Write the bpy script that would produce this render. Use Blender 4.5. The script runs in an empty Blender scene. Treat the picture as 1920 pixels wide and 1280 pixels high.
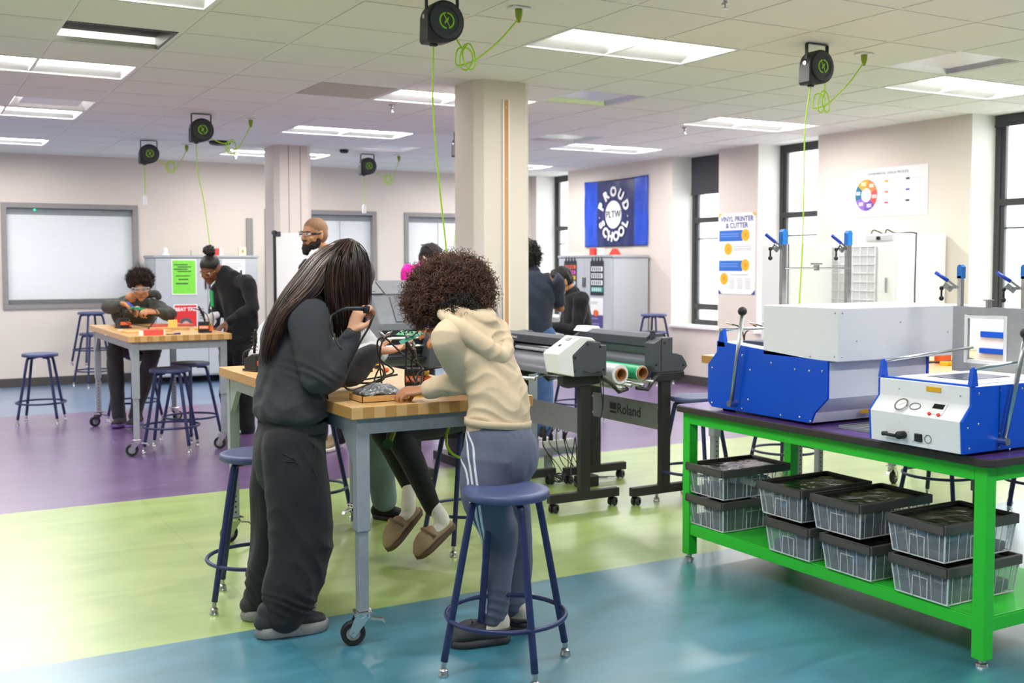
import bpy, bmesh, math, random
import numpy as np
from mathutils import Vector, Matrix, Quaternion, noise
from mathutils.bvhtree import BVHTree

# ---------------------------------------------------------------- camera
S = bpy.context.scene
COL = S.collection
PI = math.pi
CAM_H = 1.38
F_PX, PITCH, YAW, ROLL, CX, CY = 2025.0, math.radians(3.15), math.radians(29.61), math.radians(-.104), 960.0, 611.0
_c, _s = math.cos(YAW), math.sin(YAW)
_fwd = Vector((_s*math.cos(PITCH), _c*math.cos(PITCH), -math.sin(PITCH)))
_rt = Vector((_c, -_s, 0))
_up = _rt.cross(_fwd)
_r = _rt*math.cos(ROLL) + _up*math.sin(ROLL)
_u = _up*math.cos(ROLL) - _rt*math.sin(ROLL)
cd = bpy.data.cameras.new('camera')
cam = bpy.data.objects.new('camera', cd); COL.objects.link(cam)
m = Matrix((_r, _u, -_fwd)).transposed().to_4x4(); m.translation = (0, 0, CAM_H)
cam.matrix_world = m
cd.sensor_width = 36.0; cd.lens = F_PX/1920*36
cd.shift_y = -(640-CY)/1920
cd.clip_end = 200
cd.dof.use_dof = True; cd.dof.focus_distance = 4.15; cd.dof.aperture_fstop = 4.5
S.camera = cam

# ---------------------------------------------------------------- world, exposure
W = bpy.data.worlds.new('overcast_sky'); S.world = W; W.use_nodes = True
bg = W.node_tree.nodes['Background']; bg.inputs[0].default_value = (.93, .97, 1, 1); bg.inputs[1].default_value = 3.2
S.view_settings.view_transform = 'Standard'; S.view_settings.look = 'None'
S.view_settings.exposure = 1.08; S.view_settings.gamma = 1; S.view_settings.use_curve_mapping = False
PANEL = 17.0      # strength of the ceiling light diffusers

def at(px, py, d):
    'a point at forward distance d from where the photographer stood'
    return Vector((0, 0, CAM_H)) + d*(_fwd + _r*(px-CX)/F_PX - _u*(py-CY)/F_PX)
def aty(px, py, y):
    q = _fwd + _r*(px-CX)/F_PX - _u*(py-CY)/F_PX
    return Vector((0, 0, CAM_H)) + q*(y/q.y)
def atx(px, py, x):
    q = _fwd + _r*(px-CX)/F_PX - _u*(py-CY)/F_PX
    return Vector((0, 0, CAM_H)) + q*(x/q.x)
def atz(px, py, z):
    q = _fwd + _r*(px-CX)/F_PX - _u*(py-CY)/F_PX
    return Vector((0, 0, CAM_H)) + q*((z-CAM_H)/q.z)

# ---------------------------------------------------------------- materials
def lin(c):
    if isinstance(c, str):
        c = [int(c[i:i+2], 16)/255 for i in (0, 2, 4)]
    return tuple((v/12.92 if v <= .04045 else ((v+.055)/1.055)**2.4) for v in c[:3]) + (1,)
MATS = {}
def mat(name, col, rough=.5, metal=0, var=.06, scale=30, bump=0, bscale=200, alpha=1, emit=0, trans=0, ior=1.45, stretch=None, spec=.5, coat=0, sheen=0):
    if name in MATS: return MATS[name]
    m = bpy.data.materials.new(name); m.use_nodes = True
    nt = m.node_tree; b = nt.nodes['Principled BSDF']; L = nt.links.new
    c = lin(col)
    b.inputs['Roughness'].default_value = rough; b.inputs['Metallic'].default_value = metal
    b.inputs['Specular IOR Level'].default_value = spec
    b.inputs['IOR'].default_value = ior
    b.inputs['Coat Weight'].default_value = coat
    b.inputs['Sheen Weight'].default_value = sheen
    b.inputs['Transmission Weight'].default_value = trans
    b.inputs['Alpha'].default_value = alpha
    tc = nt.nodes.new('ShaderNodeTexCoord'); mp = nt.nodes.new('ShaderNodeMapping'); L(tc.outputs['Object'], mp.inputs[0])
    if stretch: mp.inputs['Scale'].default_value = stretch
    nz = nt.nodes.new('ShaderNodeTexNoise'); nz.inputs['Scale'].default_value = scale; nz.inputs['Detail'].default_value = 4
    L(mp.outputs[0], nz.inputs['Vector'])
    rp = nt.nodes.new('ShaderNodeValToRGB'); e = rp.color_ramp.elements
    e[0].position = .3; e[1].position = .7
    e[0].color = tuple(v*(1-var) for v in c[:3]) + (1,); e[1].color = tuple(min(1, v*(1+var)) for v in c[:3]) + (1,)
    L(nz.outputs['Fac'], rp.inputs[0]); L(rp.outputs[0], b.inputs['Base Color'])
    if emit:
        b.inputs['Emission Color'].default_value = c; b.inputs['Emission Strength'].default_value = emit
    if bump:
        n2 = nt.nodes.new('ShaderNodeTexNoise'); n2.inputs['Scale'].default_value = bscale; n2.inputs['Detail'].default_value = 3
        L(mp.outputs[0], n2.inputs['Vector'])
        bp = nt.nodes.new('ShaderNodeBump'); bp.inputs['Strength'].default_value = bump; bp.inputs['Distance'].default_value = .02 if bscale < 60 else .004
        L(n2.outputs['Fac'], bp.inputs['Height']); L(bp.outputs[0], b.inputs['Normal'])
    MATS[name] = m; return m

def floor_mat():
    m = bpy.data.materials.new('vinyl_floor_bands'); m.use_nodes = True
    nt = m.node_tree; b = nt.nodes['Principled BSDF']; L = nt.links.new; N = nt.nodes.new
    tc = N('ShaderNodeTexCoord'); sp = N('ShaderNodeSeparateXYZ'); L(tc.outputs['Object'], sp.inputs[0])
    # marbled streaks running across the room
    mp = N('ShaderNodeMapping'); mp.inputs['Scale'].default_value = (1.1, 3.2, 1); L(tc.outputs['Object'], mp.inputs[0])
    n1 = N('ShaderNodeTexNoise'); n1.inputs['Scale'].default_value = 1.5; n1.inputs['Detail'].default_value = 9; n1.inputs['Roughness'].default_value = .62; n1.inputs['Distortion'].default_value = .8
    L(mp.outputs[0], n1.inputs['Vector'])
    def ramp(c0, c1):
        r = N('ShaderNodeValToRGB'); r.color_ramp.elements[0].position = .39; r.color_ramp.elements[1].position = .61
        r.color_ramp.elements[0].color = lin(c0); r.color_ramp.elements[1].color = lin(c1); L(n1.outputs['Fac'], r.inputs[0]); return r
    bands = [(4.01, ramp('2f7385', '4489a0')), (6.62, ramp('93ac57', 'a9c06c')), (10.95, ramp('5b3a71', '6f4e86')), (99, ramp('56789e', '6787ac'))]
    prev = bands[0][1].outputs[0]
    for i in range(3):
        g = N('ShaderNodeMath'); g.operation = 'GREATER_THAN'; g.inputs[1].default_value = bands[i][0]
        L(sp.outputs['Y'], g.inputs[0])
        mx = N('ShaderNodeMix'); mx.data_type = 'RGBA'; L(g.outputs[0], mx.inputs['Factor']); L(prev, mx.inputs['A']); L(bands[i+1][1].outputs[0], mx.inputs['B'])
        prev = mx.outputs['Result']
    # welded sheet seams every 1.22 m
    a = N('ShaderNodeMath'); a.operation = 'PINGPONG'; a.inputs[1].default_value = .61; L(sp.outputs['X'], a.inputs[0])
    q = N('ShaderNodeMath'); q.operation = 'LESS_THAN'; q.inputs[1].default_value = .0022; L(a.outputs[0], q.inputs[0])
    q2 = N('ShaderNodeMath'); q2.operation = 'MULTIPLY'; q2.inputs[1].default_value = .3; L(q.outputs[0], q2.inputs[0])
    mx = N('ShaderNodeMix'); mx.data_type = 'RGBA'; L(q2.outputs[0], mx.inputs['Factor']); L(prev, mx.inputs['A']); mx.inputs['B'].default_value = lin('303a3a')
    L(mx.outputs['Result'], b.inputs['Base Color'])
    n2 = N('ShaderNodeTexNoise'); n2.inputs['Scale'].default_value = 3; n2.inputs['Detail'].default_value = 6; L(tc.outputs['Object'], n2.inputs['Vector'])
    mr = N('ShaderNodeMapRange'); mr.inputs['To Min'].default_value = .3; mr.inputs['To Max'].default_value = .42; L(n2.outputs['Fac'], mr.inputs['Value']); L(mr.outputs[0], b.inputs['Roughness'])
    n3 = N('ShaderNodeTexNoise'); n3.inputs['Scale'].default_value = 9; L(tc.outputs['Object'], n3.inputs['Vector'])
    bp = N('ShaderNodeBump'); bp.inputs['Strength'].default_value = .12; bp.inputs['Distance'].default_value = .01; L(n3.outputs['Fac'], bp.inputs['Height']); L(bp.outputs[0], b.inputs['Normal'])
    b.inputs['Specular IOR Level'].default_value = .9; b.inputs['Coat Weight'].default_value = 1; b.inputs['Coat IOR'].default_value = 1.62; b.inputs['Coat Roughness'].default_value = .3
    return m

def wood_mat():
    m = bpy.data.materials.new('maple_butcher_block'); m.use_nodes = True
    nt = m.node_tree; b = nt.nodes['Principled BSDF']; L = nt.links.new; N = nt.nodes.new
    tc = N('ShaderNodeTexCoord'); mp = N('ShaderNodeMapping'); L(tc.outputs['Object'], mp.inputs[0])
    mp.inputs['Rotation'].default_value = (0, 0, PI/2)
    br = N('ShaderNodeTexBrick'); br.inputs['Scale'].default_value = 1; br.inputs['Brick Width'].default_value = .42; br.inputs['Row Height'].default_value = .043
    br.inputs['Mortar Size'].default_value = .0006; br.inputs['Color1'].default_value = lin('dfb57a'); br.inputs['Color2'].default_value = lin('daaf74'); br.inputs['Mortar'].default_value = lin('c19254')
    L(mp.outputs[0], br.inputs['Vector'])
    mp2 = N('ShaderNodeMapping'); mp2.inputs['Scale'].default_value = (60, 4, 60); L(tc.outputs['Object'], mp2.inputs[0])
    nz = N('ShaderNodeTexNoise'); nz.inputs['Scale'].default_value = 1; nz.inputs['Detail'].default_value = 5; L(mp2.outputs[0], nz.inputs['Vector'])
    r = N('ShaderNodeValToRGB'); r.color_ramp.elements[0].color = (.82, .8, .76, 1); r.color_ramp.elements[1].color = (1, 1, 1, 1); L(nz.outputs['Fac'], r.inputs[0])
    mx = N('ShaderNodeMix'); mx.data_type = 'RGBA'; mx.blend_type = 'MULTIPLY'; mx.inputs['Factor'].default_value = 1; L(br.outputs[0], mx.inputs['A']); L(r.outputs[0], mx.inputs['B'])
    L(mx.outputs['Result'], b.inputs['Base Color']); b.inputs['Roughness'].default_value = .32
    return m

M = dict(
 wall=mat('wall_paint', 'd9cfc6', .75, var=.01, scale=4), reveal=mat('white_reveal_paint', 'e9e8e3', .7, var=.01),
 tile=mat('ceiling_tile', 'e6e4df', .9, var=.02, scale=160, bump=.25, bscale=300), tbar=mat('ceiling_grid_steel', 'e9e7e3', .6, var=.01),
 base=mat('dark_baseboard', '4b4644', .5), frame=mat('grey_window_frame', '8f8b8a', .5), dkframe=mat('bronze_window_frame', '3c3d3e', .4),
 steel=mat('grey_painted_steel', '9aa0a8', .42), steel_dk=mat('grey_steel_inner', '868b90', .45), zinc=mat('zinc_plated_steel', 'c4c6c8', .28, 1), chrome=mat('chrome', 'd5d6d8', .15, 1),
 rubber=mat('black_rubber', '1b1c1e', .6), blk=mat('black_plastic', '202124', .45), dk=mat('dark_grey_plastic', '3b3e43', .5, bump=.1, bscale=500), navy=mat('navy_powder_coat', '27305c', .38), navyseat=mat('navy_seat_plastic', '49527a', .42, bump=.15, bscale=400),
 green=mat('green_powder_coat', '30cc36', .35, var=.03), purple=mat('purple_laminate', '5f3f86', .25), edge=mat('charcoal_table_edge', '3c3633', .5),
 blue=mat('blue_painted_metal', '0054d4', .3, var=.03, scale=3), white=mat('white_painted_metal', 'f4f4f6', .35, var=.01), whitep=mat('white_plastic', 'ededee', .4, var=.01),
 silver=mat('brushed_silver_panel', '8d8f90', .42, .55), charcoal=mat('charcoal_metal', '2b2a2b', .5), slate=mat('slate_grey_housing', '4b4e57', .45, bump=.1, bscale=600),
 lime=mat('lime_cable', 'a9d92a', .4), limelogo=mat('lime_print', '96d51b', .5), orange=mat('orange_plastic', 'e8642a', .5), red=mat('red_card', 'e2453c', .6), redbox=mat('red_box_card', 'e85a50', .6),
 card=mat('tan_cardboard', 'd6a666', .8), yellow=mat('yellow_plastic', 'f0b41c', .5), pcb=mat('green_circuit_board', '169150', .4), teal=mat('teal_vinyl_sheet', '4fb69a', .4), brass=mat('brass_wool', 'd2a544', .35, .9),
 paper=mat('white_paper', 'f2f1ee', .7, var=.01), ink=mat('dark_ink', '2c2c34', .6), greyink=mat('grey_ink', 'a9a9b0', .6), cork=mat('cork_strip', 'c79465', .85, var=.2, scale=300),
 vinylg=mat('green_vinyl_roll', '18a06a', .25), core=mat('brown_card_core', 'b0794a', .7), foil=mat('silver_foil_bag', '8f9297', .3, .6, bump=1, bscale=45), glassblk=mat('black_glass', '14161a', .08),
 wood=wood_mat(), floor=floor_mat(),
)
def light_mat():
    m = bpy.data.materials.new('light_diffuser'); m.use_nodes = True; b = m.node_tree.nodes['Principled BSDF']
    b.inputs['Base Color'].default_value = (.9, .9, .9, 1); b.inputs['Emission Color'].default_value = (1, .985, .955, 1); b.inputs['Emission Strength'].default_value = PANEL
    return m
M['lamp'] = light_mat()
def clear_mat(name, col, rough, alpha):
    'thin clear plastic or glass: a see-through share and a glossy share'
    m = bpy.data.materials.new(name); m.use_nodes = True; nt = m.node_tree; N = nt.nodes.new; L = nt.links.new
    b = nt.nodes['Principled BSDF']; b.inputs['Base Color'].default_value = lin(col); b.inputs['Roughness'].default_value = rough
    nz = N('ShaderNodeTexNoise'); nz.inputs['Scale'].default_value = 20
    mr = N('ShaderNodeMapRange'); mr.inputs['To Min'].default_value = alpha*.85; mr.inputs['To Max'].default_value = alpha*1.15; L(nz.outputs['Fac'], mr.inputs['Value']); L(mr.outputs[0], b.inputs['Alpha'])
    return m
M['clear'] = clear_mat('clear_bin_plastic', 'c3ccd6', .22, .30)
M['rib'] = clear_mat('clear_plastic_rib', 'eef2f8', .25, .85)
M['pane'] = clear_mat('window_glass', 'dfe6ea', .03, .12)
M['lens'] = clear_mat('safety_lens', 'dfe6ee', .15, .15)
M['blind'] = mat('white_roller_blind', 'dfe2e4', .6, var=.01)
M['lid'] = mat('grey_lid_plastic', '55524f', .5)
M['glossblind'] = mat('white_blind_behind_glass', 'f2f5f6', .7, var=.01)
M['film'] = mat('black_lid_plastic', '1d1c1c', .12, bump=.5, bscale=9)

# ---------------------------------------------------------------- mesh builder
class MB:
    def __init__(s): s.v = []; s.f = []; s.m = []; s.cur = 0; s.cuts = []
    def add(s, vs, fs):
        s.cuts.append((len(s.v), len(s.f)))
        k = len(s.v); s.v += [tuple(p) for p in vs]; s.f += [tuple(i+k for i in f) for f in fs]; s.m += [s.cur]*len(fs); return s
    def bx(s, x0, x1, y0, y1, z0, z1, mtx=None):
        vs = [(x0,y0,z0),(x1,y0,z0),(x1,y1,z0),(x0,y1,z0),(x0,y0,z1),(x1,y0,z1),(x1,y1,z1),(x0,y1,z1)]
        if mtx: vs = [mtx @ Vector(p) for p in vs]
        return s.add(vs, [(0,3,2,1),(4,5,6,7),(0,1,5,4),(1,2,6,5),(2,3,7,6),(3,0,4,7)])
    def bar(s, a, b, w, h, up=(0,0,1)):
        'square bar from a to b'
        a = Vector(a); b = Vector(b); d = (b-a).normalized(); up = Vector(up)
        if abs(d.dot(up)) > .98: up = Vector((0,1,0))
        x = d.cross(up).normalized(); y = x.cross(d)
        vs = [a+x*i*w/2+y*j*h/2 for i, j in ((-1,-1),(1,-1),(1,1),(-1,1))] + [b+x*i*w/2+y*j*h/2 for i, j in ((-1,-1),(1,-1),(1,1),(-1,1))]
        return s.add(vs, [(0,3,2,1),(4,5,6,7),(0,1,5,4),(1,2,6,5),(2,3,7,6),(3,0,4,7)])
    def tube(s, pts, r, n=10, closed=False, cap=True):
        pts = [Vector(p) for p in pts]; k = len(pts); rs = r if isinstance(r, (list, tuple)) else [r]*k
        vs = []; prev = None
        for i in range(k):
            if closed: d = pts[(i+1) % k]-pts[i-1]
            else: d = pts[min(i+1, k-1)]-pts[max(i-1, 0)]
            d.normalize()
            if prev is None:
                u = Vector((0,0,1)) if abs(d.z) < .9 else Vector((1,0,0))
                x = d.cross(u).normalized()
            else:
                x = (prev-d*prev.dot(d))
                x = x.normalized() if x.length > 1e-6 else d.orthogonal().normalized()
            prev = x; y = d.cross(x)
            vs += [pts[i]+(x*math.cos(2*PI*j/n)+y*math.sin(2*PI*j/n))*rs[i] for j in range(n)]
        fs = []
        for i in range(k if closed else k-1):
            a = i*n; b = ((i+1) % k)*n
            fs += [(a+j, a+(j+1) % n, b+(j+1) % n, b+j) for j in range(n)]
        if cap and not closed: fs += [tuple(range(n-1, -1, -1)), tuple((k-1)*n+j for j in range(n))]
        return s.add(vs, fs)
    def cyl(s, a, b, r, n=20, r2=None): return s.tube([a, b], [r, r if r2 is None else r2], n)
    def lathe(s, prof, o=(0,0,0), n=28, mtx=None):
        'profile of (radius, z) about the z axis'
        vs = []; o = Vector(o)
        for r, z in prof:
            for j in range(n):
                p = Vector((r*math.cos(2*PI*j/n), r*math.sin(2*PI*j/n), z))
                vs.append((mtx @ p if mtx else p)+o)
        fs = []
        for i in range(len(prof)-1):
            fs += [(i*n+j, i*n+(j+1) % n, (i+1)*n+(j+1) % n, (i+1)*n+j) for j in range(n)]
        ring = abs(prof[0][0]-prof[-1][0]) < 1e-9; flat = len(prof) == 2 and abs(prof[0][1]-prof[1][1]) < 1e-9
        if prof[0][0] > 1e-5 and not ring and not flat: fs.append(tuple(range(n-1, -1, -1)))
        if prof[-1][0] > 1e-5 and not ring: fs.append(tuple((len(prof)-1)*n+j for j in range(n)))
        return s.add(vs, fs)
    def prism(s, poly, axis, t0, t1):
        'poly of 2-D points; axis x: (y,z), y: (x,z), z: (x,y)'
        f = {'x': lambda p, t: (t, p[0], p[1]), 'y': lambda p, t: (p[0], t, p[1]), 'z': lambda p, t: (p[0], p[1], t)}[axis]
        n = len(poly); vs = [f(p, t0) for p in poly]+[f(p, t1) for p in poly]
        return s.add(vs, [tuple(range(n-1, -1, -1)), tuple(range(n, 2*n))]+[(i, (i+1) % n, (i+1) % n+n, i+n) for i in range(n)])
    def ell(s, c, r, n=14, k=9, mtx=None):
        c = Vector(c); vs = []; r = (r, r, r) if isinstance(r, (int, float)) else r
        for i in range(k+1):
            t = PI*i/k
            for j in range(n):
                p = Vector((r[0]*math.sin(t)*math.cos(2*PI*j/n), r[1]*math.sin(t)*math.sin(2*PI*j/n), r[2]*math.cos(t)))
                vs.append((mtx @ p if mtx else p)+c)
        fs = [(i*n+j, (i+1)*n+j, (i+1)*n+(j+1) % n, i*n+(j+1) % n) for i in range(k) for j in range(n)]
        return s.add(vs, fs)
    def mesh(s, name, mats, smooth=False):
        me = bpy.data.meshes.new(name); me.from_pydata([tuple(v) for v in s.v], [], s.f)
        for q in (mats if isinstance(mats, (list, tuple)) else [mats]): me.materials.append(q)
        me.polygons.foreach_set('material_index', s.m)
        bm = bmesh.new(); bm.from_mesh(me); bmesh.ops.remove_doubles(bm, verts=bm.verts, dist=1e-6); bmesh.ops.recalc_face_normals(bm, faces=bm.faces); bm.to_mesh(me); bm.free()
        if smooth: me.polygons.foreach_set('use_smooth', [True]*len(me.polygons))
        me.update(); return me
    def each(s, name, mats, parent=None, **k):
        'one object for every piece that was added'
        C_ = s.cuts+[(len(s.v), len(s.f))]; out = []
        for (v0, f0), (v1, f1) in zip(C_, C_[1:]):
            q = MB(); q.v = s.v[v0:v1]; q.f = [tuple(i-v0 for i in f) for f in s.f[f0:f1]]; q.m = s.m[f0:f1]; out.append(q.build(name, mats, parent, **k))
        return out
    def build(s, name, mats, parent=None, smooth=False, bevel=0, seg=2, angle=None, local=False):
        me = s.mesh(name, mats, smooth or bool(angle)); return link(name, me, parent, bevel, seg, angle, local)
def link(name, me, parent=None, bevel=0, seg=2, angle=None, local=False):
    o = bpy.data.objects.new(name, me); COL.objects.link(o)
    if parent is not None:
        o.parent = parent
        if not local:
            q = parent; off = Vector((0,0,0))
            while q is not None: off += Vector(q.location) if q.type == 'EMPTY' else Vector((0,0,0)); q = q.parent
            o.location = -off if parent.type == 'EMPTY' else Vector((0,0,0))
    if bevel:
        b = o.modifiers.new('bevel', 'BEVEL'); b.width = bevel; b.segments = seg; b.limit_method = 'ANGLE'; b.angle_limit = math.radians(40); b.harden_normals = False
    if angle:
        try: me.set_sharp_from_angle(angle=math.radians(angle))
        except Exception: pass
    return o
def tag(o, label, cat, group=None):
    o['label'] = label; o['category'] = cat
    if group: o['group'] = group
    return o
def T(name, label, cat, loc=(0,0,0), rz=0, group=None):
    o = bpy.data.objects.new(name, None); COL.objects.link(o); o.location = loc; o.rotation_euler = (0,0,rz); o.empty_display_size = .1
    return tag(o, label, cat, group)
def struct(o): o['kind'] = 'structure'; return o
def copy_tree(o, parent=None, loc=None, rz=None, label=None, group=None):
    c = o.copy(); COL.objects.link(c); c.parent = parent
    for ch in [k for k in bpy.data.objects if k.parent == o]: copy_tree(ch, c)
    if loc is not None: c.location = loc
    if rz is not None: c.rotation_euler = (0,0,rz)
    if label: c['label'] = label
    if group: c['group'] = group
    return c
def smoothline(pts, n=6):
    'Catmull-Rom through the points (of any dimension)'
    P = [np.array(p, float) for p in pts]; P = [2*P[0]-P[1]]+P+[2*P[-1]-P[-2]]; out = []
    for i in range(1, len(P)-2):
        for k in range(n):
            t = k/n; a, b, c, d = P[i-1:i+3]
            out.append(.5*((2*b)+(-a+c)*t+(2*a-5*b+4*c-d)*t*t+(-a+3*b-3*c+d)*t**3))
    out.append(P[-2]); return out
def cable(name, pts, r, m, parent=None, n=8, seg=6):
    return MB().tube([Vector(p) for p in smoothline(pts, n)], r, seg).build(name, m, parent, smooth=True)
def text_mesh(s, size, mtx, depth=.0008, align='CENTER', bold=0, space=1):
    'vertices and faces of a line of lettering, laid out in the xy plane of mtx'
    cu = bpy.data.curves.new('lettering', 'FONT'); cu.body = s; cu.size = size; cu.align_x = align; cu.align_y = 'CENTER'; cu.extrude = depth; cu.offset = bold; cu.space_character = space; cu.resolution_u = 3
    ob = bpy.data.objects.new('lettering', cu); COL.objects.link(ob)
    dg = bpy.context.evaluated_depsgraph_get(); me = bpy.data.meshes.new_from_object(ob.evaluated_get(dg))
    vs = [mtx @ v.co for v in me.vertices]; fs = [tuple(p.vertices) for p in me.polygons]
    bpy.data.objects.remove(ob); bpy.data.curves.remove(cu); bpy.data.meshes.remove(me)
    return vs, fs
def frame_mtx(o, x, y):
    x = Vector(x).normalized(); y = Vector(y).normalized(); z = x.cross(y)
    q = Matrix((x, y, z)).transposed().to_4x4(); q.translation = Vector(o); return q
# ================================================================ THE ROOM
H, XR, YB = 2.69, 8.08, 13.65
X0, Y0 = -4.0, -3.0
o = struct(MB().bx(X0, XR+.5, Y0, YB+.1, -.05, 0).build('floor', M['floor']))
# ceiling: lay-in tiles hanging a little below the grid bars
GX0, GY0, GXS, GYS = .2, 5.05, .61, .585
lights_at = [(0, 0), (0, 4), (0, 8), (0, 12), (5, 0), (5, 4), (5, 8), (5, 12), (10, 0), (10, 4), (10, 8), (10, 12), (0, -4), (5, -4), (10, -4), (0, -8), (5, -8), (-5, 0), (-5, 4), (-5, 8)]
vents_at = [(9, -1), (7, 3), (9, 7), (1, 7), (7, 10), (3, -7)]
dark_at = (1, 2)
skip = set()
for i, j in lights_at: skip |= {(i, j), (i+1, j)}
for v in vents_at: skip.add(v)
skip.add(dark_at)
cb = MB(); cb.cur = 1; tb = .011
nx0, nx1, ny0, ny1 = -7, 13, -14, 15
for i in range(nx0, nx1+1):
    x = GX0+i*GXS
    if X0 < x < XR: cb.bx(x-tb, x+tb, Y0, YB, H, H+.03)
for j in range(ny0, ny1+1):
    y = GY0+j*GYS
    if Y0 < y < YB:
        cb.bx(X0, XR, y-tb, y+tb, H+.0004, H+.03)
cb.cur = 0
for i in range(nx0, nx1):
    for j in range(ny0, ny1+1):
        if (i, j) in skip or (i, j) == (4, 4): continue
        x0, x1 = max(GX0+i*GXS, X0), min(GX0+(i+1)*GXS, XR); y0, y1 = max(GY0+j*GYS, Y0), min(GY0+(j+1)*GYS, YB)
        if x1-x0 < .02 or y1-y0 < .02: continue
        cb.bx(x0+.0118, x1-.0118, y0+.0115, y1-.0115, H-.0035, H+.012)
cb.cur = 2; cb.bx(GX0+4*GXS+.013, GX0+5*GXS-.013, GY0+4*GYS+.013, GY0+5*GYS-.013, H-.0035, H+.012)
cb.cur = 1; cb.bx(X0-.2, XR+.5, Y0-.2, YB+.2, H+.45, H+.5)
cb.cur = 1
for (a, b, c, d) in ((X0-.1, X0, Y0, YB), (X0, XR+.5, YB+.0, YB+.1), (XR, XR+.1, Y0, YB)): cb.bx(a, b, c, d, H+.03, H+.5)
struct(cb.build('ceiling', [M['tile'], M['tbar'], mat('tan_ceiling_tile', 'bcb4a9', .9)]))
# troffer lights
def troffer():
    t = T('ceiling_light', '', 'ceiling light', (0,0,0))
    w, d = 2*GXS, GYS
    f = MB()
    for a in ((.012, w-.012, .012, .03), (.012, w-.012, d-.03, d-.012), (.012, .03, .03, d-.03), (w-.03, w-.012, .03, d-.03)): f.bx(a[0], a[1], a[2], a[3], -.006, .012)
    f.build('frame', M['whitep'], t, local=True)
    h = MB(); e = .03; c = .05; zt = .038; fs_ = .13
    lo = [(e, e, .0), (w-e, e, 0), (w-e, d-e, 0), (e, d-e, 0)]; up = [(e+.02, e+c, zt), (w-e-.02, e+c, zt), (w-e-.02, d-e-fs_, zt), (e+.02, d-e-fs_, zt)]
    h.add(lo+up, [(0,1,5,4), (1,2,6,5), (2,3,7,6), (3,0,4,7)])
    h.build('housing', mat('light_housing', 'bdbdbb', .5, var=.01), t, local=True)
    g = MB(); a, b = e+.02, w-e-.02
    pr = [(e+c, zt)]+[(e+c+(d-2*e-fs_-c)*k/8, zt-.03*math.sin(PI*k/8)) for k in range(1, 8)]+[(d-e-fs_, zt)]
    vs = [(a, y, z) for y, z in pr]+[(b, y, z) for y, z in pr]; n = len(pr)
    g.add(vs, [(k, k+1, k+1+n, k+n) for k in range(n-1)]+[tuple(range(n)), tuple(range(2*n-1, n-1, -1))])
    g.build('diffuser', M['lamp'], t, local=True)
    return t
place = {(0,-4): 'beyond', (5,-4): 'beyond'}
tl = {(0,0): 'recessed ceiling light at the top edge of the photo, left of the dark open panel', (0,4): 'bright recessed ceiling light just beyond the dark open ceiling panel', (0,8): 'recessed ceiling light behind the pale square vent at far left', (0,12): 'small farthest recessed ceiling light over the left window wall',
 (5,0): 'large recessed ceiling light right of the nearest hanging cord reel', (5,4): 'recessed ceiling light passing behind the near column top', (5,8): 'recessed ceiling light in the middle, left of the near column', (5,12): 'recessed ceiling light cut by the top of the far column',
 (10,0): 'recessed ceiling light at the right edge beside the window', (10,4): 'recessed ceiling light between near reel cord and window wall', (10,8): 'recessed ceiling light in front of the far mirrored vent', (10,12): 'farthest recessed ceiling light right of the near column'}
proto = troffer(); first = True
for (i, j) in lights_at:
    lab = tl.get((i, j), 'recessed ceiling light behind the photographer')
    loc = (GX0+i*GXS, GY0+j*GYS, H)
    if first: proto.location = loc; proto['label'] = lab; proto['group'] = 'recessed ceiling lights'; first = False
    else: copy_tree(proto, None, loc, label=lab, group='recessed ceiling lights')
# vents: polished square diffusers
vl = ['polished square ceiling vent above the window at upper right', 'mirror-like square ceiling vent right of the near column', 'small mirror-like ceiling vent farthest along, right of the near column', 'pale square ceiling vent near the left edge', 'pale square ceiling vent above the small far cord reel', 'square ceiling vent overhead behind the photographer']
def vent(i, j, lab, m1):
    x, y = GX0+i*GXS, GY0+j*GYS; t = T('ceiling_vent', lab, 'air vent', (x, y, H), group='square ceiling vents'); a = GXS; b = GYS
    MB().add([(.013,.013,0),(a-.013,.013,0),(a-.013,b-.013,0),(.013,b-.013,0),(.07,.07,.09),(a-.07,.07,.09),(a-.07,b-.07,.09),(.07,b-.07,.09)], [(0,1,5,4),(1,2,6,5),(2,3,7,6),(3,0,4,7)]).build('cone', m1, t, local=True)
    MB().bx(.085, a-.085, .085, b-.085, .02, .03).build('centre_plate', m1, t, bevel=.004, local=True)
for k, (v, l) in enumerate(zip(vents_at, vl)): vent(v[0], v[1], l, mat('satin_vent_metal', 'c9cac8', .3, .85) if k < 3 else M['whitep'])
x, y = GX0+dark_at[0]*GXS, GY0+dark_at[1]*GYS
t = T('open_ceiling_panel', 'black open ceiling panel with a perforated rail at upper left', 'ceiling panel', (x, y, H))
MB().bx(.013, GXS-.013, .013, GYS-.013, .07, .08).build('backing', mat('black_acoustic_lining', '29262a', .9), t, local=True)
q = MB().bx(.013, GXS-.013, .02, .05, .0, .03); q.bx(.013, GXS-.013, .03, .034, .03, .07)
for k in range(28): q.bx(.03+k*.0205, .04+k*.0205, .028, .042, -.003, 0)
q.build('perforated_rail', mat('dark_steel_rail', '55555a', .4, .7), t, local=True)
MB().bx(GXS-.03, GXS-.013, .05, GYS-.013, 0, .07).build('side_rail', MATS['dark_steel_rail'], t, local=True)
sp = None
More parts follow.
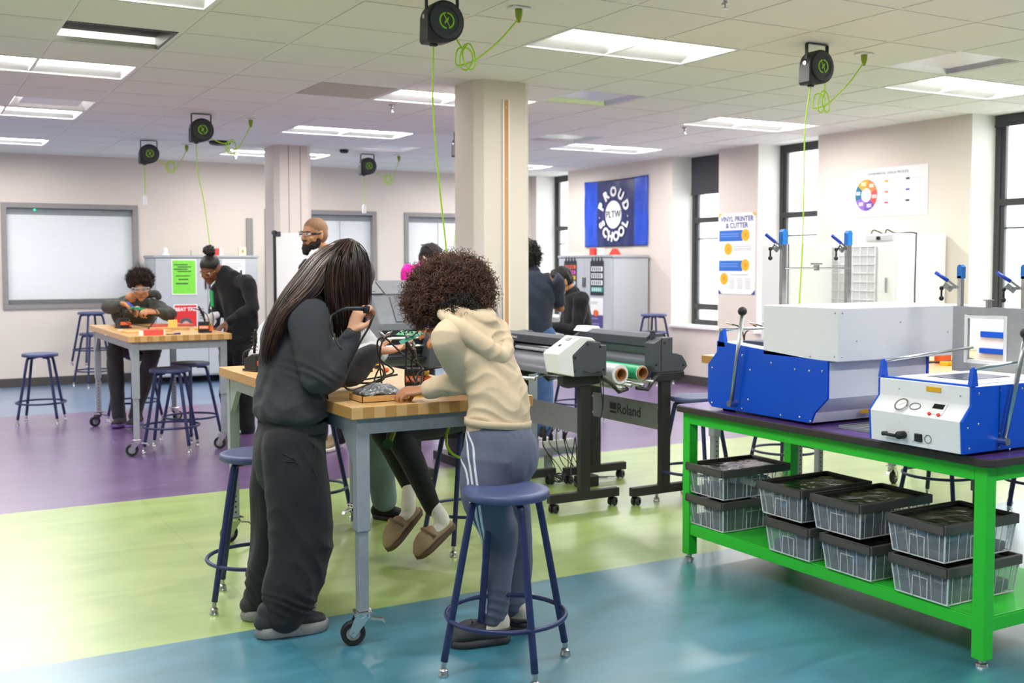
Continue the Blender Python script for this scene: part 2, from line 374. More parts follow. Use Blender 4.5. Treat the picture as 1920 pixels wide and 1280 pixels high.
for k, ((px, py), l) in enumerate(zip([(1360,2),(735,202),(1284,244),(442,292)], ['sprinkler head at the top edge right of the large light', 'sprinkler head between two lights left of the near column', 'small sprinkler head left of the right-hand ceiling light', 'distant sprinkler head beside the far column light'])):
    c = atz(px, py, H-.03); t = T('sprinkler_head', l, 'sprinkler', (c.x, c.y, H-.007), group='ceiling sprinklers')
    MB().lathe([(.028, 0), (.028, -.006), (.012, -.012), (.01, -.03), (.02, -.034), (.02, -.038), (.001, -.04)], n=14).build('escutcheon', M['zinc'], t, smooth=True, local=True)
    MB().lathe([(.004, -.03), (.004, -.055), (.016, -.056), (.016, -.059), (.001, -.06)], n=12).build('deflector', M['zinc'], t, local=True)
for (px, py), l in (((412,268), 'black round ceiling speaker behind a coiled lime cord'), ((645,283), 'tiny black ceiling sensor right of the far column')):
    c = atz(px, py, H-.02); r = .11 if px < 500 else .05
    tag(MB().lathe([(r, 0), (r, -.02), (r*.8, -.035), (.001, -.038)], (c.x, c.y, H-.007), 20).build('ceiling_speaker' if px < 500 else 'ceiling_sensor', M['blk'], smooth=True), l, 'speaker' if px < 500 else 'sensor')

# ---- walls
RD = .31                         # window recess depth
wins = [(12.645, 13.50), (9.49, 10.344), (7.98, 8.855), (5.34, 6.196), (3.0, 3.86), (.2, 1.06)]
SILL = .68
w = MB(); ys = [Y0]
for a, b in sorted(wins): w.bx(XR, XR+.5, ys[-1], a, 0, H+.03); w.bx(XR, XR+.5, a, b, 0, SILL-.03); ys.append(b)
w.bx(XR, XR+.5, ys[-1], YB+.1, 0, H+.03)
struct(w.build('wall_right', M['wall']))
w = MB(); bw = [(1.073, 2.52, .95, 2.07), (4.14, 5.62, .35, 2.07), (6.09, 7.5, .35, 2.07)]; xs = X0
for a, b, c, d in bw: w.bx(xs, a, YB, YB+.12, 0, H+.03); w.bx(a, b, YB, YB+.12, 0, c); w.bx(a, b, YB, YB+.12, d, H+.03); xs = b
w.bx(xs, XR+.5, YB, YB+.12, 0, H+.03)
struct(w.build('wall_back', M['wall']))
struct(MB().bx(X0-.1, X0, Y0, YB, 0, H+.03).build('wall_left', M['wall']))
struct(MB().bx(X0-.1, XR+.5, Y0-.1, Y0, 0, H+.03).build('wall_front', M['wall']))
struct(MB().bx(X0, XR-.006, YB-.012, YB, 0, .1).build('baseboard_back', M['base'], bevel=.003))
struct(MB().bx(XR-.012, XR, Y0, YB-.012, 0, .1).build('baseboard_right', M['base'], bevel=.003))
for n, (a, b) in enumerate(wins, 1):
    r = MB(); xo = XR+RD
    r.bx(XR+.001, XR+.5, b-.004, b+.002, SILL, H); r.bx(XR+.001, XR+.5, a-.002, a+.004, SILL, H); r.bx(XR, XR+.5, a, b, H-.004, H+.03)
    f = struct(MB().bx(xo, xo+.06, a+.004, a+.06, SILL, H-.005).bx(xo, xo+.06, b-.06, b-.004, SILL, H-.005).bx(xo, xo+.06, a+.06, b-.06, SILL, SILL+.06).bx(xo, xo+.06, a+.06, b-.06, H-.09, H-.005)
        .bx(xo-.01, xo+.05, a+.06, b-.06, 1.9, 1.96).bx(xo, xo+.05, a+.06, b-.06, .86, .93).bx(xo+.01, xo+.05, a+.06, a+.1, SILL+.06, H-.09).bx(xo+.01, xo+.05, b-.1, b-.06, SILL+.06, H-.09)
        .bx(xo+.005, xo+.045, a+.1, b-.1, 1.70, 1.715).build('window_%d' % n, M['dkframe'], bevel=.003))
    r.build('reveal', M['reveal'], f)
    MB().bx(XR-.03, xo, a-.02, b+.02, SILL-.03, SILL).build('window_sill', M['reveal'], f, bevel=.004)
    MB().bx(xo+.02, xo+.024, a+.06, b-.06, SILL+.06, H-.09).build('pane', M['pane'], f)
    if n in (2, 4):
        zb = 2.25 if n == 2 else 2.6
        MB().bx(xo-.03, xo-.027, a+.02, b-.02, zb, H-.01).bx(xo-.035, xo-.022, a+.02, b-.02, zb-.02, zb).build('roller_shade', mat('charcoal_roller_shade', '45474c', .8), f)
for n, (a, b, c, d) in enumerate(bw, 7):
    e = .055; y = YB-.02
    f = struct(MB().bx(a-.03, b+.03, y, YB+.1, d, d+e).bx(a-.03, b+.03, y, YB+.1, c-e, c).bx(a-.03, a+.03, y, YB+.1, c, d).bx(b-.03, b+.03, y, YB+.1, c, d).build('window_%d' % n, M['frame'], bevel=.004))
    g = MB().bx(a+.03, b-.03, YB+.07, YB+.078, c+.055 if n == 7 else c+.02, d-.08)
    g.build('roller_blind', M['glossblind'], f)
    MB().bx(a+.03, b-.03, YB+.09, YB+.1, c, d).build('backing', mat('dim_room_beyond', '7b8386', .8), f)
    MB().bx(a+.03, b-.03, YB+.02, YB+.026, c, d).build('pane', M['pane'], f)
    if n == 7: MB().bx(a+.04, b-.04, YB+.028, YB+.07, c+.0, c+.045).build('dark_rail', M['charcoal'], f)
    if n > 7: MB().bx(a+.5, a+.506, YB+.04, YB+.05, c, d).bx(a+1.0, a+1.006, YB+.04, YB+.05, c, d).build('glass_joint', M['frame'], f)
c = aty(65, 393, YB-.0)
tag(MB().ell((c.x, YB+.012, c.z), (.012, .006, .012), 10, 6).build('indicator_light', mat('green_led', '26d07a', .4, emit=1.5), smooth=True), 'tiny green indicator light at top of the left window', 'indicator')
# pilasters on the window wall side and a shallow beam edge
# ---- columns
def column(x0, x1, y0, y1, lab, seams, n):
    e = .055
    poly = [(x0+e, y0), (x1-e, y0), (x1, y0+e), (x1, y1-e), (x1-e, y1), (x0+e, y1), (x0, y1-e), (x0, y0+e)]
    o = struct(MB().prism(poly, 'z', 0, H).build('column_%d' % n, M['wall'], bevel=.004)); 
    MB().prism([(a+(.006 if a > (x0+x1)/2 else -.006), b+(.006 if b > (y0+y1)/2 else -.006)) for a, b in poly], 'z', 0, .1).build('baseboard', M['base'], o)
    if seams:
        q = MB()
        for s_ in seams: q.bx(s_, s_+.006, y0-.004, y0+.01, 0, H-.01)
        q.build('joint', mat('column_joint', '8e857c', .7), o)
    return o
column(3.54, 3.99, 6.72, 7.12, '', None, 1)
column(3.54, 3.96, 11.36, 11.78, '', [3.69, 3.82], 2)
t = T('cork_strip', 'tall narrow cork strip in a white edge on the near column', 'cork strip', (3.765, 6.712, .5))
MB().bx(3.748, 3.782, 6.7, 6.719, .5, 2.55).build('cork', M['cork'], t)
MB().bx(3.738, 3.748, 6.7, 6.72, .5, 2.555).bx(3.782, 3.792, 6.7, 6.72, .5, 2.555).build('edge_trim', M['whitep'], t)
MB().cyl((3.765, 6.699, 2.5), (3.765, 6.7, 2.5), .004).cyl((3.765, 6.699, 1.55), (3.765, 6.7, 1.55), .004).cyl((3.765, 6.699, 2.0), (3.765, 6.7, 2.0), .004).build('screw', M['zinc'], t)
# grey edge of the door frame left of far column
o = struct(MB().bx(3.87, 3.95, YB-.03, YB, .0, 2.0).build('trim_1', M['frame']))
# building across the street and pavement
t = T('neighbouring_building', 'pale grey building wall seen through the windows across the street', 'building', (26, 9, -.3))
MB().bx(26, 34, -12, 34, -.3, 3.6).build('facade', mat('pale_render', 'cfd3d6', .8, var=.03, scale=1), t)
MB().bx(25.9, 26, -12, 34, 1.2, 2.3).build('window_band', mat('pale_window_band', 'a9b4bb', .3), t)
struct(MB().bx(8.7, 60, -30, 60, -.45, -.3).build('ground', mat('pavement', 'c8c8c4', .85)))
# ================================================================ WORK TABLES
def caster(parent, x, y, ang, r=.045, wheel=None):
    'swivel caster under a leg: plate, fork, wheel, brake'
    t = T('caster', '', 'x', (x, y, 0)); del t['label']; del t['category']; t.parent = parent; t.rotation_euler = (0, 0, ang)
    off = .035
    MB().bx(-.035, .035, -.03, .03, .118, .124).lathe([(.022, .1), (.027, .105), (.027, .118)], n=18).build('plate', M['chrome'], t, bevel=.002, local=True)
    k = MB()
    for s_ in (-1, 1):
        y0 = s_*.019
        k.prism([(-.025, .105), (.03, .105), (off+.018, .05), (off, .03), (off-.014, .045)], 'y', y0-.0015, y0+.0015)
    k.bx(-.025, .03, -.02, .02, .1, .106); k.cyl((off, -.024, r), (off, .024, r), .006, 10)
    k.build('fork', M['chrome'], t, local=True)
    mx = Matrix.Translation((off, 0, r)) @ Matrix.Rotation(PI/2, 4, 'X')
    q = MB(); q.cur = 0
    q.lathe([(.026, -.014), (r-.004, -.015), (r, -.01), (r, .01), (r-.004, .015), (.026, .014)], n=26, mtx=mx); q.cur = 1
    q.lathe([(.001, -.011), (.026, -.011), (.026, .011), (.001, .011)], n=26, mtx=mx)
    q.build('wheel', [M['rubber'], M['steel']], t, smooth=False, angle=35, local=True)
    MB().prism([(-.03, .1), (-.075, .09), (-.085, .075), (-.08, .072), (-.07, .082), (-.03, .09)], 'y', -.012, .012).build('brake_pedal', M['zinc'], t, bevel=.002, local=True)
    return t
TW, TL, TZ = .75, 1.83, .88
def work_table():
    'origin at the near left corner of the top, on the floor'
    t = T('work_table', '', 'work table')
    MB().bx(0, TW, 0, TL, TZ-.045, TZ).build('tabletop', M['wood'], t, bevel=.003, local=True)
    a = .03; z0, z1 = TZ-.135, TZ-.046
    q = MB()
    q.bx(a+.05, TW-a-.05, a+.004, a+.03, z0+.03, z1).bx(a+.05, TW-a-.05, TL-a-.03, TL-a-.004, z0+.03, z1)
    q.bx(a+.004, a+.03, a+.05, TL-a-.05, z0+.03, z1).bx(TW-a-.03, TW-a-.004, a+.05, TL-a-.05, z0+.03, z1)
    for (yy, s_) in ((a+.05, 1), (TL-a-.05, -1)):
        for xx in (a+.004, TW-a-.03): q.prism([(yy, z0+.031), (yy+s_*.12, z0+.031), (yy, z0-.09)], 'x', xx, xx+.026)
    q.build('apron', M['steel'], t, bevel=.002, local=True)
    for k, (x, y, sx, sy) in enumerate(((a, a, 1, 1), (TW-a, a, -1, 1), (a, TL-a, 1, -1), (TW-a, TL-a, -1, -1))):
        q = MB(); x1 = x+sx*.05; y1 = y+sy*.05
        q.bx(min(x, x1), max(x, x1), min(y, y1), max(y, y1), .42, z1)
        lg = q.build('leg', M['steel'], t, bevel=.003, local=True)
        q = MB(); i = .006
        q.bx(min(x, x1)+i, max(x, x1)-i, min(y, y1)+i, max(y, y1)-i, .125, .43)
        ex = q.build('leg_extension', M['steel'], lg, bevel=.002)
        q = MB()
        for h_ in range(10):
            zz = .15+h_*.027
            yy = y1-i*sy+sy*.0006; q.cyl(((x+x1)/2, yy, zz), ((x+x1)/2, yy+sy*.001, zz), .005, 8)
        q.build('adjustment_hole', M['blk'], lg)
        caster(t, (x+x1)/2, (y+y1)/2, [2.9, 2.6, 3.4, .4][k])
    return t
tab = work_table(); tab.location = (1.39, 3.6, 0)
tab['label'] = 'maple-topped grey steel work table the two standing students lean over'; tab['group'] = 'maple work tables on casters'
copy_tree(tab, None, (1.435, 8.13, 0), label='maple-topped work table at left with the seated boy behind', group='maple work tables on casters')
copy_tree(tab, None, (3.935, 2.93, 0), label='maple-topped work table partly hidden behind the blue machine', group='maple work tables on casters')
# ================================================================ STOOLS
def stool(hz=.62, fr=.232):
    t = T('stool', '', 'stool')
    R_ = .152
    MB().lathe([(.001, hz-.004), (.06, hz-.003), (.12, hz), (.142, hz+.001), (R_-.002, hz-.004), (R_, hz-.012), (R_, hz-.022), (R_-.005, hz-.028), (.13, hz-.028), (.001, hz-.026)], n=48).build('seat', M['navyseat'], t, smooth=True, angle=50, local=True)
    for k in range(4):
        a = PI/4+k*PI/2; c, s_ = math.cos(a), math.sin(a)
        def P(r, z): return (r*c, r*s_, z)
        top = .118
        pts = smoothline([P(.05, hz-.036), P(top-.018, hz-.037), P(top, hz-.045), P(top+.012, hz-.075), P(top+.012+(fr-top-.012)*.5, (hz-.075)*.5+.02), P(fr-.003, .05)], 5)
        lg = MB().tube([Vector(p) for p in pts], .0125, 10).build('leg', M['navy'], t, smooth=True, local=True)
        MB().tube([P(fr-.003, .056), P(fr, .03)], .0095, 10).lathe([(.006, .03), (.016, .022), (.016, .012), (.019, .006), (.017, 0)], (fr*c, fr*s_, 0), 12).build('foot_glide', M['zinc'], lg, smooth=True, angle=40)
    zr = .185; rr = .118+(fr-.118)*(1-zr/(hz-.06))+.012
    MB().tube([(rr*math.cos(2*PI*k/48), rr*math.sin(2*PI*k/48), zr) for k in range(48)], .0085, 8, closed=True).build('foot_ring', M['navy'], t, smooth=True, local=True)
    MB().lathe([(.07, hz-.036), (.07, hz-.03), (.001, hz-.03)], n=24).build('under_plate', M['navy'], t, local=True)
    return t
st = stool()
stl = [(1.795, 3.205, .70, 0, 'navy stool nearest the camera in front of the track-pants student'), (1.268, 4.362, 1.218, 0, 'navy stool behind the standing student in black sweatpants'),
 (1.91, 5.60, .3, 0, 'navy stool the grey-sleeved student sits on, behind the work table legs'), (2.43, 4.72, 0, 0, 'navy stool under the student wearing tan clogs'),
 (1.08, 10.38, 1.257, 0, 'navy stool standing alone on the blue and purple floor at far left'), (1.77, 8.344, 1.152, 0, 'nearest navy stool in front of the left work table'),
 (2.02, 8.78, .55, 0, 'second navy stool tucked under the front of the left work table'), (1.82, 10.05, .5, 0, 'navy stool the seated boy with the afro sits on'),
 (1.955, 13.28, .35, 0, 'navy stool by the back wall, lower of the stacked pair'), (1.94, 13.27, .35, .245, 'navy stool by the back wall, upper of the stacked pair'),
 (7.68, 10.15, .3, 0, 'navy stool below the window sill, lower of the stacked pair by the right cabinet'), (7.67, 10.14, .3, .205, 'navy stool by the right grey cabinet, upper of the stacked pair'),
 (4.06, 4.96, .4, 0, 'navy stool with its pale seat beyond the left end of the green bench'), (5.0, 5.2, .1, 0, 'navy stool whose legs show under the blue machine bench, farther back'),
 (5.2, 4.15, .2, 0, 'navy stool seen under the bench between bins and right green leg'), (5.55, 3.75, .6, 0, 'navy stool seen past the right green bench leg'), (6.30, 5.0, .3, .205, 'navy stool top showing between the heater box and the grey plate'),
 (6.31, 5.01, .3, 0, 'navy stool under the one beside the white oven cabinet')]
for k, (x, y, rz, z, lab) in enumerate(stl):
    if k == 0: st.location = (x, y, z); st.rotation_euler = (0, 0, rz); st['label'] = lab; st['group'] = 'navy classroom stools'
    else: copy_tree(st, None, (x, y, z), rz, lab, 'navy classroom stools')

# ================================================================ GREEN BENCH
BX0, BX1, BY0, BY1, BZ = 3.16, 3.92, 2.325, 4.03, .73
t = T('green_bench', 'bright green steel bench with dark-edged purple top at right', 'workbench', (BX0, BY0, 0))
poly = [(BX0+.03, BY0), (BX1-.03, BY0), (BX1, BY0+.03), (BX1, BY1-.03), (BX1-.03, BY1), (BX0+.03, BY1), (BX0, BY1-.03), (BX0, BY0+.03), (BX0+.009, BY0+.009)]
tp = MB().prism(poly[:8], 'z', BZ-.03, BZ-.001).build('benchtop', M['edge'], t, bevel=.004)
MB().prism([(x+(.006 if x < 3.5 else -.006), y+(.006 if y < 3.2 else -.006)) for x, y in poly[:8]], 'z', BZ-.001, BZ).build('purple_surface', M['purple'], tp)
a = .035; L0, L1, M0, M1 = BX0+a, BX1-a, BY0+a, BY1-a
q = MB()
for (x0, x1, y0, y1) in ((L0, L0+.04, M0+.05, M1-.05), (L1-.04, L1, M0+.05, M1-.05), (L0+.05, L1-.05, M0, M0+.04), (L0+.05, L1-.05, M1-.04, M1)):
    q.bx(x0, x1, y0, y1, BZ-.085, BZ-.031)
q.build('top_rail', M['green'], t, bevel=.003)
q = MB()
for (x0, x1, y0, y1) in ((L0+.006, L0+.04, M0+.05, M1-.05), (L1-.04, L1-.006, M0+.05, M1-.05), (L0+.05, L1-.05, M0+.006, M0+.04), (L0+.05, L1-.05, M1-.04, M1-.006)): q.bx(x0, x1, y0, y1, .12, .168)
q.build('lower_rail', M['green'], t, bevel=.003)
MB().bx(L0+.008, L1-.008, M0+.008, M1-.008, .168, .174).build('shelf', M['green'], t, bevel=.002)
for x in (L0, L1-.05):
    for y in (M0, M1-.05):
        lg = MB().bx(x, x+.05, y, y+.05, .025, BZ-.031).build('leg', M['green'], t, bevel=.003)
        MB().lathe([(.012, .025), (.012, .012), (.02, .01), (.022, 0)], (x+.025, y+.025, 0), 16).build('foot', M['zinc'], lg)
# bins
def bin_():
    t = T('storage_bin', '', 'storage bin'); D, Wd, Hh = .40, .262, .112
    q = MB(); i = .018
    b = [(i, i), (D-i, i), (D-i, Wd-i), (i, Wd-i)]; u = [(.006, .006), (D-.006, .006), (D-.006, Wd-.006), (.006, Wd-.006)]
    q.add([(x, y, .002) for x, y in b]+[(x, y, Hh) for x, y in u], [(0,3,2,1), (0,1,5,4), (1,2,6,5), (2,3,7,6), (3,0,4,7)])
    q.build('tub', M['clear'], t, local=True)
    q = MB()
    def rib(f, k):
        q.bar(Vector(b_lo(f)), Vector(b_hi(f)), .003, .003)
    for k in range(8):
        for yy, yh in ((i, .006), (Wd-i, Wd-.006)):
            f = (k+.5)/8; q.bar((i+(D-2*i)*f, yy, .004), (.006+(D-.012)*f, yh, Hh), .0018, .0018)
    for k in range(5):
        for xx, xh in ((i, .006), (D-i, D-.006)):
            f = (k+.5)/5; q.bar((xx, i+(Wd-2*i)*f, .004), (xh, .006+(Wd-.012)*f, Hh), .0018, .0018)
    for (p, r) in zip(b, u): q.bar((p[0], p[1], .003), (r[0], r[1], Hh), .005, .005)
    for a_, c_ in ((0,1),(1,2),(2,3),(3,0)): q.bar((b[a_][0], b[a_][1], .004), (b[c_][0], b[c_][1], .004), .004, .004)
    for yy in (.012, Wd-.012): q.bar((.15, yy, .085), (.25, yy, .085), .003, .003); q.bar((.15, yy, .005), (.15, yy, .086), .003, .003); q.bar((.25, yy, .005), (.25, yy, .086), .003, .003)
    for xx in (.012, D-.012): q.bar((xx, .1, .08), (xx, .165, .08), .003, .003); q.bar((xx, .1, .005), (xx, .1, .08), .003, .003); q.bar((xx, .165, .005), (xx, .165, .08), .003, .003)
    q.build('rib', M['rib'], t, local=True)
    q = MB(); z = Hh; e = .004
    def ring(x0, x1, y0, y1, z0, z1, wt):
        q.bx(x0, x1, y0, y0+wt, z0, z1).bx(x0, x1, y1-wt, y1, z0, z1).bx(x0, x0+wt, y0+wt, y1-wt, z0, z1).bx(x1-wt, x1, y0+wt, y1-wt, z0, z1)
    ring(-e, D+e, -e, Wd+e, z-.006, z+.03, .012)
    q.build('lid_rim', M['lid'], t, bevel=.004, local=True)
    MB().bx(.008, D-.008, .008, Wd-.008, z+.014, z+.018).build('lid_panel', M['film'], t, local=True)
    return t
def bin_contents(seed, kind, parent):
    R = random.Random(seed); D, Wd = .40, .262
    q = MB(); c = ['dark', 'blue', 'white'][0]
    q.bx(.03, D-.03, .03, Wd-.03, .006, .03+R.random()*.02)
    for k in range(14):
        x, y = R.uniform(.04, D-.10), R.uniform(.05, Wd-.09); a_ = R.uniform(-.5, .5); mt = Matrix.Translation((x+.03, y+.02, R.uniform(.035, .075))) @ Matrix.Rotation(a_, 4, 'Z') @ Matrix.Rotation(R.uniform(-.3, .3), 4, 'Y')
        q.cur = R.choice(kind); q.bx(-.035, .045, -.02, .02, -.012, .014, mt)
    q.build('packed_kit', [mat('grey_kit_parts', '50565f', .6), mat('light_blue_card', '4a90c8', .6), M['paper'], M['yellow']], parent, bevel=.002, local=True)
bn = bin_(); S1 = .0
bl = [(3.19, 3.70, .176, 0, 'lower clear bin beside the left green leg', (0,)), (3.19, 3.70, .323, 0, 'upper clear bin beside the left green leg, white and blue cards inside', (0,1,2)),
 (3.175, 3.155, .176, 0, 'lower clear bin second from the left on the green shelf', (0,0,2)), (3.185, 3.21, .323, .0, 'upper clear bin second from the left, dark glossy lid', (0,1)),
 (3.175, 2.835, .176, 0, 'lower clear bin third from the left with blue pieces inside', (0,1)), (3.185, 2.90, .323, 0, 'upper clear bin third from the left with a yellow piece inside', (0,2,3)),
 (3.175, 2.49, .176, 0, 'lower clear bin next to the right green leg', (0,1,2)), (3.18, 2.51, .323, .0, 'upper clear bin next to the right green leg', (0,1))]
for k, (x, y, z, rz, lab, kd) in enumerate(bl):
    if k == 0: bn.location = (x, y, z); bn['label'] = lab; bn['group'] = 'clear bins with dark lids under the bench'; b_ = bn
    else: b_ = copy_tree(bn, None, (x, y, z), rz, lab, 'clear bins with dark lids under the bench')
for k, b_ in enumerate([o for o in bpy.data.objects if o.name.startswith('storage_bin')]): bin_contents(k, bl[k][5], b_)
cable('hanging_cord', [(3.62, 2.35, .73), (3.63, 2.315, .72), (3.62, 2.30, .6), (3.60, 2.29, .45), (3.62, 2.3, .33), (3.7, 2.33, .3)], .004, M['blk'])
tag(bpy.data.objects['hanging_cord'], 'black power cord hanging at the right photo edge by the bench', 'cord')
# ================================================================ VACUUM FORMERS
def screws(pts, r, m, parent, axis):
    q = MB(); ax = Vector(axis)
    for p in pts: q.ell(p, [r if abs(c) < .5 else r*.5 for c in ax], 8, 5)
    return q.each('screw', m, parent, smooth=True)
X0b, X1b, Yf, Yk = 3.205, 3.80, 3.13, 3.83
t = T('vacuum_forming_machine', 'large blue and white vacuum former under the raised white heater box', 'vacuum former', (X0b, Yf, BZ))
prof = [(3.19-.055+0.055, BZ+.012), (Yk-.03, BZ+.012), (Yk, BZ+.035), (Yk, .935), (Yk-.06, .995), (Yk-.06, 1.045), (3.10, 1.0), (3.10, .85), (3.17, .785)]
MB().prism(prof, 'x', X0b, X0b+.012).build('side_panel', M['blue'], t, bevel=.002)
MB().prism(prof, 'x', X1b-.012, X1b).build('side_panel', M['blue'], t, bevel=.002)
ins = [(y+(.006 if y < 3.4 else -.004), z-(.004 if z > .9 else 0)) for y, z in prof]
MB().prism(ins, 'x', X0b+.012, X1b-.012).build('body', M['white'], t)
MB().bx(X0b+.1, X1b-.1, 3.3, Yk-.12, 1.02, 1.046).build('forming_table', mat('dark_blue_bed', '2a3350', .4), t)
screws([(X0b, y, z) for y, z in ((3.60, .99), (3.42, .97), (3.13, .96), (3.2, .955), (3.28, .955), (3.55, .93), (3.56, .80), (3.25, .76), (3.19, .75), (3.8, .92), (3.8, .76), (3.6, .755), (3.36, .755))], .006, M['chrome'], t, (1,0,0))
lv = MB().tube([(X0b-.025, 3.64, .775), (X0b-.03, 3.57, 1.165)], .009, 14).build('lever', M['zinc'], t, smooth=True)
MB().ell((X0b-.03, 3.568, 1.185), .02, 20, 12).build('lever_knob', M['blk'], lv, smooth=True)
MB().cyl((X0b-.04, 3.64, .775), (X0b, 3.64, .775), .014).build('pivot', M['zinc'], lv)
for y in (Yk-.09,):
    for x in (X0b+.01, X1b-.01): MB().prism([(y-.025, 1.02), (y+.025, 1.02), (y+.008, 1.1), (y-.008, 1.1)], 'x', x-.01, x+.01).build('bracket', M['blue'], t)
MB().cyl((X0b-.005, Yk-.09, 1.095), (X1b+.02, Yk-.09, 1.095), .008).build('rod', M['zinc'], t, smooth=True)
MB().bx(3.47, 3.52, Yf+.038, Yf+.0405, .766, .781).build('warning_label', M['yellow'], t)
q = MB().prism([(X0b+.04, BZ), (X0b+.08, BZ), (X0b+.08, BZ+.012), (X0b+.04, BZ+.012)], 'y', Yk-.1, Yk-.06)
for xx in (X0b+.04, X1b-.08):
    for yy in (Yf+.1, Yk-.1): q.bx(xx, xx+.04, yy, yy+.04, BZ, BZ+.0125)
q.each('rubber_foot', M['rubber'], t)
# heater box
hx0, hx1, hy0, hy1, hz0, hz1 = 3.205, 3.975, 3.045, 3.47, 1.002, 1.215
hb = MB().bx(hx0, hx1, hy0, hy1, hz0, hz1).build('heater_box', M['white'], t, bevel=.004)
MB().bx(hx0+.03, hx1-.03, hy0+.03, hy1-.03, hz0-.003, hz0).build('heater_opening', M['charcoal'], hb)
screws([(hx0, hy0+.02, hz0+.02), (hx0, hy1-.02, hz0+.02), (hx0, hy0+.15, hz0+.012), (hx0, hy0+.02, hz1-.02)], .0045, M['zinc'], hb, (1,0,0))
screws([(hx1-.02, hy0, hz0+.02), (hx1-.02, hy0, hz1-.02), (hx0+.1, hy0, hz0+.08), (hx1-.13, hy0, hz0+.1), (hx0+.35, hy0, hz0+.15), (hx0+.02, hy0, hz0+.02), (hx0+.02, hy0, hz1-.02)], .0045, M['zinc'], hb, (0,1,0))
# raised clamp frame behind the heater
def clamp(parent, p, d):
    'toggle clamp with blue grip and black foot; d: direction it points'
    p = Vector(p); d = Vector(d).normalized()
    q = MB().bar(p, p+d*.05, .012, .012).bar(p+d*.02+Vector((0,0,-.012)), p+d*.05+Vector((0,0,.012)), .008, .02).cyl(p+d*.03+Vector((-.01,-.01,0)), p+d*.03+Vector((.01,.01,0)), .006, 10).bar(p, p+d*.04+Vector((0,0,.03)), .008, .008)
    c = q.build('toggle_clamp', M['zinc'], parent)
    MB().tube([p+d*.035+Vector((0,0,.025)), p+d*.085+Vector((0,0,.058))], .0075, 10).build('blue_grip', mat('blue_vinyl_grip', '1a3fae', .4), c, smooth=True)
    MB().cyl(p+d*.06+Vector((0,0,-.01)), p+d*.06+Vector((0,0,-.04)), .004, 8).ell(p+d*.06+Vector((0,0,-.005)), .009, 8, 5).ell(p+d*.06+Vector((0,0,-.045)), .01, 10, 6).build('clamp_foot', M['blk'], c, smooth=True)
px0, px1, py = 3.40, 3.80, 3.56
fr = MB().bar((px0, py, 1.0), (px0, py, 1.50), .026, .02, (0,1,0)).bar((px1, py, 1.0), (px1, py, 1.50), .026, .02, (0,1,0)).build('clamp_frame', M['zinc'], t, bevel=.002)
for x in (px0, px1):
    MB().prism([(x-.0145, 1.475), (x+.0145, 1.475), (x+.0145, 1.53), (x+.005, 1.542), (x-.005, 1.542), (x-.0145, 1.53)], 'y', py-.012, py+.012).build('blue_cap', mat('blue_plastic_cap', '2a78cc', .35), fr)
    clamp(fr, (x-.01, py, 1.46), (-1, .1, 0))
MB().cyl((px0, py-.01, 1.37), (px1, py-.01, 1.37), .004, 10).bx(3.585, 3.6, py-.02, py, 1.36, 1.385).bar((3.56, py-.01, 1.39), (3.625, py-.01, 1.39), .006, .006).build('cross_rod', M['zinc'], fr)
for (px, py2) in ((1380, 608), (1418, 610), (1442, 606)):
    p = aty(px, py2, 4.05)
# grid tray between the machines
t = T('gridded_tray', 'stack of clear gridded plates lying on purple top between machines', 'tray', (3.28, 2.82, BZ))
MB().bx(3.27, 3.62, 2.83, 3.10, BZ, BZ+.012).build('plate', mat('clear_grey_plate', '8b9499', .12), t, bevel=.001)
q = MB()
for k in range(9): q.bx(3.28+k*.041, 3.283+k*.041, 2.84, 3.09, BZ+.0121, BZ+.0127)
for k in range(6): q.bx(3.275, 3.615, 2.85+k*.045, 2.853+k*.045, BZ+.0121, BZ+.0127)
q.build('grid_line', M['ink'], t)
MB().bx(3.40, 3.60, 2.9, 3.05, BZ+.013, BZ+.02).build('white_plate', M['whitep'], t)
# near machine: front faces left
nx0, nx1, ny0, ny1 = 3.115, 3.72, 2.395, 2.80
t = T('vacuum_forming_machine', 'small vacuum former with a dial gauge and white control front', 'vacuum former', (nx0+.05, ny0, BZ))
pr = [(nx0+.0, BZ+.012), (nx0-.008, .852), (nx0+.04, .905), (nx0+.04, .968), (nx1, .968), (nx1, BZ+.012)]
MB().prism(pr, 'y', ny0, ny0+.01).build('side_panel', M['blue'], t, bevel=.002)
MB().prism(pr, 'y', ny1-.01, ny1).build('side_panel', M['blue'], t, bevel=.002)
MB().prism([(x-(.002 if x < 3.3 else 0), z) for x, z in pr], 'y', ny0+.01, ny1-.01).build('body', M['white'], t, bevel=.002)
MB().bx(nx0+.045, nx0+.06, ny0+.005, ny1-.005, .966, .974).build('front_trim', M['blue'], t)
MB().bx(nx0+.1, nx1-.06, ny0+.05, ny1-.05, .968, .975).build('bed_frame', M['whitep'], t, bevel=.003)
MB().bx(nx0+.16, nx1-.2, ny0+.12, ny1-.12, .975, .977).build('bed_opening', mat('dark_blue_bed', '2a3350', .4), t)
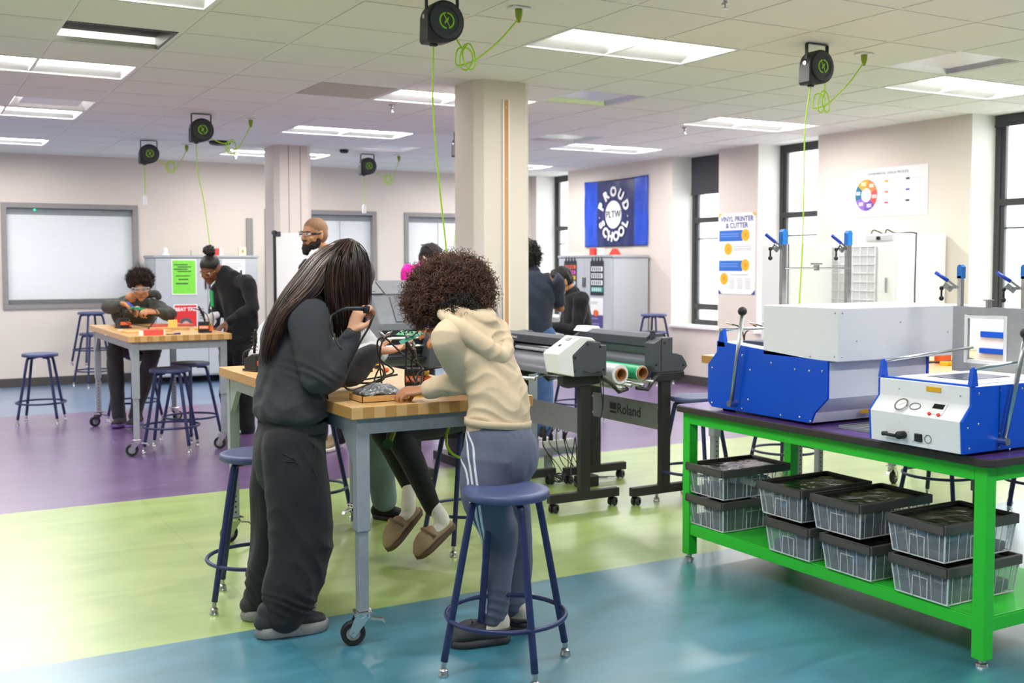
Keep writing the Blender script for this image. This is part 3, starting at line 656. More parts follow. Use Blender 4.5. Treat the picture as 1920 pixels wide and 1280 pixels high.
# sloped control strip lies between (nx0-.01,.852) and (nx0+.038,.905)
def slope(y, f, off=.001):
    a_ = Vector((nx0-.010, y, .852)); b_ = Vector((nx0+.038, y, .905)); d_ = (b_-a_).normalized(); n_ = Vector((-d_.z, 0, d_.x)); return a_.lerp(b_, f)+n_*off, d_, n_
p, d_, n_ = slope(2.665, .5)
gm = frame_mtx(p, (0,-1,0), d_)
g = MB().lathe([(.027, -.006), (.027, .008), (.022, .008), (.022, .006), (.001, .006)], mtx=gm, n=28).build('dial_gauge', M['chrome'], t, smooth=True, angle=40)
MB().lathe([(.021, .0062), (.021, .0068), (.001, .0068)], mtx=gm, n=24).build('dial_face', M['paper'], g)
MB().bar(gm @ Vector((-.008, -.006, .0072)), gm @ Vector((.012, .01, .0072)), .0012, .0006).build('needle', M['ink'], g)
gm2 = frame_mtx(slope(2.612, .55)[0], (0,-1,0), d_)
MB().tube([gm2 @ Vector((.02*math.cos(a)*(1.2 if math.cos(a) > 0 else 1), .014*math.sin(a), .0006)) for a in [k*PI/10 for k in range(20)]], .0012, 5, closed=True).build('ring_print', M['ink'], t)
gm3 = frame_mtx(slope(2.515, .6)[0], (0,-1,0), d_)
MB().bx(-.03, .03, -.025, .022, -.001, .0015, gm3).build('bezel', M['whitep'], t)
MB().bx(-.022, .022, -.003, .017, .0015, .0025, gm3).build('display', M['glassblk'], t)
for xx in (-.02, .018): MB().lathe([(.006, 0), (.006, .006), (.001, .007)], mtx=gm3 @ Matrix.Translation((xx, -.028, 0)), n=14).build('red_button', M['red'], t)
screws([(nx0+.037, 2.7, .935), (nx0+.037, 2.44, .935), (nx0-.006, 2.66, .82), (nx0-.004, 2.62, .79), (nx0-.002, 2.6, .76), (nx0, 2.75, .752), (nx0, 2.45, .752)], .004, M['zinc'], t, (1,0,0))
MB().tube([(nx0-.03, 2.715, .775), (nx0-.012, 2.71, .774)], .008).tube([(nx0-.035, 2.64, .778), (nx0, 2.64, .778)], .014, 14).tube([(nx0-.03, 2.71, .775), (nx0-.02, 2.66, .772)], .006).build('hose_connector', M['blk'], t, smooth=True)
MB().bx(nx0-.012, nx0+.0, 2.56, 2.59, .762, .79).build('power_switch', M['blk'], t, bevel=.002)
MB().tube([(nx0-.007, 2.535+.014*math.cos(k*PI/8), .776+.014*math.sin(k*PI/8)) for k in range(16)], .001, 5, closed=True).build('ring_print', M['ink'], t)
MB().bx(nx0+.0345, nx0+.0375, 2.52, 2.58, .938, .955).build('warning_label', M['yellow'], t)
screws([(x, ny0, z) for x, z in ((3.145, .76), (3.135, .83), (3.19, .945), (3.19, .84), (3.3, .95), (3.3, .80), (3.36, .74), (3.3, .752), (3.42, .95))], .005, M['chrome'], t, (0,1,0))
MB().bx(3.296, 3.3, ny0-.002, ny0, BZ+.02, .965).build('panel_seam', mat('dark_blue_seam', '083080', .5), t)
lv = MB().tube([(3.30, ny0-.02, .775), (3.385, ny0-.02, 1.07), (3.40, ny0-.02, 1.13)], .0085, 14).build('lever', M['zinc'], t, smooth=True)
MB().ell((3.405, ny0-.02, 1.145), .02, 18, 10).build('lever_knob', M['blk'], lv, smooth=True)
MB().cyl((3.30, ny0-.035, .775), (3.30, ny0, .775), .013).build('pivot', M['zinc'], lv)
for (x, y) in ((nx0+.055, ny0+.01), (nx0+.055, ny1-.01)):
    MB().prism([(x-.018, .97), (x+.018, .97), (x+.007, 1.03), (x-.007, 1.03)], 'y', y-.008, y+.008).ell((x, y, 1.03), .007, 10, 6).build('bracket', M['blue'], t)
    MB().cyl((x, y, 1.028), (nx1-.05, y, 1.06), .006).build('rod', M['zinc'], t, smooth=True)
q = MB()
for xx in (nx0+.04, nx1-.08):
    for yy in (ny0+.05, ny1-.09): q.bx(xx, xx+.04, yy, yy+.04, BZ, BZ+.0125)
q.each('rubber_foot', M['rubber'], t)
# raised grey clamp plate with a window
PX = 3.64
pl = MB(); y0, y1, z0, z1 = 2.55, 2.86, .965, 1.22; wy0, wy1, wz0, wz1 = 2.63, 2.79, 1.015, 1.175
pl.bx(PX, PX+.012, y0, wy0, z0, z1).bx(PX, PX+.012, wy1, y1, z0, z1).bx(PX, PX+.012, wy0, wy1, z0, wz0).bx(PX, PX+.012, wy0, wy1, wz1, z1)
pl = pl.build('clamp_plate', mat('grey_plate', 'a3a3a6', .5), t)
q = MB(); e = .014
q.bx(PX-.004, PX, wy0-e, wy0, wz0-e, wz1+e).bx(PX-.004, PX, wy1, wy1+e, wz0-e, wz1+e).bx(PX-.004, PX, wy0, wy1, wz0-e, wz0).bx(PX-.004, PX, wy0, wy1, wz1, wz1+e)
q.build('window_bezel', M['whitep'], pl, bevel=.001)
q = MB().bar((PX+.03, y0+.02, .97), (PX+.03, y0+.02, 1.34), .02, .016, (0,1,0)).bar((PX+.03, y1-.01, .97), (PX+.03, y1-.01, 1.34), .02, .016, (0,1,0)).bx(PX-.005, PX+.02, (y0+y1)/2-.005, (y0+y1)/2+.005, 1.22, 1.25).bx(PX-.01, PX+.025, (y0+y1)/2-.012, (y0+y1)/2+.012, 1.245, 1.25)
fr = q.build('clamp_frame', M['zinc'], t)
for y in (y0+.02, y1-.01):
    MB().prism([(y-.012, 1.33), (y+.012, 1.33), (y+.012, 1.375), (y+.004, 1.384), (y-.004, 1.384), (y-.012, 1.375)], 'x', PX+.02, PX+.042).build('blue_cap', MATS['blue_plastic_cap'], fr)
    clamp(fr, (PX+.02, y+.01, 1.295), (-.35, 1, 0))
# third machine glimpsed through the plate window
t = T('vacuum_forming_machine', 'white and blue machine glimpsed through the small plate window', 'vacuum former', (5.0, 3.2, .88))
MB().bx(4.765, 5.36, 2.97, 3.60, .882, 1.105).build('body', M['white'], t, bevel=.004)
MB().bx(4.752, 4.765, 2.98, 3.57, 1.02, 1.05).bx(4.745, 4.765, 2.98, 3.57, .94, .966).build('blue_band', M['blue'], t, bevel=.002)
v, f = text_mesh('ch', .06, frame_mtx((4.763, 3.30, .975), (0,-1,0), (0,0,1)), .001); MB().add(v, f).build('lettering', M['ink'], t)
copy_tree(tab, None, (4.745, 2.93, 0), label='maple work table under the half-hidden white machine at right', group='maple work tables on casters')
# ================================================================ CORD REELS
def reel(x, y, label, drop, plug, swag, mir=1):
    t = T('cord_reel', label, 'cord reel', (x, y, H-.003), group='black cord reels hanging from the ceiling')
    zc = H-.145; th = .045; R_ = .098
    q = MB()
    pr = [(x+R_*math.cos(a), zc+R_*math.sin(a)) for a in [math.radians(k) for k in range(-62, 181, 9)]]
    pr += [(x-R_-.002, zc-.09), (x-R_+.005, zc-.105), (x-.02, zc-.105), (x+.02, zc-.096)]
    q.prism(pr, 'y', y-th, y+th)
    q.build('housing', M['charcoal'], t, bevel=.006)
    q = MB(); q.lathe([(.085, 0), (.085, .008), (.078, .012), (.062, .012), (.06, .007), (.001, .007)], mtx=frame_mtx((x, y-th, zc), (1,0,0), (0,0,1)), n=36)
    # frame_mtx z axis points to -y
    dsk = q.build('side_disc', M['dk'], t, smooth=True, angle=35)
    q = MB(); fm = frame_mtx((x, y-th-.0075, zc), (1,0,0), (0,0,1)); n = 40
    for a0, a1 in ((100, 268), (288, 448)):
        ks = [math.radians(a0+(a1-a0)*k/24) for k in range(25)]
        vs = [fm @ Vector((.040*math.cos(a), .040*math.sin(a), .0015)) for a in ks]+[fm @ Vector((.032*math.cos(a), .032*math.sin(a), .0015)) for a in ks]
        q.add(vs, [(k, k+1, k+26, k+25) for k in range(24)])
    q.add([fm @ Vector(p) for p in ((-.02, .032, .0015), (-.016, .034, .0015), (.0, .006, .0015), (-.004, .0, .0015))], [(0,1,2,3)])
    q.add([fm @ Vector(p) for p in ((-.012, -.018, .0015), (.002, -.004, .0015), (.012, .02, .0015), (.010, .004, .0015), (-.002, .008, .0015), (-.012, -.006, .0015))], [(0,1,3,2,4,5)])
    q.add([fm @ Vector(p) for p in ((.004, -.002, .0015), (.0, -.006, .0015), (.016, -.034, .0015), (.02, -.032, .0015))], [(0,1,2,3)])
    q.build('printed_emblem', M['limelogo'], dsk)
    q = MB().bx(x-.078, x+.078, y-.012, y+.012, H-.012, H-.006)
    for s_ in (-1, 1): q.bx(x+s_*.082-.004, x+s_*.082+.004, y-.012, y+.012, zc+.0, H-.01)
    q.build('bracket', M['charcoal'], t, bevel=.003)
    MB().cyl((x-.098, y, zc+.02), (x-.086, y, zc+.02), .011).build('bracket_bolt', M['zinc'], t)
    MB().bx(x-.06, x-.03, y-.012, y+.012, zc-.115, zc-.1).build('cable_guide', M['blk'], t)
    if drop:
        MB().tube([Vector(p) for p in smoothline([(x-.046, y, zc-.11)]+drop, 8)], .0042, 8).build('drop_cord', M['lime'], t, smooth=True)
    a = Vector((x+.07, y, zc-.06)); b = Vector((plug[0], plug[1], H-.06)); L = []
    c = Vector(swag)
    L.append(a); L.append(a.lerp(c, .6)+Vector((-.0, 0, -.0)))
    for k in range(0, 22):
        an = PI*.7+k*2*PI/9.3; rr = .052+.006*math.sin(k*1.7); L.append(c+Vector((rr*math.cos(an)*.75, .004*k-.03, rr*math.sin(an)*1.15)))
    L += [c+Vector((.06, .02, .0)), c.lerp(b, .55)+Vector((.02, 0, -.02)), b.lerp(c, .12)+Vector((.01,0,.0)), b]
    MB().tube([Vector(p) for p in smoothline(L, 4)], .0042, 8).build('supply_cord', M['lime'], t, smooth=True)
    MB().tube([b+Vector((0,0,-.02)), b+Vector((0,0,.015)), b+Vector((0,0,.045))], [.008, .018, .02], 14).each('plug', mat('olive_lime_plug', '8fa832', .5), t, smooth=True)
    MB().bx(b.x-.05, b.x+.05, b.y-.035, b.y+.035, H-.014, H-.006).build('ceiling_socket', M['whitep'], t)
    return t
reel(2.30, 4.72, 'largest black cord reel with lime emblem at the top centre', [tuple(at(812, 200, 5.2)), tuple(at(822, 330, 5.28)), tuple(at(835, 450, 5.36)), tuple(at(840, 520, 5.4)), tuple(at(846, 600, 5.35)), tuple(at(850, 665, 5.1))], (2.765, 4.79), (2.45, 4.74, 2.40))
reel(4.74, 4.705, 'black cord reel hanging at upper right over the green bench', [(4.66, 4.71, 2.2), (4.655, 4.71, 1.9), (4.65, 4.71, 1.5), (4.63, 4.72, .97), (4.63, 4.72, .9)], (5.21, 4.776), (4.85, 4.75, 2.36))
reel(2.29, 9.39, 'black cord reel above the left table with a long lime cord', [(2.25, 9.38, 2.2), (2.3, 9.36, 1.9), (2.34, 9.3, 1.4), (2.36, 9.28, 1.15)], (2.75, 9.5), (2.56, 9.42, 2.42))
reel(2.29, 11.6, 'small far black cord reel at left, cord ending in a tag', [(2.245, 11.6, 2.3), (2.245, 11.6, 2.12)], (2.72, 11.8), (2.53, 11.68, 2.43))
reel(4.78, 11.8, 'smallest black cord reel right of the far column', [(4.73, 11.8, 2.3), (4.735, 11.8, 2.1)], (5.15, 11.74), (5.03, 11.77, 2.40))
reel(4.80, 9.42, 'black cord reel half hidden behind the near column', [(4.76, 9.44, 2.2), (4.74, 9.44, 1.8), (4.70, 9.46, 1.3)], (5.2, 9.5), (4.98, 9.44, 2.42))
for (x, y, z, l) in ((2.245, 11.6, 2.07, 'white tag on the cord of the small far-left reel'), (4.735, 11.8, 2.05, 'white tag on the cord of the smallest reel')):
    tag(MB().bx(x-.022, x+.022, y-.01, y+.01, z-.05, z+.03).prism([(x-.022, z+.03), (x+.022, z+.03), (x+.006, z+.055), (x-.006, z+.055)], 'y', y-.01, y+.01).build('connector_cap', M['whitep'], bevel=.004), l, 'tag')

# ================================================================ VINYL CUTTERS
def Tstand(t, xc, ys, ztop, mt):
    for y in ys:
        MB().bx(xc-.033, xc+.033, y-.02, y+.02, .1, ztop).build('post', mt, t, bevel=.003)
        MB().bx(xc-.235, xc+.235, y-.02, y+.02, .055, .105).each('foot_bar', mt, t, bevel=.003)
        for x in (xc-.2, xc+.2):
            mx = Matrix.Translation((x, y, .026)) @ Matrix.Rotation(PI/2, 4, 'X') @ Matrix.Rotation(.5, 4, 'Y')
            q = MB()
            for z in (-.014, .014): q.lathe([(.01, z-.009), (.024, z-.008), (.026, z), (.024, z+.008), (.01, z+.009)], mtx=mx, n=18)
            q.cyl((x, y, .03), (x, y, .056), .008, 10); q.ell((x, y, .035), (.016, .02, .016), 10, 6)
            q.build('twin_wheel_caster', M['blk'], t, smooth=True, angle=40)
ya, yb = 5.03, 5.86
t = T('vinyl_cutter', 'grey vinyl cutter with white control panel facing left, nearer of the two', 'vinyl cutter', (3.34, 5.4, 0))
xc = 3.36
Tstand(t, xc, (5.09, 5.78), .72, M['charcoal'])
def sidep(y0, y1, mt, x_, s_, name='end_housing'):
    # silhouette in x-z, s_ = -1 faces left
    P = [(-.04, .768), (-.125, .77), (-.135, .88), (.0, .985), (.06, .978), (.13, .955), (.13, .94), (.16, .938), (.16, .766)]
    return MB().prism([(x_-s_*p[0] if s_ < 0 else x_-p[0], p[1]) for p in P] if s_ > 0 else [(x_+p[0], p[1]) for p in P], 'y', y0, y1).build(name, mt, t, bevel=.005)
P = [(3.245, .768), (3.235, .885), (3.33, .96), (3.42, .956), (3.42, .938), (3.46, .938), (3.46, .766)]
eh = MB().prism(P, 'y', ya-.02, ya+.13).build('end_housing', M['slate'], t, bevel=.004)
Wp = [(3.245, .768), (3.152, .79), (3.131, .9), (3.283, .992), (3.36, .982), (3.39, .962), (3.33, .965), (3.232, .887)]
cp = MB().prism(Wp, 'y', ya-.022, ya+.13).build('control_panel', M['whitep'], t, bevel=.006)
d_ = Vector((3.283-3.131, 0, .092)).normalized(); fm = frame_mtx((3.24, ya+.05, .9695), (0,-1,0), d_)
MB().bx(-.02, .02, .0, .025, -.001, .002, fm).build('lcd', mat('lcd_grey', '8c8a86', .3), cp); MB().bx(-.012, .005, -.06, -.045, -.001, .003, fm).build('key', M['dk'], cp)
q = MB()
for x, z in ((3.415, .93), (3.245, .80), (3.44, .80), (3.25, .875), (3.33, .945)): q.cyl((x, ya-.0225, z), (x, ya-.018, z), .0075, 12)
q.each('screw_hole', M['blk'], eh)
MB().prism([(3.2, .72), (3.2, .765), (3.47, .765), (3.47, .735), (3.44, .715), (3.24, .70)], 'y', 5.06, 5.12).prism([(3.2, .72), (3.2, .765), (3.47, .765), (3.47, .735), (3.44, .715), (3.24, .70)], 'y', 5.75, 5.81).each('mount', M['charcoal'], t, bevel=.004)
MB().prism([(3.18, .77), (3.2, .80), (3.46, .80), (3.46, .768)], 'y', ya+.13, yb-.1).build('base_tray', M['dk'], t, bevel=.003)
# curved front platen
pp = [(3.30, .872), (3.25, .87), (3.21, .855), (3.18, .83), (3.165, .80), (3.16, .775), (3.30, .775)]
MB().prism(pp, 'y', ya+.13, yb-.1).build('platen', mat('satin_grey_platen', '6c6e76', .3), t, bevel=.002, angle=50)
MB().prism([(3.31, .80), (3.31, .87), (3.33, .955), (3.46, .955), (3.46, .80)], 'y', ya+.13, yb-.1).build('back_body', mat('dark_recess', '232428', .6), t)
MB().prism([(3.275, .925), (3.275, .97), (3.30, .985), (3.46, .97), (3.46, .95), (3.33, .945)], 'y', ya+.12, yb-.02).build('top_cover', M['slate'], t, bevel=.003)
MB().prism([(3.245, .768), (3.19, .79), (3.26, .87), (3.275, .97), (3.42, .985), (3.46, .95), (3.46, .766)], 'y', yb-.1, yb).build('end_housing', M['slate'], t, bevel=.005)
for (z, r, n) in ((.908, .007, 'guide_rail'), (.888, .008, 'roller_bar')): MB().cyl((3.30, ya+.13, z), (3.30, yb-.1, z), r, 12).build(n, M['zinc'], t, smooth=True)
q = MB()
for k in range(34): q.cyl((3.30, ya+.15+k*.017, .889), (3.30, ya+.158+k*.017, .889), .0105, 10)
q.build('grit_ring', M['whitep'], t)
v, f = text_mesh('Roland', .022, frame_mtx((3.2745, yb-.13, .952), (0,-1,0), (0,0,1)), .0006); MB().add(v, f).build('lettering', M['paper'], t)
sil = MB().bx(xc-.018, xc-.012, 5.10, 5.78, .43, .575).build('crossbar_plate', M['silver'], t, bevel=.001)
q = MB()
for y in (5.115, 5.765):
    for z in (.45, .555): q.ell((xc-.018, y, z), (.004, .007, .007), 10, 6)
q.each('bolt', M['zinc'], sil, smooth=True)
q = MB().tube([(3.44, 5.03, .755), (3.50, 5.03, .72), (3.56, 5.03, .665), (3.62, 5.03, .68)], .012, 6).tube([(3.44, 5.8, .755), (3.50, 5.8, .72), (3.56, 5.8, .665), (3.62, 5.8, .68)], .012, 6)
br = q.each('media_arm', M['charcoal'], t)[0]
MB().cyl((3.555, 5.0, .69), (3.555, 5.83, .69), .012, 14).cyl((3.62, 5.0, .70), (3.62, 5.83, .70), .012, 14).each('media_shaft', M['zinc'], br, smooth=True)
MB().cyl((3.10, 5.2, .745), (3.10, 5.8, .745), .01, 14).tube([(3.10, 5.25, .745), (3.2, 5.25, .765)], .006).build('front_shaft', M['zinc'], t, smooth=True)
for k, pts in enumerate(([(3.40, 5.0, .79), (3.42, 4.99, .6), (3.40, 5.0, .5), (3.42, 5.05, .42)], [(3.3, 5.0, .80), (3.35, 4.995, .785), (3.42, 5.0, .78), (3.43, 5.0, .6), (3.41, 5.02, .48)])):
    MB().tube([Vector(p) for p in smoothline(pts, 8)], .003, 6).build('power_lead', M['blk'], t, smooth=True)
# second cutter
xc = 3.875
t = T('vinyl_cutter', 'grey vinyl cutter seen from its back with the lettered crossbar, farther right', 'vinyl cutter', (xc, 5.4, 0))
Tstand(t, xc, (5.02, 5.74), .74, M['charcoal'])
P = [(3.80, .765), (3.785, .80), (3.782, .935), (3.84, .965), (3.92, .967), (3.92, .875), (3.95, .873), (3.99, .86), (4.02, .82), (4.03, .795), (4.0, .765)]
for y0, y1 in ((ya-.03, ya+.06), (yb-.06, yb)): e_ = MB().prism(P, 'y', y0, y1).build('end_housing', M['slate'], t, bevel=.004)
eh = MB()
for x, z in ((3.86, .935), (3.80, .81), (4.0, .80)): eh.cyl((x, ya-.0325, z), (x, ya-.028, z), .0075, 12)
eh.each('screw_hole', M['blk'], t)
MB().bx(3.835, 3.838, ya-.032, ya-.029, .77, .966).build('seam', M['blk'], t)
MB().prism([(3.80, .715), (3.80, .765), (4.0, .765), (4.0, .735), (3.97, .715)], 'y', 4.99, 5.05).prism([(3.80, .715), (3.80, .765), (4.0, .765), (4.0, .735), (3.97, .715)], 'y', 5.71, 5.77).each('mount', M['charcoal'], t, bevel=.004)
MB().prism([(3.79, .915), (3.79, .965), (3.83, .985), (3.92, .985), (3.93, .9), (3.82, .895)], 'y', ya+.06, yb-.06).build('top_cover', M['slate'], t, bevel=.004)
MB().prism([(3.80, .905), (3.81, .865), (3.93, .865), (3.93, .905)], 'y', ya+.06, yb-.06).build('inner_body', mat('dark_green_grey', '4c5553', .5), t)
MB().prism([(3.79, .79), (3.795, .84), (3.82, .865), (3.86, .87), (3.93, .865), (3.93, .775), (3.80, .775)], 'y', ya+.06, yb-.06).build('platen', MATS['satin_grey_platen'], t, angle=50)
MB().prism([(3.93, .775), (3.93, .865), (3.98, .855), (4.015, .82), (4.02, .79), (4.0, .775)], 'y', ya+.06, yb-.06).build('front_platen', MATS['satin_grey_platen'], t, angle=50)
MB().prism([(3.78, .966), (3.90, .966), (3.88, 1.0), (3.81, 1.0)], 'y', yb-.16, yb).build('control_panel', M['whitep'], t, bevel=.006)
MB().bx(3.815, 3.84, ya+.03, ya+.05, .96, 1.0).ell((3.825, ya+.04, 1.0), (.014, .016, .01), 10, 6).build('release_lever', M['dk'], t)
sil = MB().bx(xc-.03, xc-.024, 5.02, 5.74, .425, .577).build('crossbar_plate', M['silver'], t, bevel=.001)
q = MB()
for y in (5.04, 5.72):
    for z in (.45, .555): q.ell((xc-.03, y, z), (.004, .007, .007), 10, 6)
q.each('bolt', M['zinc'], sil, smooth=True)
fm = frame_mtx((xc-.0305, 5.33, .503), (0,-1,0), (0,0,1))
v, f = text_mesh('Roland', .088, fm, .0006, bold=.001); MB().add(v, f).bx(-.20+.0, -.13, -.008, .034, -.0005, .0008, fm).bx(-.20, -.13, -.032, -.018, -.0005, .0008, fm).build('lettering', M['ink'], sil)
q = MB().tube([(3.82, 5.0, .76), (3.76, 5.0, .70), (3.74, 5.0, .672), (3.66, 5.0, .685)], .012, 6).tube([(3.82, 5.78, .76), (3.76, 5.78, .70), (3.74, 5.78, .672), (3.66, 5.78, .685)], .012, 6)
br = q.each('media_arm', M['charcoal'], t)[0]
MB().cyl((3.70, 4.99, .70), (3.70, 5.8, .70), .012, 14).cyl((3.77, 4.99, .715), (3.77, 5.8, .715), .012, 14).each('media_shaft', M['zinc'], br, smooth=True)
def roll(x, z, r, y0, y1, mo, label, ri=.026):
    t = T('vinyl_roll', label, 'vinyl roll', (x, y0, z), group=None)
    mx = Matrix.Translation((x, y1, z)) @ Matrix.Rotation(PI/2, 4, 'X'); L_ = y1-y0
    MB().lathe([(ri+.005, 0), (r, 0), (r, L_), (ri+.005, L_)], mtx=mx, n=40).build('vinyl', mo, t, smooth=True, angle=40)
    MB().lathe([(ri, 0), (ri+.006, 0), (ri+.006, L_+.012), (ri, L_+.012), (ri, 0)], mtx=mx, n=40).build('core', M['core'], t, smooth=True, angle=40)
    MB().lathe([(ri+.008, L_), (r-.001, L_), (r-.001, L_+.001), (ri+.008, L_+.001)], mtx=mx, n=40).build('end_edge', M['whitep'], t)
roll(3.59, .762, .056, 5.06, 5.6, mat('white_vinyl', 'e4e6ee', .3), 'white vinyl roll with brown core lying between the cutters', .03)
roll(3.735, .763, .044, 5.05, 5.62, M['vinylg'], 'green vinyl roll with brown core lying between the cutters', .03)
# ---- power strip on a grey stand behind the front cutter, with leads
t = T('printer_stand', 'grey steel stand carrying a power strip behind the front cutter', 'stand', (3.6, 6.1, 0))
MB().bx(3.46, 3.6, 6.0, 6.1, .03, .92).each('upright', M['steel'], t, bevel=.004)
MB().bx(3.2, 3.62, 6.02, 6.08, .0, .05).each('foot_bar', M['steel'], t, bevel=.003)
def on(px, py, y): return aty(px, py, y)
a = on(1016, 868, 5.93); b = on(1076, 862, 5.93)
t = T('power_strip', 'white power strip full of black plugs behind the front cutter', 'power strip', (a.x, 5.93, 0))
MB().bx(a.x, b.x, 5.93, 5.97, .205, .25).build('strip_body', M['whitep'], t, bevel=.004)
MB().bx(a.x-.2, b.x+.1, 5.93, 5.99, .155, .195).build('shelf_bar', M['steel'], t, bevel=.003)
MB().bx(a.x+.05, a.x+.09, 5.945, 5.985, 0, .156).build('support', M['steel'], t)
for k in range(4):
    x = a.x+.03+k*.05; MB().tube([(x, 5.945, .25), (x, 5.945, .285), (x, 5.945, .30)], [.013, .012, .005], 8).each('plug', M['blk'] if k != 2 else M['whitep'], t)
R = random.Random(4)
for k in range(7):
    x = a.x+.03+(k % 4)*.05
    pts = [(x, 5.945, .30), (x+R.uniform(-.05, .05), 5.9, .36), (x+R.uniform(-.08, .08), 5.86, .25), (x+R.uniform(-.05, .1), 5.84, .1), (x+R.uniform(-.05, .15), 5.82, .02), (x+.1+R.uniform(-.1, .15), 5.8, .008), (x+.2+R.uniform(-.1, .1), 5.75, .01)]
    MB().tube([Vector(p) for p in smoothline(pts, 8)], .003, 6).build('cord', M['blk'], t, smooth=True)
q = MB(); P = []
for k in range(90):
    P.append((3.57+.05*math.cos(k*.5)+R.uniform(-.01, .01), 5.72+.04*math.sin(k*.5), .01+abs(.045*math.sin(k*.37))+.02))
tag(MB().tube([Vector(p) for p in smoothline(P, 4)], .0032, 6).build('cable_coil', M['blk'], smooth=True), 'tangle of black cables on the green floor beneath the front cutter', 'cable')
t = T('power_brick', 'black power brick and cables on the floor by the rear cutter foot', 'adapter', (3.72, 5.6, 0))
MB().bx(3.66, 3.80, 5.58, 5.66, .0, .07).build('brick', M['blk'], t, bevel=.006)
MB().tube([Vector(p) for p in smoothline([(3.68, 5.6, .04), (3.62, 5.55, .02), (3.6, 5.6, .1), (3.66, 5.66, .25), (3.7, 5.7, .3), (3.72, 5.72, .2), (3.7, 5.68, .06)], 8)], .004, 6).build('cord', M['blk'], t, smooth=True)
# ================================================================ LARGE FORMAT PRINTER (behind the two students)
t = T('large_format_printer', 'wide grey large-format printer behind the two standing students', 'printer', (3.0, 6.5, 0))
yP = 6.30
def pz(px, py, y=yP): return aty(px, py, y)
A_ = pz(684, 527, 6.55); B_ = pz(860, 660, 6.3)
x0, x1 = 2.62, 3.50
MB().prism([(6.30, .75), (6.30, 1.02), (6.42, 1.19), (6.62, 1.285), (6.95, 1.285), (7.0, 1.2), (7.0, .75)], 'x', x0, x1).build('body', mat('printer_mid_grey', '7b7e86', .45), t, bevel=.01)
d_ = Vector((0, .12, .17)).normalized(); d2 = Vector((0, .2, .095)).normalized()
fa = frame_mtx((2.62, 6.30, 1.02), (1,0,0), d_); fb = frame_mtx((2.62, 6.42, 1.19), (1,0,0), d2)
MB().bx(.12, .70, .01, .20, 0, .010, fa).build('lower_cover', mat('printer_light_grey', '7f8188', .7, spec=.3), t, bevel=.002)
MB().bx(.10, .60, .015, .21, 0, .012, fb).build('upper_cover', mat('printer_light_grey2', '83858c', .75, spec=.2), t, bevel=.002)
MB().bx(.62, .86, .015, .21, 0, .016, fb).build('ink_cover', MATS['printer_light_grey'], t, bevel=.002)
MB().bx(-.0, .09, .02, .19, 0, .012, fb).bx(.015, .045, .05, .14, .012, .014, fb).build('control_panel', mat('printer_dark_grey', '4a4c53', .5), t, bevel=.002)
MB().bx(.34, .44, .02, .06, .01, .014, fa).build('white_label', M['whitep'], t)
MB().prism([(6.16, .74), (6.16, .93), (6.22, 1.0), (6.30, 1.02), (6.30, .74)], 'x', 2.90, 3.50).build('front_bin', MATS['printer_dark_grey'], t, bevel=.01)
MB().bx(2.87, 3.02, 6.18, 6.28, 1.0, 1.022).build('blue_sheet', mat('blue_sheet', '2c4fa8', .5), t); 
MB().bx(x0+.02, x0+.32, 6.26, 6.30, .84, .98).bx(x0+.02, x0+.3, 6.2, 6.3, .80, .81).build('paper_exit', M['blk'], t)
q = MB()
for z in (.88, .93): q.cyl((x0+.02, 6.25, z), (x0+.34, 6.25, z), .012, 10)
q.build('roller_bar', M['zinc'], t)
MB().bx(x0+.32, x0+.38, 6.5, 6.8, .06, .76).bx(x1-.16, x1-.1, 6.5, 6.8, .06, .76).bx(x0+.38, x1-.16, 6.62, 6.68, .2, .26).each('leg_frame', M['charcoal'], t, bevel=.004)
MB().bx(x0+.3, x0+.4, 6.35, 6.95, .0, .06).bx(x1-.18, x1-.08, 6.3, 7.0, .0, .06).each('foot', M['charcoal'], t, bevel=.004)
# ================================================================ CABINETS
def cabinet(name, lab, loc, wd, dp, ht, rz, z0=.09):
    t = T(name, lab, 'cabinet', loc, rz)
    MB().bx(0, wd, 0, dp, z0, ht-.03).build('body', M['steel_dk'] if 0 else mat('cabinet_light_grey', 'b4b8be', .45, var=.01), t, local=True, bevel=.003)
    MB().bx(-.015, wd+.015, -.02, dp+.01, ht-.03, ht).build('top', mat('cabinet_top_grey', 'a9acb0', .4, var=.01), t, local=True, bevel=.004)
    for k in range(2):
        x = .012+k*(wd-.02)/2
        d = MB().bx(x, x+(wd-.03)/2, -.018, 0, z0+.02, ht-.04).build('door', mat('cabinet_door_grey', 'b9bdc2', .4, var=.01), t, local=True, bevel=.002)
        MB().bx(x+((wd-.03)/2-.03 if k == 0 else .012), x+((wd-.03)/2-.012 if k == 0 else .03), -.026, -.018, ht-.40, ht-.28).build('handle', M['blk'], d)
    for x in (.06, wd-.06):
        for y in (.06, dp-.06):
            MB().cyl((x-.012, y, .032), (x+.012, y, .032), .032, 16).bx(x-.018, x+.018, y-.02, y+.02, .06, z0).build('caster', M['blk'], t, local=True)
    return t
cabinet('storage_cabinet', 'grey two-door cabinet on casters against the back wall at left', (2.60, 13.0, 0), 1.22, .55, 1.52, 0)
cabinet('storage_cabinet', 'grey cabinet with word posters on its doors under the blue banner', (7.52, 11.97, 0), 1.22, .52, 1.52, -PI/2)
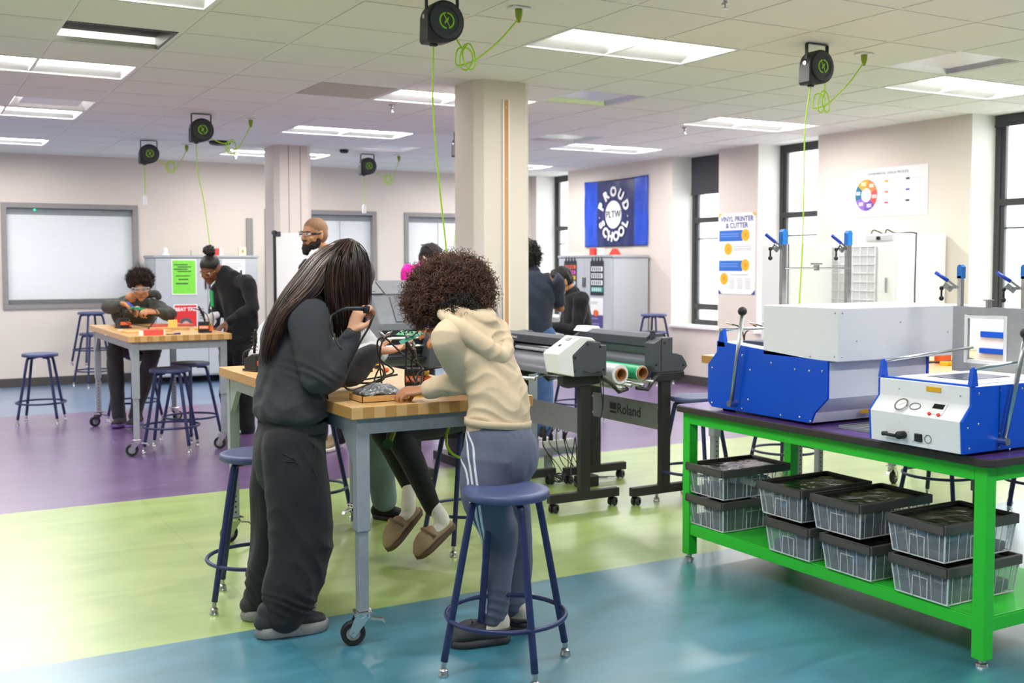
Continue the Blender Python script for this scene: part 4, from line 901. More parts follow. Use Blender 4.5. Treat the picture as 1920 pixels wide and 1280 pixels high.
# sheets on the cabinet doors
def sheet(name, lab, cat, o, x, y, w_, h_, base, group=None, th=.0015):
    'a flat printed sheet; o lower left corner, x and y unit directions'
    t = T(name, lab, cat, tuple(o), 0, group); fm = frame_mtx(o, x, y)
    MB().bx(0, w_, 0, h_, 0, th, fm).build('paper_sheet', base, t)
    return t, fm
def bars(t, fm, rects, m_, name='printed_text', z=.002):
    q = MB()
    for (x0, x1, y0, y1) in rects: q.add([fm @ Vector(p) for p in ((x0, y0, z), (x1, y0, z), (x1, y1, z), (x0, y1, z))], [(0,1,2,3)])
    return q.build(name, m_, t)
def words(t, fm, s, size, x, y, m_, rot=0, name='lettering', bold=0, z=.002, align='CENTER', space=1):
    v, f = text_mesh(s, size, fm @ Matrix.Translation((x, y, z)) @ Matrix.Rotation(rot, 4, 'Z'), .0003, align, bold, space)
    return MB().add(v, f).build(name, m_, t)
yc = 12.979; g = aty(322, 553, yc); g2 = aty(368, 486, yc)
t, fm = sheet('poster', 'lime green poster with black slanted text on the left cabinet', 'poster', Vector((g.x, yc, g.z)), (1,0,0), (0,0,1), g2.x-g.x, g2.z-g.z, M['paper'])
w_, h_ = g2.x-g.x, g2.z-g.z
MB().bx(.012, w_-.012, .012, h_-.012, .0016, .0018, fm).build('green_field', mat('lime_paper', '7fdb46', .6), t)
R = random.Random(2)
bars(t, fm, [(.03+(k % 2)*.04, .03+(k % 2)*.04+w_*.55, h_-.07-k*.026, h_-.058-k*.026) for k in range(4)]+[(.05, w_-.08, h_*.52, h_*.545), (.08, w_-.1, h_*.42, h_*.45), (.05, w_-.1, h_*.3, h_*.335)], M['ink'])
g = aty(327, 648, yc); g2 = aty(370, 570, yc); w_, h_ = g2.x-g.x, g2.z-g.z
t, fm = sheet('poster', 'red poster with white heading and round badge on the left cabinet', 'poster', Vector((g.x, yc, g.z)), (1,0,0), (0,0,1), w_, h_, M['paper'])
MB().bx(.01, w_-.01, .01, h_-.01, .0016, .0018, fm).build('red_field', mat('red_paper', 'd92f33', .6), t)
words(t, fm, 'BEAT THE', .055, w_/2, h_-.06, M['paper'], bold=.002)
MB().lathe([(.075, .002), (.001, .002)], mtx=fm @ Matrix.Translation((w_/2, h_*.52, 0)), n=30).build('round_badge', mat('badge_grey', '55555c', .6), t)
MB().lathe([(.045, .0025), (.001, .0025)], mtx=fm @ Matrix.Translation((w_/2, h_*.5, 0)), n=24).build('badge_centre', mat('badge_pink', 'd8a49a', .6), t)
g = aty(418, 560, yc); g2 = aty(459, 486, yc); w_, h_ = g2.x-g.x, g2.z-g.z
t, fm = sheet('notice', 'white notice with small text on the left cabinet behind the woman in black', 'notice', Vector((g.x, yc, g.z)), (1,0,0), (0,0,1), w_, h_, M['paper'])
bars(t, fm, [(.03, w_-.05, h_-.06, h_-.05), (.03, w_-.03, h_-.085, h_-.075), (.03, w_-.08, h_-.11, h_-.1)], M['greyink']); bars(t, fm, [(w_-.06, w_-.035, h_-.2, h_-.13)], M['ink'], 'printed_figure')
# small things on the left cabinet
zt = 1.52
o = tag(MB().lathe([(.05, 0), (.05, .012), (.025, .03), (.028, .05), (.03, .075), (.015, .09), (.001, .092)], (2.77, 13.2, zt), 18).build('white_figurine', M['whitep'], smooth=True), 'small white bottle-shaped object on the left cabinet top', 'figurine')
tag(MB().lathe([(.012, 0), (.006, .01), (.006, .05), (.01, .06), (.001, .062)], (3.05, 13.1, zt), 10).build('grey_peg', M['steel'], smooth=True), 'tiny grey peg standing on the left cabinet top', 'peg')
t = T('card_box', 'small red and white card standing on the left cabinet top', 'box', (3.37, 13.1, zt))
MB().bx(3.33, 3.375, 13.05, 13.09, zt, zt+.085).build('red_side', M['red'], t); MB().bx(3.375, 3.41, 13.05, 13.09, zt, zt+.085).build('white_side', M['paper'], t)
t = T('card_box', 'small tan card with a dark mark on the left cabinet top, right end', 'box', (3.65, 13.1, zt))
MB().bx(3.61, 3.70, 13.05, 13.08, zt, zt+.10).build('panel', mat('pale_wood', 'ead9bb', .7), t); MB().bx(3.645, 3.665, 13.047, 13.05, zt+.035, zt+.07).build('printed_mark', M['brass'], t)
# on the right cabinet doors (faces left, x about 7.50)
xd = 7.498
def posteronx(name, lab, cat, tl_, br_, base, X=xd):
    a = atx(tl_[0], br_[1], X); b = atx(br_[0], tl_[1], X); w_ = a.y-b.y; h_ = b.z-a.z
    t, fm = sheet(name, lab, cat, a, (0,-1,0), (0,0,1), w_, h_, base); return t, fm, w_, h_
for (tl_, br_, lab, cols, cat) in (((1058, 489), (1081, 538), 'colourful word poster on the left door of the right cabinet', ['e8623a', 'd955b8', 'f0b42c', 'c9cdd2'], 'poster'), ((1107, 489), (1132, 553), 'black and white bottle-shaped word poster on the right door', ['e8e8ea', 'dcdce0', 'e6e6e6', '3bb0a0'], 'poster')):
    t, fm, w_, h_ = posteronx('poster', lab, cat, tl_, br_, M['ink'])
    for k, c in enumerate(cols):
        bars(t, fm, [(.02, w_-.02, h_*(.70-.2*k), h_*(.84-.2*k))], mat('print_'+c, c, .6), 'coloured_band')
        bars(t, fm, [(.04+i*(w_-.08)/5, .04+i*(w_-.08)/5+.02, h_*(.72-.2*k), h_*(.82-.2*k)) for i in range(5)], M['ink'] if c[0] != '3' else M['paper'], 'printed_text', .0025)
    q = MB()
    for k in range(4): q.prism([(.02+k*(w_-.02)/4, 0), (.02+(k+.7)*(w_-.02)/4, 0), (.02+(k+.35)*(w_-.02)/4, .06)], 'z', 0, .0015)
    q.v = [tuple(fm @ Vector((p[0], p[1]+h_, p[2]))) for p in q.v]; q.build('spiked_top', M['ink'], t)
t, fm, w_, h_ = posteronx('poster', 'white and purple poster with an orange shape low on the right cabinet', 'poster', (1107, 559), (1131, 614), M['paper'])
MB().bx(0, w_, 0, h_*.44, .0016, .0018, fm).build('purple_field', mat('purple_paper', '4f4a86', .6), t)
MB().ell((0,0,0), (.05, .035, .001), 16, 6, Matrix.Identity(4)).v
q = MB().lathe([(.05, .003), (.001, .003)], mtx=fm @ Matrix.Translation((w_*.45, h_*.5, 0)) @ Matrix.Diagonal((1.2, .8, 1, 1)), n=20); q.build('orange_shape', M['orange'], t)
bars(t, fm, [(.02, w_*.6, h_*.85, h_*.87), (.02, w_*.5, h_*.8, h_*.82)], M['greyink']); bars(t, fm, [(.03, w_*.6, h_*.3, h_*.34), (.03, w_*.7, h_*.12, h_*.16)], mat('pale_purple_print', '8b88b4', .6), 'pale_print', .0025)
# objects on the right cabinet
for (px, w_, lab, nm, mt, kind) in ((1114, .1, 'orange-red block shape on top of the right cabinet', 'foam_block', M['red'], 0), (1127, .07, 'white block on top of the right cabinet beside the red one', 'foam_block', M['whitep'], 0), (1153, .17, 'red triangular prism on the right cabinet under the banner', 'triangular_prism', M['red'], 1), (1072, .14, 'cream paper shapes on the left end of the right cabinet top', 'paper_shape', mat('cream_paper', 'efe4cd', .7), 2)):
    c = atz(px, 476, 1.523); c = atx(px, 474, 7.68)
    if kind == 1: MB_ = MB().prism([(c.y-w_/2, 1.52), (c.y+w_/2, 1.52), (c.y, 1.60)], 'x', 7.64, 7.72)
    elif kind == 2: MB_ = MB().prism([(c.y-.25, 1.52), (c.y+.25, 1.52), (c.y+.2, 1.57), (c.y+.05, 1.54), (c.y-.1, 1.56)], 'x', 7.66, 7.70)
    else: MB_ = MB().bx(7.64, 7.72, c.y-w_/2, c.y+w_/2, 1.52, 1.61)
    tag(MB_.build(nm, mt, bevel=.004), lab, 'block')
# ================================================================ BANNER AND WALL POSTERS
XW = XR-.004
a = atx(1098, 461, XW); b = atx(1217, 327, XW); w_ = a.y-b.y; z0_ = 1.64; h_ = .865
t = T('banner', 'royal blue and navy fabric banner reading PROUD SCHOOL on the window wall', 'banner', (XW, b.y, z0_))
nx_, nz_ = 60, 30; q = MB(); vs = []
for j in range(nz_+1):
    for i in range(nx_+1):
        u, v_ = i/nx_, j/nz_; off = .006*math.sin(u*15+v_*4)+.004*math.sin(u*34-v_*7)
        vs.append((XW-.012-abs(off), a.y-u*w_, z0_+v_*h_+.012*math.sin(u*PI)*(-1 if v_ > .5 else -.3)))
fs = [(j*(nx_+1)+i, j*(nx_+1)+i+1, (j+1)*(nx_+1)+i+1, (j+1)*(nx_+1)+i) for j in range(nz_) for i in range(nx_)]
q.add(vs, fs); q.m = [1 if .2 < (k % nx_)/nx_ < .79 else 0 for k in range(nx_*nz_)]
o = q.build('fabric', [mat('royal_blue_satin', '1f4bc4', .3, var=.12, scale=6), mat('navy_satin', '252f66', .35)], t, smooth=True)
sm = o.modifiers.new('thickness', 'SOLIDIFY'); sm.thickness = .001
fm = frame_mtx((XW-.026, a.y, z0_), (0,-1,0), (0,0,1)); cx_, cz_ = w_*.485, h_*.47
MB().lathe([(.18, 0), (.001, 0)], mtx=fm @ Matrix.Translation((cx_, cz_, 0)) @ Matrix.Diagonal((1, 1, 1, 1)), n=40).build('white_disc', M['paper'], t)
words(t, fm, 'PLTW', .125, cx_, cz_, M['ink'], z=.004, bold=.0005)
v_, f_ = [], []; q = MB()
for s_, a0, a1, flip in (('PROUD', 158, 22, 0), ('SCHOOL', 205, 335, 1)):
    for k, ch in enumerate(s_):
        an = math.radians(a0+(a1-a0)*k/(len(s_)-1)); rr = .29
        vv, ff = text_mesh(ch, .165, fm @ Matrix.Translation((cx_+rr*math.cos(an), cz_+rr*math.sin(an), .001)) @ Matrix.Rotation(an-PI/2 if not flip else an+PI/2, 4, 'Z'), .0003, bold=.009)
        q.add(vv, ff)
for an in (0, PI): q.lathe([(.01, 0.001), (.001, .001)], mtx=fm @ Matrix.Translation((cx_+.3*math.cos(an)*1.05, cz_-.03, 0)), n=10)
q.build('lettering', M['paper'], t)
# vinyl printer poster
X = XR-.003
a = atx(1347, 549, X); b = atx(1417, 396, X); w_ = a.y-b.y; h_ = 1.965-1.07
t, fm = sheet('poster', 'white poster with blue bars and gold circles about the vinyl printer', 'poster', Vector((X, a.y, 1.07)), (0,-1,0), (0,0,1), w_, h_, M['paper'])
bl_ = mat('poster_navy', '2b3e88', .6); bb = mat('poster_blue', '2f6ac4', .6); gd = mat('poster_gold', 'f0b62e', .5)
words(t, fm, 'VINYL PRINTER', .078, w_/2, h_*.925, bl_, bold=.002); words(t, fm, '& CUTTER', .078, w_/2, h_*.845, bl_, bold=.002)
bars(t, fm, [(.01, w_*.66, h_*.655, h_*.79)], bb, 'blue_bar'); bars(t, fm, [(.01, w_*.66, h_*.285, h_*.415)], bb, 'blue_bar')
bars(t, fm, [(.03, w_*.55, h_*(y+.03), h_*(y+.042)) for y in (.68, .71, .31, .34)], mat('poster_paleblue', '6d97da', .6), 'bar_text', .0025)
for x, y in ((.74, .725), (.27, .56), (.74, .36), (.16, .19)):
    MB().lathe([(.066, .003), (.001, .003)], mtx=fm @ Matrix.Translation((w_*x, h_*y, 0)), n=26).build('gold_circle', gd, t)
    MB().tube([fm @ Vector((w_*x+.045*math.cos(k*PI/12), h_*y+.045*math.sin(k*PI/12), .0034)) for k in range(24)], .002, 4, closed=True).bx(-.02, .02, -.02, .02, .003, .0036, fm @ Matrix.Translation((w_*x, h_*y, 0))).build('gold_icon', mat('poster_gold_dk', 'd99a22', .5), t)
bars(t, fm, [(w_*.42, w_*.9, h_*y, h_*y+.008) for y in (.585, .56, .54)]+[(w_*.33, w_*.82, h_*.235, h_*.245)]+[(w_*(.3+.22*i), w_*(.45+.22*i), h_*y, h_*y+.006) for i in range(3) for y in (.19, .17, .15, .13, .11, .09, .07)], M['greyink'])
for cx2, cy2 in ((0, 0), (w_, 0), (0, h_), (w_, h_)):
    sx = 1 if cx2 == 0 else -1; sy = 1 if cy2 == 0 else -1
    q = MB().prism([(cx2, cy2), (cx2+sx*.06, cy2), (cx2, cy2+sy*.05)], 'z', .0016, .002); q.v = [tuple(fm @ Vector(p)) for p in q.v]; q.build('corner_ornament', gd if cy2 else bl_, t)
# design process poster
a = atx(1598, 406, X); b = atx(1740, 308, X); w_ = 7.515-6.638; h_ = .455
t, fm = sheet('poster', 'clear-coated white poster with a rainbow ring chart above the white oven', 'poster', Vector((X, 7.515, 1.845)), (0,-1,0), (0,0,1), w_, h_, mat('gloss_white_print', 'e9e9ec', .25, var=.01))
words(t, fm, 'EXPERIMENTAL DESIGN PROCESS', .032, w_*.48, h_*.885, M['ink'])
ring = ['f39a2b', 'f07a45', 'ea4f4b', '6a4fa6', '8a63b8', '1d6c8c']
for k, c in enumerate(ring):
    q = MB(); a0 = PI*.78-k*PI/3; n = 10; vs = []
    for i in range(n+1):
        an = a0-i*PI/3/n; vs += [fm @ Vector((.165+.135*math.cos(an), h_*.46+.15*math.sin(an), .0025)), fm @ Vector((.165+.06*math.cos(an), h_*.46+.065*math.sin(an), .0025))]
    q.add(vs, [(2*i, 2*i+2, 2*i+3, 2*i+1) for i in range(n)]); q.build('ring_segment', mat('ring_'+c, c, .5), t)
    an = a0-PI/6; bars(t, fm, [(.165+.1*math.cos(an)-.028, .165+.1*math.cos(an)+.028, h_*.46+.11*math.sin(an)-.012+d2_, h_*.46+.11*math.sin(an)-.006+d2_) for d2_ in (0, .012, .024)], M['paper'], 'ring_text', .003)
for i, c in enumerate(('f39a2b', 'f07a45', 'ea4f4b')):
    bars(t, fm, [(.385, .43, h_*(.70-.22*i), h_*(.74-.22*i))], MATS['ring_'+c], 'section_number'); bars(t, fm, [(.44, .56, h_*(.72-.22*i), h_*(.73-.22*i)), (.39, .56, h_*(.66-.22*i), h_*(.67-.22*i)), (.39, .54, h_*(.62-.22*i), h_*(.63-.22*i))], mat('pale_salmon_print', 'e6c0b4', .6))
for i, c in enumerate((M['ink'], MATS['ring_6a4fa6'], M['ink'])):
    bars(t, fm, [(.63, .675, h_*(.72-.22*i), h_*(.76-.22*i))], c, 'section_number'); bars(t, fm, [(.685, .82, h_*(.74-.22*i), h_*(.75-.22*i)), (.63, .82, h_*(.68-.22*i), h_*(.69-.22*i)), (.63, .8, h_*(.64-.22*i), h_*(.65-.22*i))], mat('pale_grey_print', 'c4c4ca', .6))
# ================================================================ WHITE OVEN CABINET on the right wall
xo = 7.45
t = T('drying_oven', 'tall white oven cabinet with wire-grid window against the right wall', 'oven', (xo, 7.3, 0))
ya_, yb_ = 6.42, 7.15
MB().bx(xo, XR-.02, ya_, yb_, .25, 1.66).build('body', M['white'], t, bevel=.006)
MB().bx(xo-.02, xo, yb_-.5, yb_+.0, 1.0, 1.55).build('glass_window', mat('pale_grey_interior', 'cfd0d6', .3), t)
q = MB()
for k in range(7): q.bx(xo-.026, xo-.02, yb_-.5+k*.083-.003, yb_-.5+k*.083+.003, 1.0, 1.55)
for k in range(8): q.bx(xo-.026, xo-.02, yb_-.5, yb_, 1.0+k*.078, 1.006+k*.078)
q.build('wire_grid', M['whitep'], t)
MB().bx(xo-.012, xo, yb_-.7, yb_-.52, .3, 1.58).build('door_edge', M['whitep'], t, bevel=.003)
MB().bx(xo-.012, xo-.001, ya_+.05, ya_+.35, 1.6, 1.645).build('control_strip', mat('pale_panel', 'd4d4d8', .4), t)
MB().cyl((xo-.03, ya_+.2, 1.62), (xo-.012, ya_+.2, 1.62), .016, 18).build('knob', M['blk'], t)
MB().bx(xo-.03, xo-.001, ya_+.1, ya_+.112, 1.15, 1.28).build('handle', M['zinc'], t, bevel=.003)
MB().bx(xo-.55, xo-.53, yb_-.02, yb_+.35, .5, 1.58).build('open_door', M['white'], t, bevel=.004)
MB().bx(xo-.55, xo, yb_+.0, yb_+.02, .5, 1.58).build('door_side', M['white'], t, bevel=.004)
MB().bx(xo+.03, xo+.1, ya_+.1, ya_+.2, 0, .26).bx(xo+.4, xo+.5, ya_+.1, ya_+.2, 0, .26).bx(xo+.03, xo+.1, yb_-.2, yb_-.1, 0, .26).bx(xo+.4, xo+.5, yb_-.2, yb_-.1, 0, .26).each('leg', M['steel'], t)
cable('mains_lead', [(xo+.2, 6.9, 1.66), (xo+.18, 6.85, 1.70), (xo+.2, 6.75, 1.665), (xo+.18, 6.7, 1.70), (xo+.2, 6.62, 1.668), (xo+.2, 6.42, 1.665), (xo+.2, 6.40, 1.6), (xo+.2, 6.405, 1.2), (xo+.2, 6.40, .9)], .006, M['blk'], t)
# ---- whiteboard on a mobile frame behind the bearded man
a = aty(517, 436, 8.7)
t = T('mobile_whiteboard', 'white dry-erase board with a black edge behind the bearded man', 'whiteboard', (a.x+.4, 8.7, 0))
MB().bx(a.x, a.x+.36, 8.7, 8.72, .75, a.z-.0).build('board', mat('whiteboard_enamel', 'eceef2', .2, var=.0), t)
MB().bx(a.x-.018, a.x, 8.695, 8.725, .7, a.z+.01).build('edge_rail', M['blk'], t)
MB().cyl((a.x-.009, 8.69, a.z), (a.x-.009, 8.73, a.z), .02, 14).bx(a.x-.01, a.x+.04, 8.69, 8.73, a.z-.03, a.z+.01).build('corner_bracket', M['dk'], t, bevel=.004)
MB().bx(a.x+.05, a.x+.09, 8.72, 8.76, .0, 1.5).bx(a.x+.3, a.x+.34, 8.72, 8.76, .0, 1.5).each('leg', M['steel'], t)
# ---- radiator cover along the right wall
struct(MB().bx(XR-.1, XR-.001, 6.9, 9.2, .15, .45).build('trim_2', M['reveal'], bevel=.01))
# ================================================================ PEOPLE
V = Vector
def skin_mat(name, c): return mat(name, c, .5, var=.05, scale=14, bump=.08, bscale=300)
def cloth(name, c, rough=.85, var=.05, bump=.35, bs=700, **k): return mat(name, c, rough, var=var, scale=9, bump=bump, bscale=bs, sheen=.1, spec=.25, **k)
def otube(mb, pts, rad, side, n=20, dens=5, caps=True):
    'limb: elliptical sections (r along side, r across) along a smoothed line, rounded ends'
    rad = [(r, r) if isinstance(r, (int, float)) else r for r in rad]
    L = smoothline([tuple(p)+tuple(r) for p, r in zip(pts, rad)], dens)
    P = [V(l[:3]) for l in L]; R_ = [(max(.002, l[3]), max(.002, l[4])) for l in L]; side = V(side)
    if caps:
        d0 = (P[0]-P[1]).normalized(); d1 = (P[-1]-P[-2]).normalized(); r0 = min(R_[0]); r1 = min(R_[-1])
        a = [(P[0]+d0*r0*s_, (R_[0][0]*c, R_[0][1]*c)) for s_, c in ((.95, .25), (.75, .62), (.4, .9))]
        b = [(P[-1]+d1*r1*s_, (R_[-1][0]*c, R_[-1][1]*c)) for s_, c in ((.4, .9), (.75, .62), (.95, .25))]
        P = [q[0] for q in a]+P+[q[0] for q in b]; R_ = [q[1] for q in a]+R_+[q[1] for q in b]
    vs = []; k = len(P); prev = None
    for i in range(k):
        d = (P[min(i+1, k-1)]-P[max(i-1, 0)])
        d = d.normalized() if d.length > 1e-7 else (prev or V((0,0,1)))
        prev = d
        x = side-d*side.dot(d); x = x.normalized() if x.length > 1e-4 else d.orthogonal().normalized()
        y = d.cross(x)
        vs += [P[i]+x*R_[i][0]*math.cos(2*PI*j/n)+y*R_[i][1]*math.sin(2*PI*j/n) for j in range(n)]
    fs = [(i*n+j, i*n+(j+1) % n, (i+1)*n+(j+1) % n, (i+1)*n+j) for i in range(k-1) for j in range(n)]
    fs += [tuple(range(n-1, -1, -1)), tuple((k-1)*n+j for j in range(n))]
    return mb.add(vs, fs)
def fuse(name, mb, mt, parent, voxel=.006, smooth=3, folds=None, nz=None, cut=None):
    'one continuous skin around the overlapping limbs'
    me = bpy.data.meshes.new(name); me.from_pydata([tuple(v) for v in mb.v], [], mb.f)
    bm = bmesh.new(); bm.from_mesh(me); bmesh.ops.recalc_face_normals(bm, faces=bm.faces); bm.to_mesh(me); bm.free()
    o = bpy.data.objects.new(name, me); COL.objects.link(o)
    r = o.modifiers.new('r', 'REMESH'); r.mode = 'VOXEL'; r.voxel_size = voxel; r.adaptivity = 0
    s_ = o.modifiers.new('s', 'SMOOTH'); s_.iterations = smooth; s_.factor = .5
    dg = bpy.context.evaluated_depsgraph_get(); m2 = bpy.data.meshes.new_from_object(o.evaluated_get(dg)); bpy.data.objects.remove(o); bpy.data.meshes.remove(me)
    if folds or nz:
        n = len(m2.vertices); co = np.empty(n*3); m2.vertices.foreach_get('co', co); co = co.reshape(-1, 3)
        no = np.empty(n*3); m2.vertices.foreach_get('normal', no); no = no.reshape(-1, 3); d = np.zeros(n)
        rs = np.random.RandomState(len(name))
        if nz:
            amp, fr, st = nz
            for k in range(14):
                kv = rs.normal(size=3)*fr*np.array(st); ph = rs.uniform(0, 6.28); d += amp/4*np.sin(co@kv+ph+1.3*np.sin(co@(kv[::-1]*.6)+ph))
        for f in folds or []:
            c, rad, ax, freq, amp = f[:5]; q = co-np.array(c); rr = np.linalg.norm(q, axis=1)/rad; ax = np.array(V(ax).normalized())
            kk = rs.normal(size=(3, 3))*16; wv = np.sin((q@ax)*freq*.62+2.0*np.sin(q@kk[0]+1)+1.3*np.sin(q@kk[1])); mk = .5+.5*np.sin(q@kk[2]*.9+2); d += .75*amp*np.exp(-rr**2)*mk*(1-np.abs(wv)**.8*1.7)
        co += no*d[:, None]; m2.vertices.foreach_set('co', co.ravel())
    m2.materials.clear(); m2.materials.append(mt); m2.name = name
    m2.polygons.foreach_set('use_smooth', [True]*len(m2.polygons)); m2.update()
    return link(name, m2, parent)
def hand(mb, w, d, pn, th, curl=(.35, .4, .45, .5), s=1, tcurl=.3, spread=.06, flat=False):
    'w wrist, d finger direction, pn palm normal (towards the grip), th direction of the thumb side'
    w, d, pn = V(w), V(d).normalized(), V(pn); pn = (pn-d*pn.dot(d)).normalized(); th = V(th); th = (th-d*th.dot(d)-pn*th.dot(pn)).normalized()
    otube(mb, [w-d*.02*s, w+d*.012*s, w+d*.045*s, w+d*.078*s], [(.023*s, .017*s), (.027*s, .017*s), (.036*s, .0155*s), (.038*s, .012*s)], th, 14, 3)
    for k in range(4):
        L_ = (.040, .045, .042, .033)[k]*s; b = w+d*(.078, .083, .080, .071)[k]*s+th*(.028-.0185*k)*s; r = (.0088, .009, .0086, .0076)[k]*s
        ang = curl[k]*.55; dd = (d+th*(1.5-k)*spread).normalized(); pts = [b-dd*.02*s]; p = b; pts.append(p)
        for j, f in enumerate((1, .62, .5)):
            q = (dd*math.cos(ang)+pn*math.sin(ang)).normalized(); p = p+q*L_*f; pts.append(p); ang += curl[k]*(1.0 if j == 0 else .8)
        otube(mb, pts, [r*1.05, r*1.05, r, r*.92, r*.8], th, 10, 3)
    b = w+d*.018*s+th*.022*s; t1 = (th*.75+d*.6+pn*.35).normalized(); t2 = (th*(.4-tcurl)+d*.8+pn*(.3+tcurl)).normalized(); t3 = (th*(.1-tcurl)+d*.8+pn*(.35+tcurl)).normalized()
    otube(mb, [b-t1*.015*s, b+t1*.028*s, b+t1*.030*s+t2*.030*s, b+t1*.030*s+t2*.032*s+t3*.024*s], [.0135*s, .0125*s, .0105*s, .0085*s], pn, 10, 4)
def head_mtx(c, face, up):
    f = V(face).normalized(); u = V(up); u = (u-f*u.dot(f)).normalized(); x = f.cross(u)
    q = Matrix((x, f, u)).transposed().to_4x4(); q.translation = V(c); return q
def head(mb, c, face, up, s=1, ears=True, jaw=1):
    'skull, brow, cheeks, nose, lips, chin and ears in a local frame: x right, y forward, z up'
    M_ = head_mtx(c, face, up) @ Matrix.Scale(s, 4)
    def E(p, r, n=18, k=12): 
        q = MB().ell((0,0,0), r, n, k); mb.add([M_ @ (V(v)+V(p)) for v in q.v], q.f)
    E((0, -.015, .035), (.074, .095, .083)); E((0, .02, -.02), (.062, .07, .085)); E((0, .03, -.06), (.05*jaw, .055, .05)); E((0, .062, -.095), (.026*jaw, .025, .02)); E((0, .074, .022), (.046, .016, .012))
    for x in (-1, 1):
        E((x*.034, .066, -.028), (.022, .02, .022)); E((x*.045, .01, -.07), (.02*jaw, .04, .025))
        if ears: E((x*.075, -.005, -.012), (.010, .018, .031)); E((x*.08, -.014, .0), (.007, .008, .026))
        E((x*.012, .098, -.030), (.009, .011, .008))
    otube(mb, [M_ @ V(p) for p in ((0, .082, .018), (0, .094, .0), (0, .105, -.018), (0, .108, -.028))], [.008*s, .009*s, .0105*s, .011*s], M_.to_3x3() @ V((1,0,0)), 10, 3)
    E((0, .086, -.054), (.022, .011, .0055)); E((0, .084, -.064), (.019, .011, .0065))
    return M_
def face_parts(parent, M_, iris='3a2416', lip='9a5a50', brow='1c1512', closed=False, lids=None):
    for x in (-1, 1):
        q = MB(); b = V((x*.031, .074, .004))
        if not closed:
            q.ell((0,0,0), (.0125, .0125, .0085), 14, 8); q.v = [tuple(M_ @ (V(v)+b)) for v in q.v]
            e = q.build('eye', mat('eye_white', 'e9e4de', .2), parent, smooth=True)
            q = MB().ell((0,0,0), (.0058, .003, .0058), 12, 6); q.v = [tuple(M_ @ (V(v)+b+V((0, .0112, -.002)))) for v in q.v]; q.build('iris', mat('iris_'+iris, iris, .1), e, smooth=True)
        q = MB().tube([M_ @ V((x*(.031+.014*t), .0865-.004*abs(t), .011-.004*t*t)) for t in (-1, -.5, 0, .5, 1)], [.0012, .002, .0022, .002, .0012], 6); q.build('eyelash', mat('hair_'+brow, brow, .7), parent, smooth=True)
        q = MB().tube([M_ @ V((x*(.032+.020*t), .089-.006*abs(t)-.003, .026-.005*t*t+.002*t)) for t in (-1, -.5, 0, .5, 1)], [.0015, .0032, .0036, .003, .001], 6); q.build('eyebrow', mat('hair_'+brow, brow, .7), parent, smooth=True)
    q = MB().ell((0,0,0), (.022, .006, .0042), 14, 6).ell((0, -.001, -.0095), (.019, .006, .0048), 14, 6); q.v = [tuple(M_ @ (V(v)+V((0, .0935, -.054)))) for v in q.v]
    q.build('lips', mat('lips_'+lip, lip, .45), parent, smooth=True)
def strands(name, guides, n, mt, parent, r=.0022, jit=.012, seed=1, seg=9, sides=3, taper=True, wave=0):
    'hair: thin tapering locks interpolated between guide lines'
    rs = np.random.RandomState(seed); G = [np.array([smoothline(g, 6)[int(k*(len(smoothline(g, 6))-1)/(seg-1))] for k in range(seg)]) for g in guides]
    vs = []; fs = []
    for i in range(n):
        t = rs.uniform(0, len(G)-1-1e-6) if len(G) > 1 else 0; a = int(t); f = t-a
        L_ = G[a]*(1-f)+G[min(a+1, len(G)-1)]*f
        off = rs.normal(size=3)*jit; off2 = rs.normal(size=3)*jit*.8; ln = rs.uniform(.82, 1.0)
        pts = []
        for k in range(seg):
            u = k/(seg-1)*ln*(seg-1); a_ = min(int(u), seg-2); p = L_[a_]*(1-(u-a_))+L_[a_+1]*(u-a_)
            pts.append(p+off*min(1, .35+k/seg)+off2*(k/seg)+(wave*np.sin(k*1.9+i)*np.array([1, .6, .3]) if wave else 0))
        base = len(vs); rr = r*rs.uniform(.6, 1.3)
        for k in range(seg):
            d = pts[min(k+1, seg-1)]-pts[max(k-1, 0)]; d = d/(np.linalg.norm(d)+1e-9); x = np.cross(d, [.3, .5, .8]); x /= np.linalg.norm(x)+1e-9; y = np.cross(d, x); w_ = rr*(1 if not taper else (1-.75*(k/(seg-1))**2))
            for j in range(sides): vs.append(pts[k]+w_*(x*math.cos(2*PI*j/sides)+y*math.sin(2*PI*j/sides)))
        for k in range(seg-1):
            for j in range(sides): fs.append((base+k*sides+j, base+k*sides+(j+1) % sides, base+(k+1)*sides+(j+1) % sides, base+(k+1)*sides+j))
    me = bpy.data.meshes.new(name); me.from_pydata([tuple(v) for v in vs], [], fs); me.materials.append(mt); me.polygons.foreach_set('use_smooth', [True]*len(me.polygons))
    return link(name, me, parent)
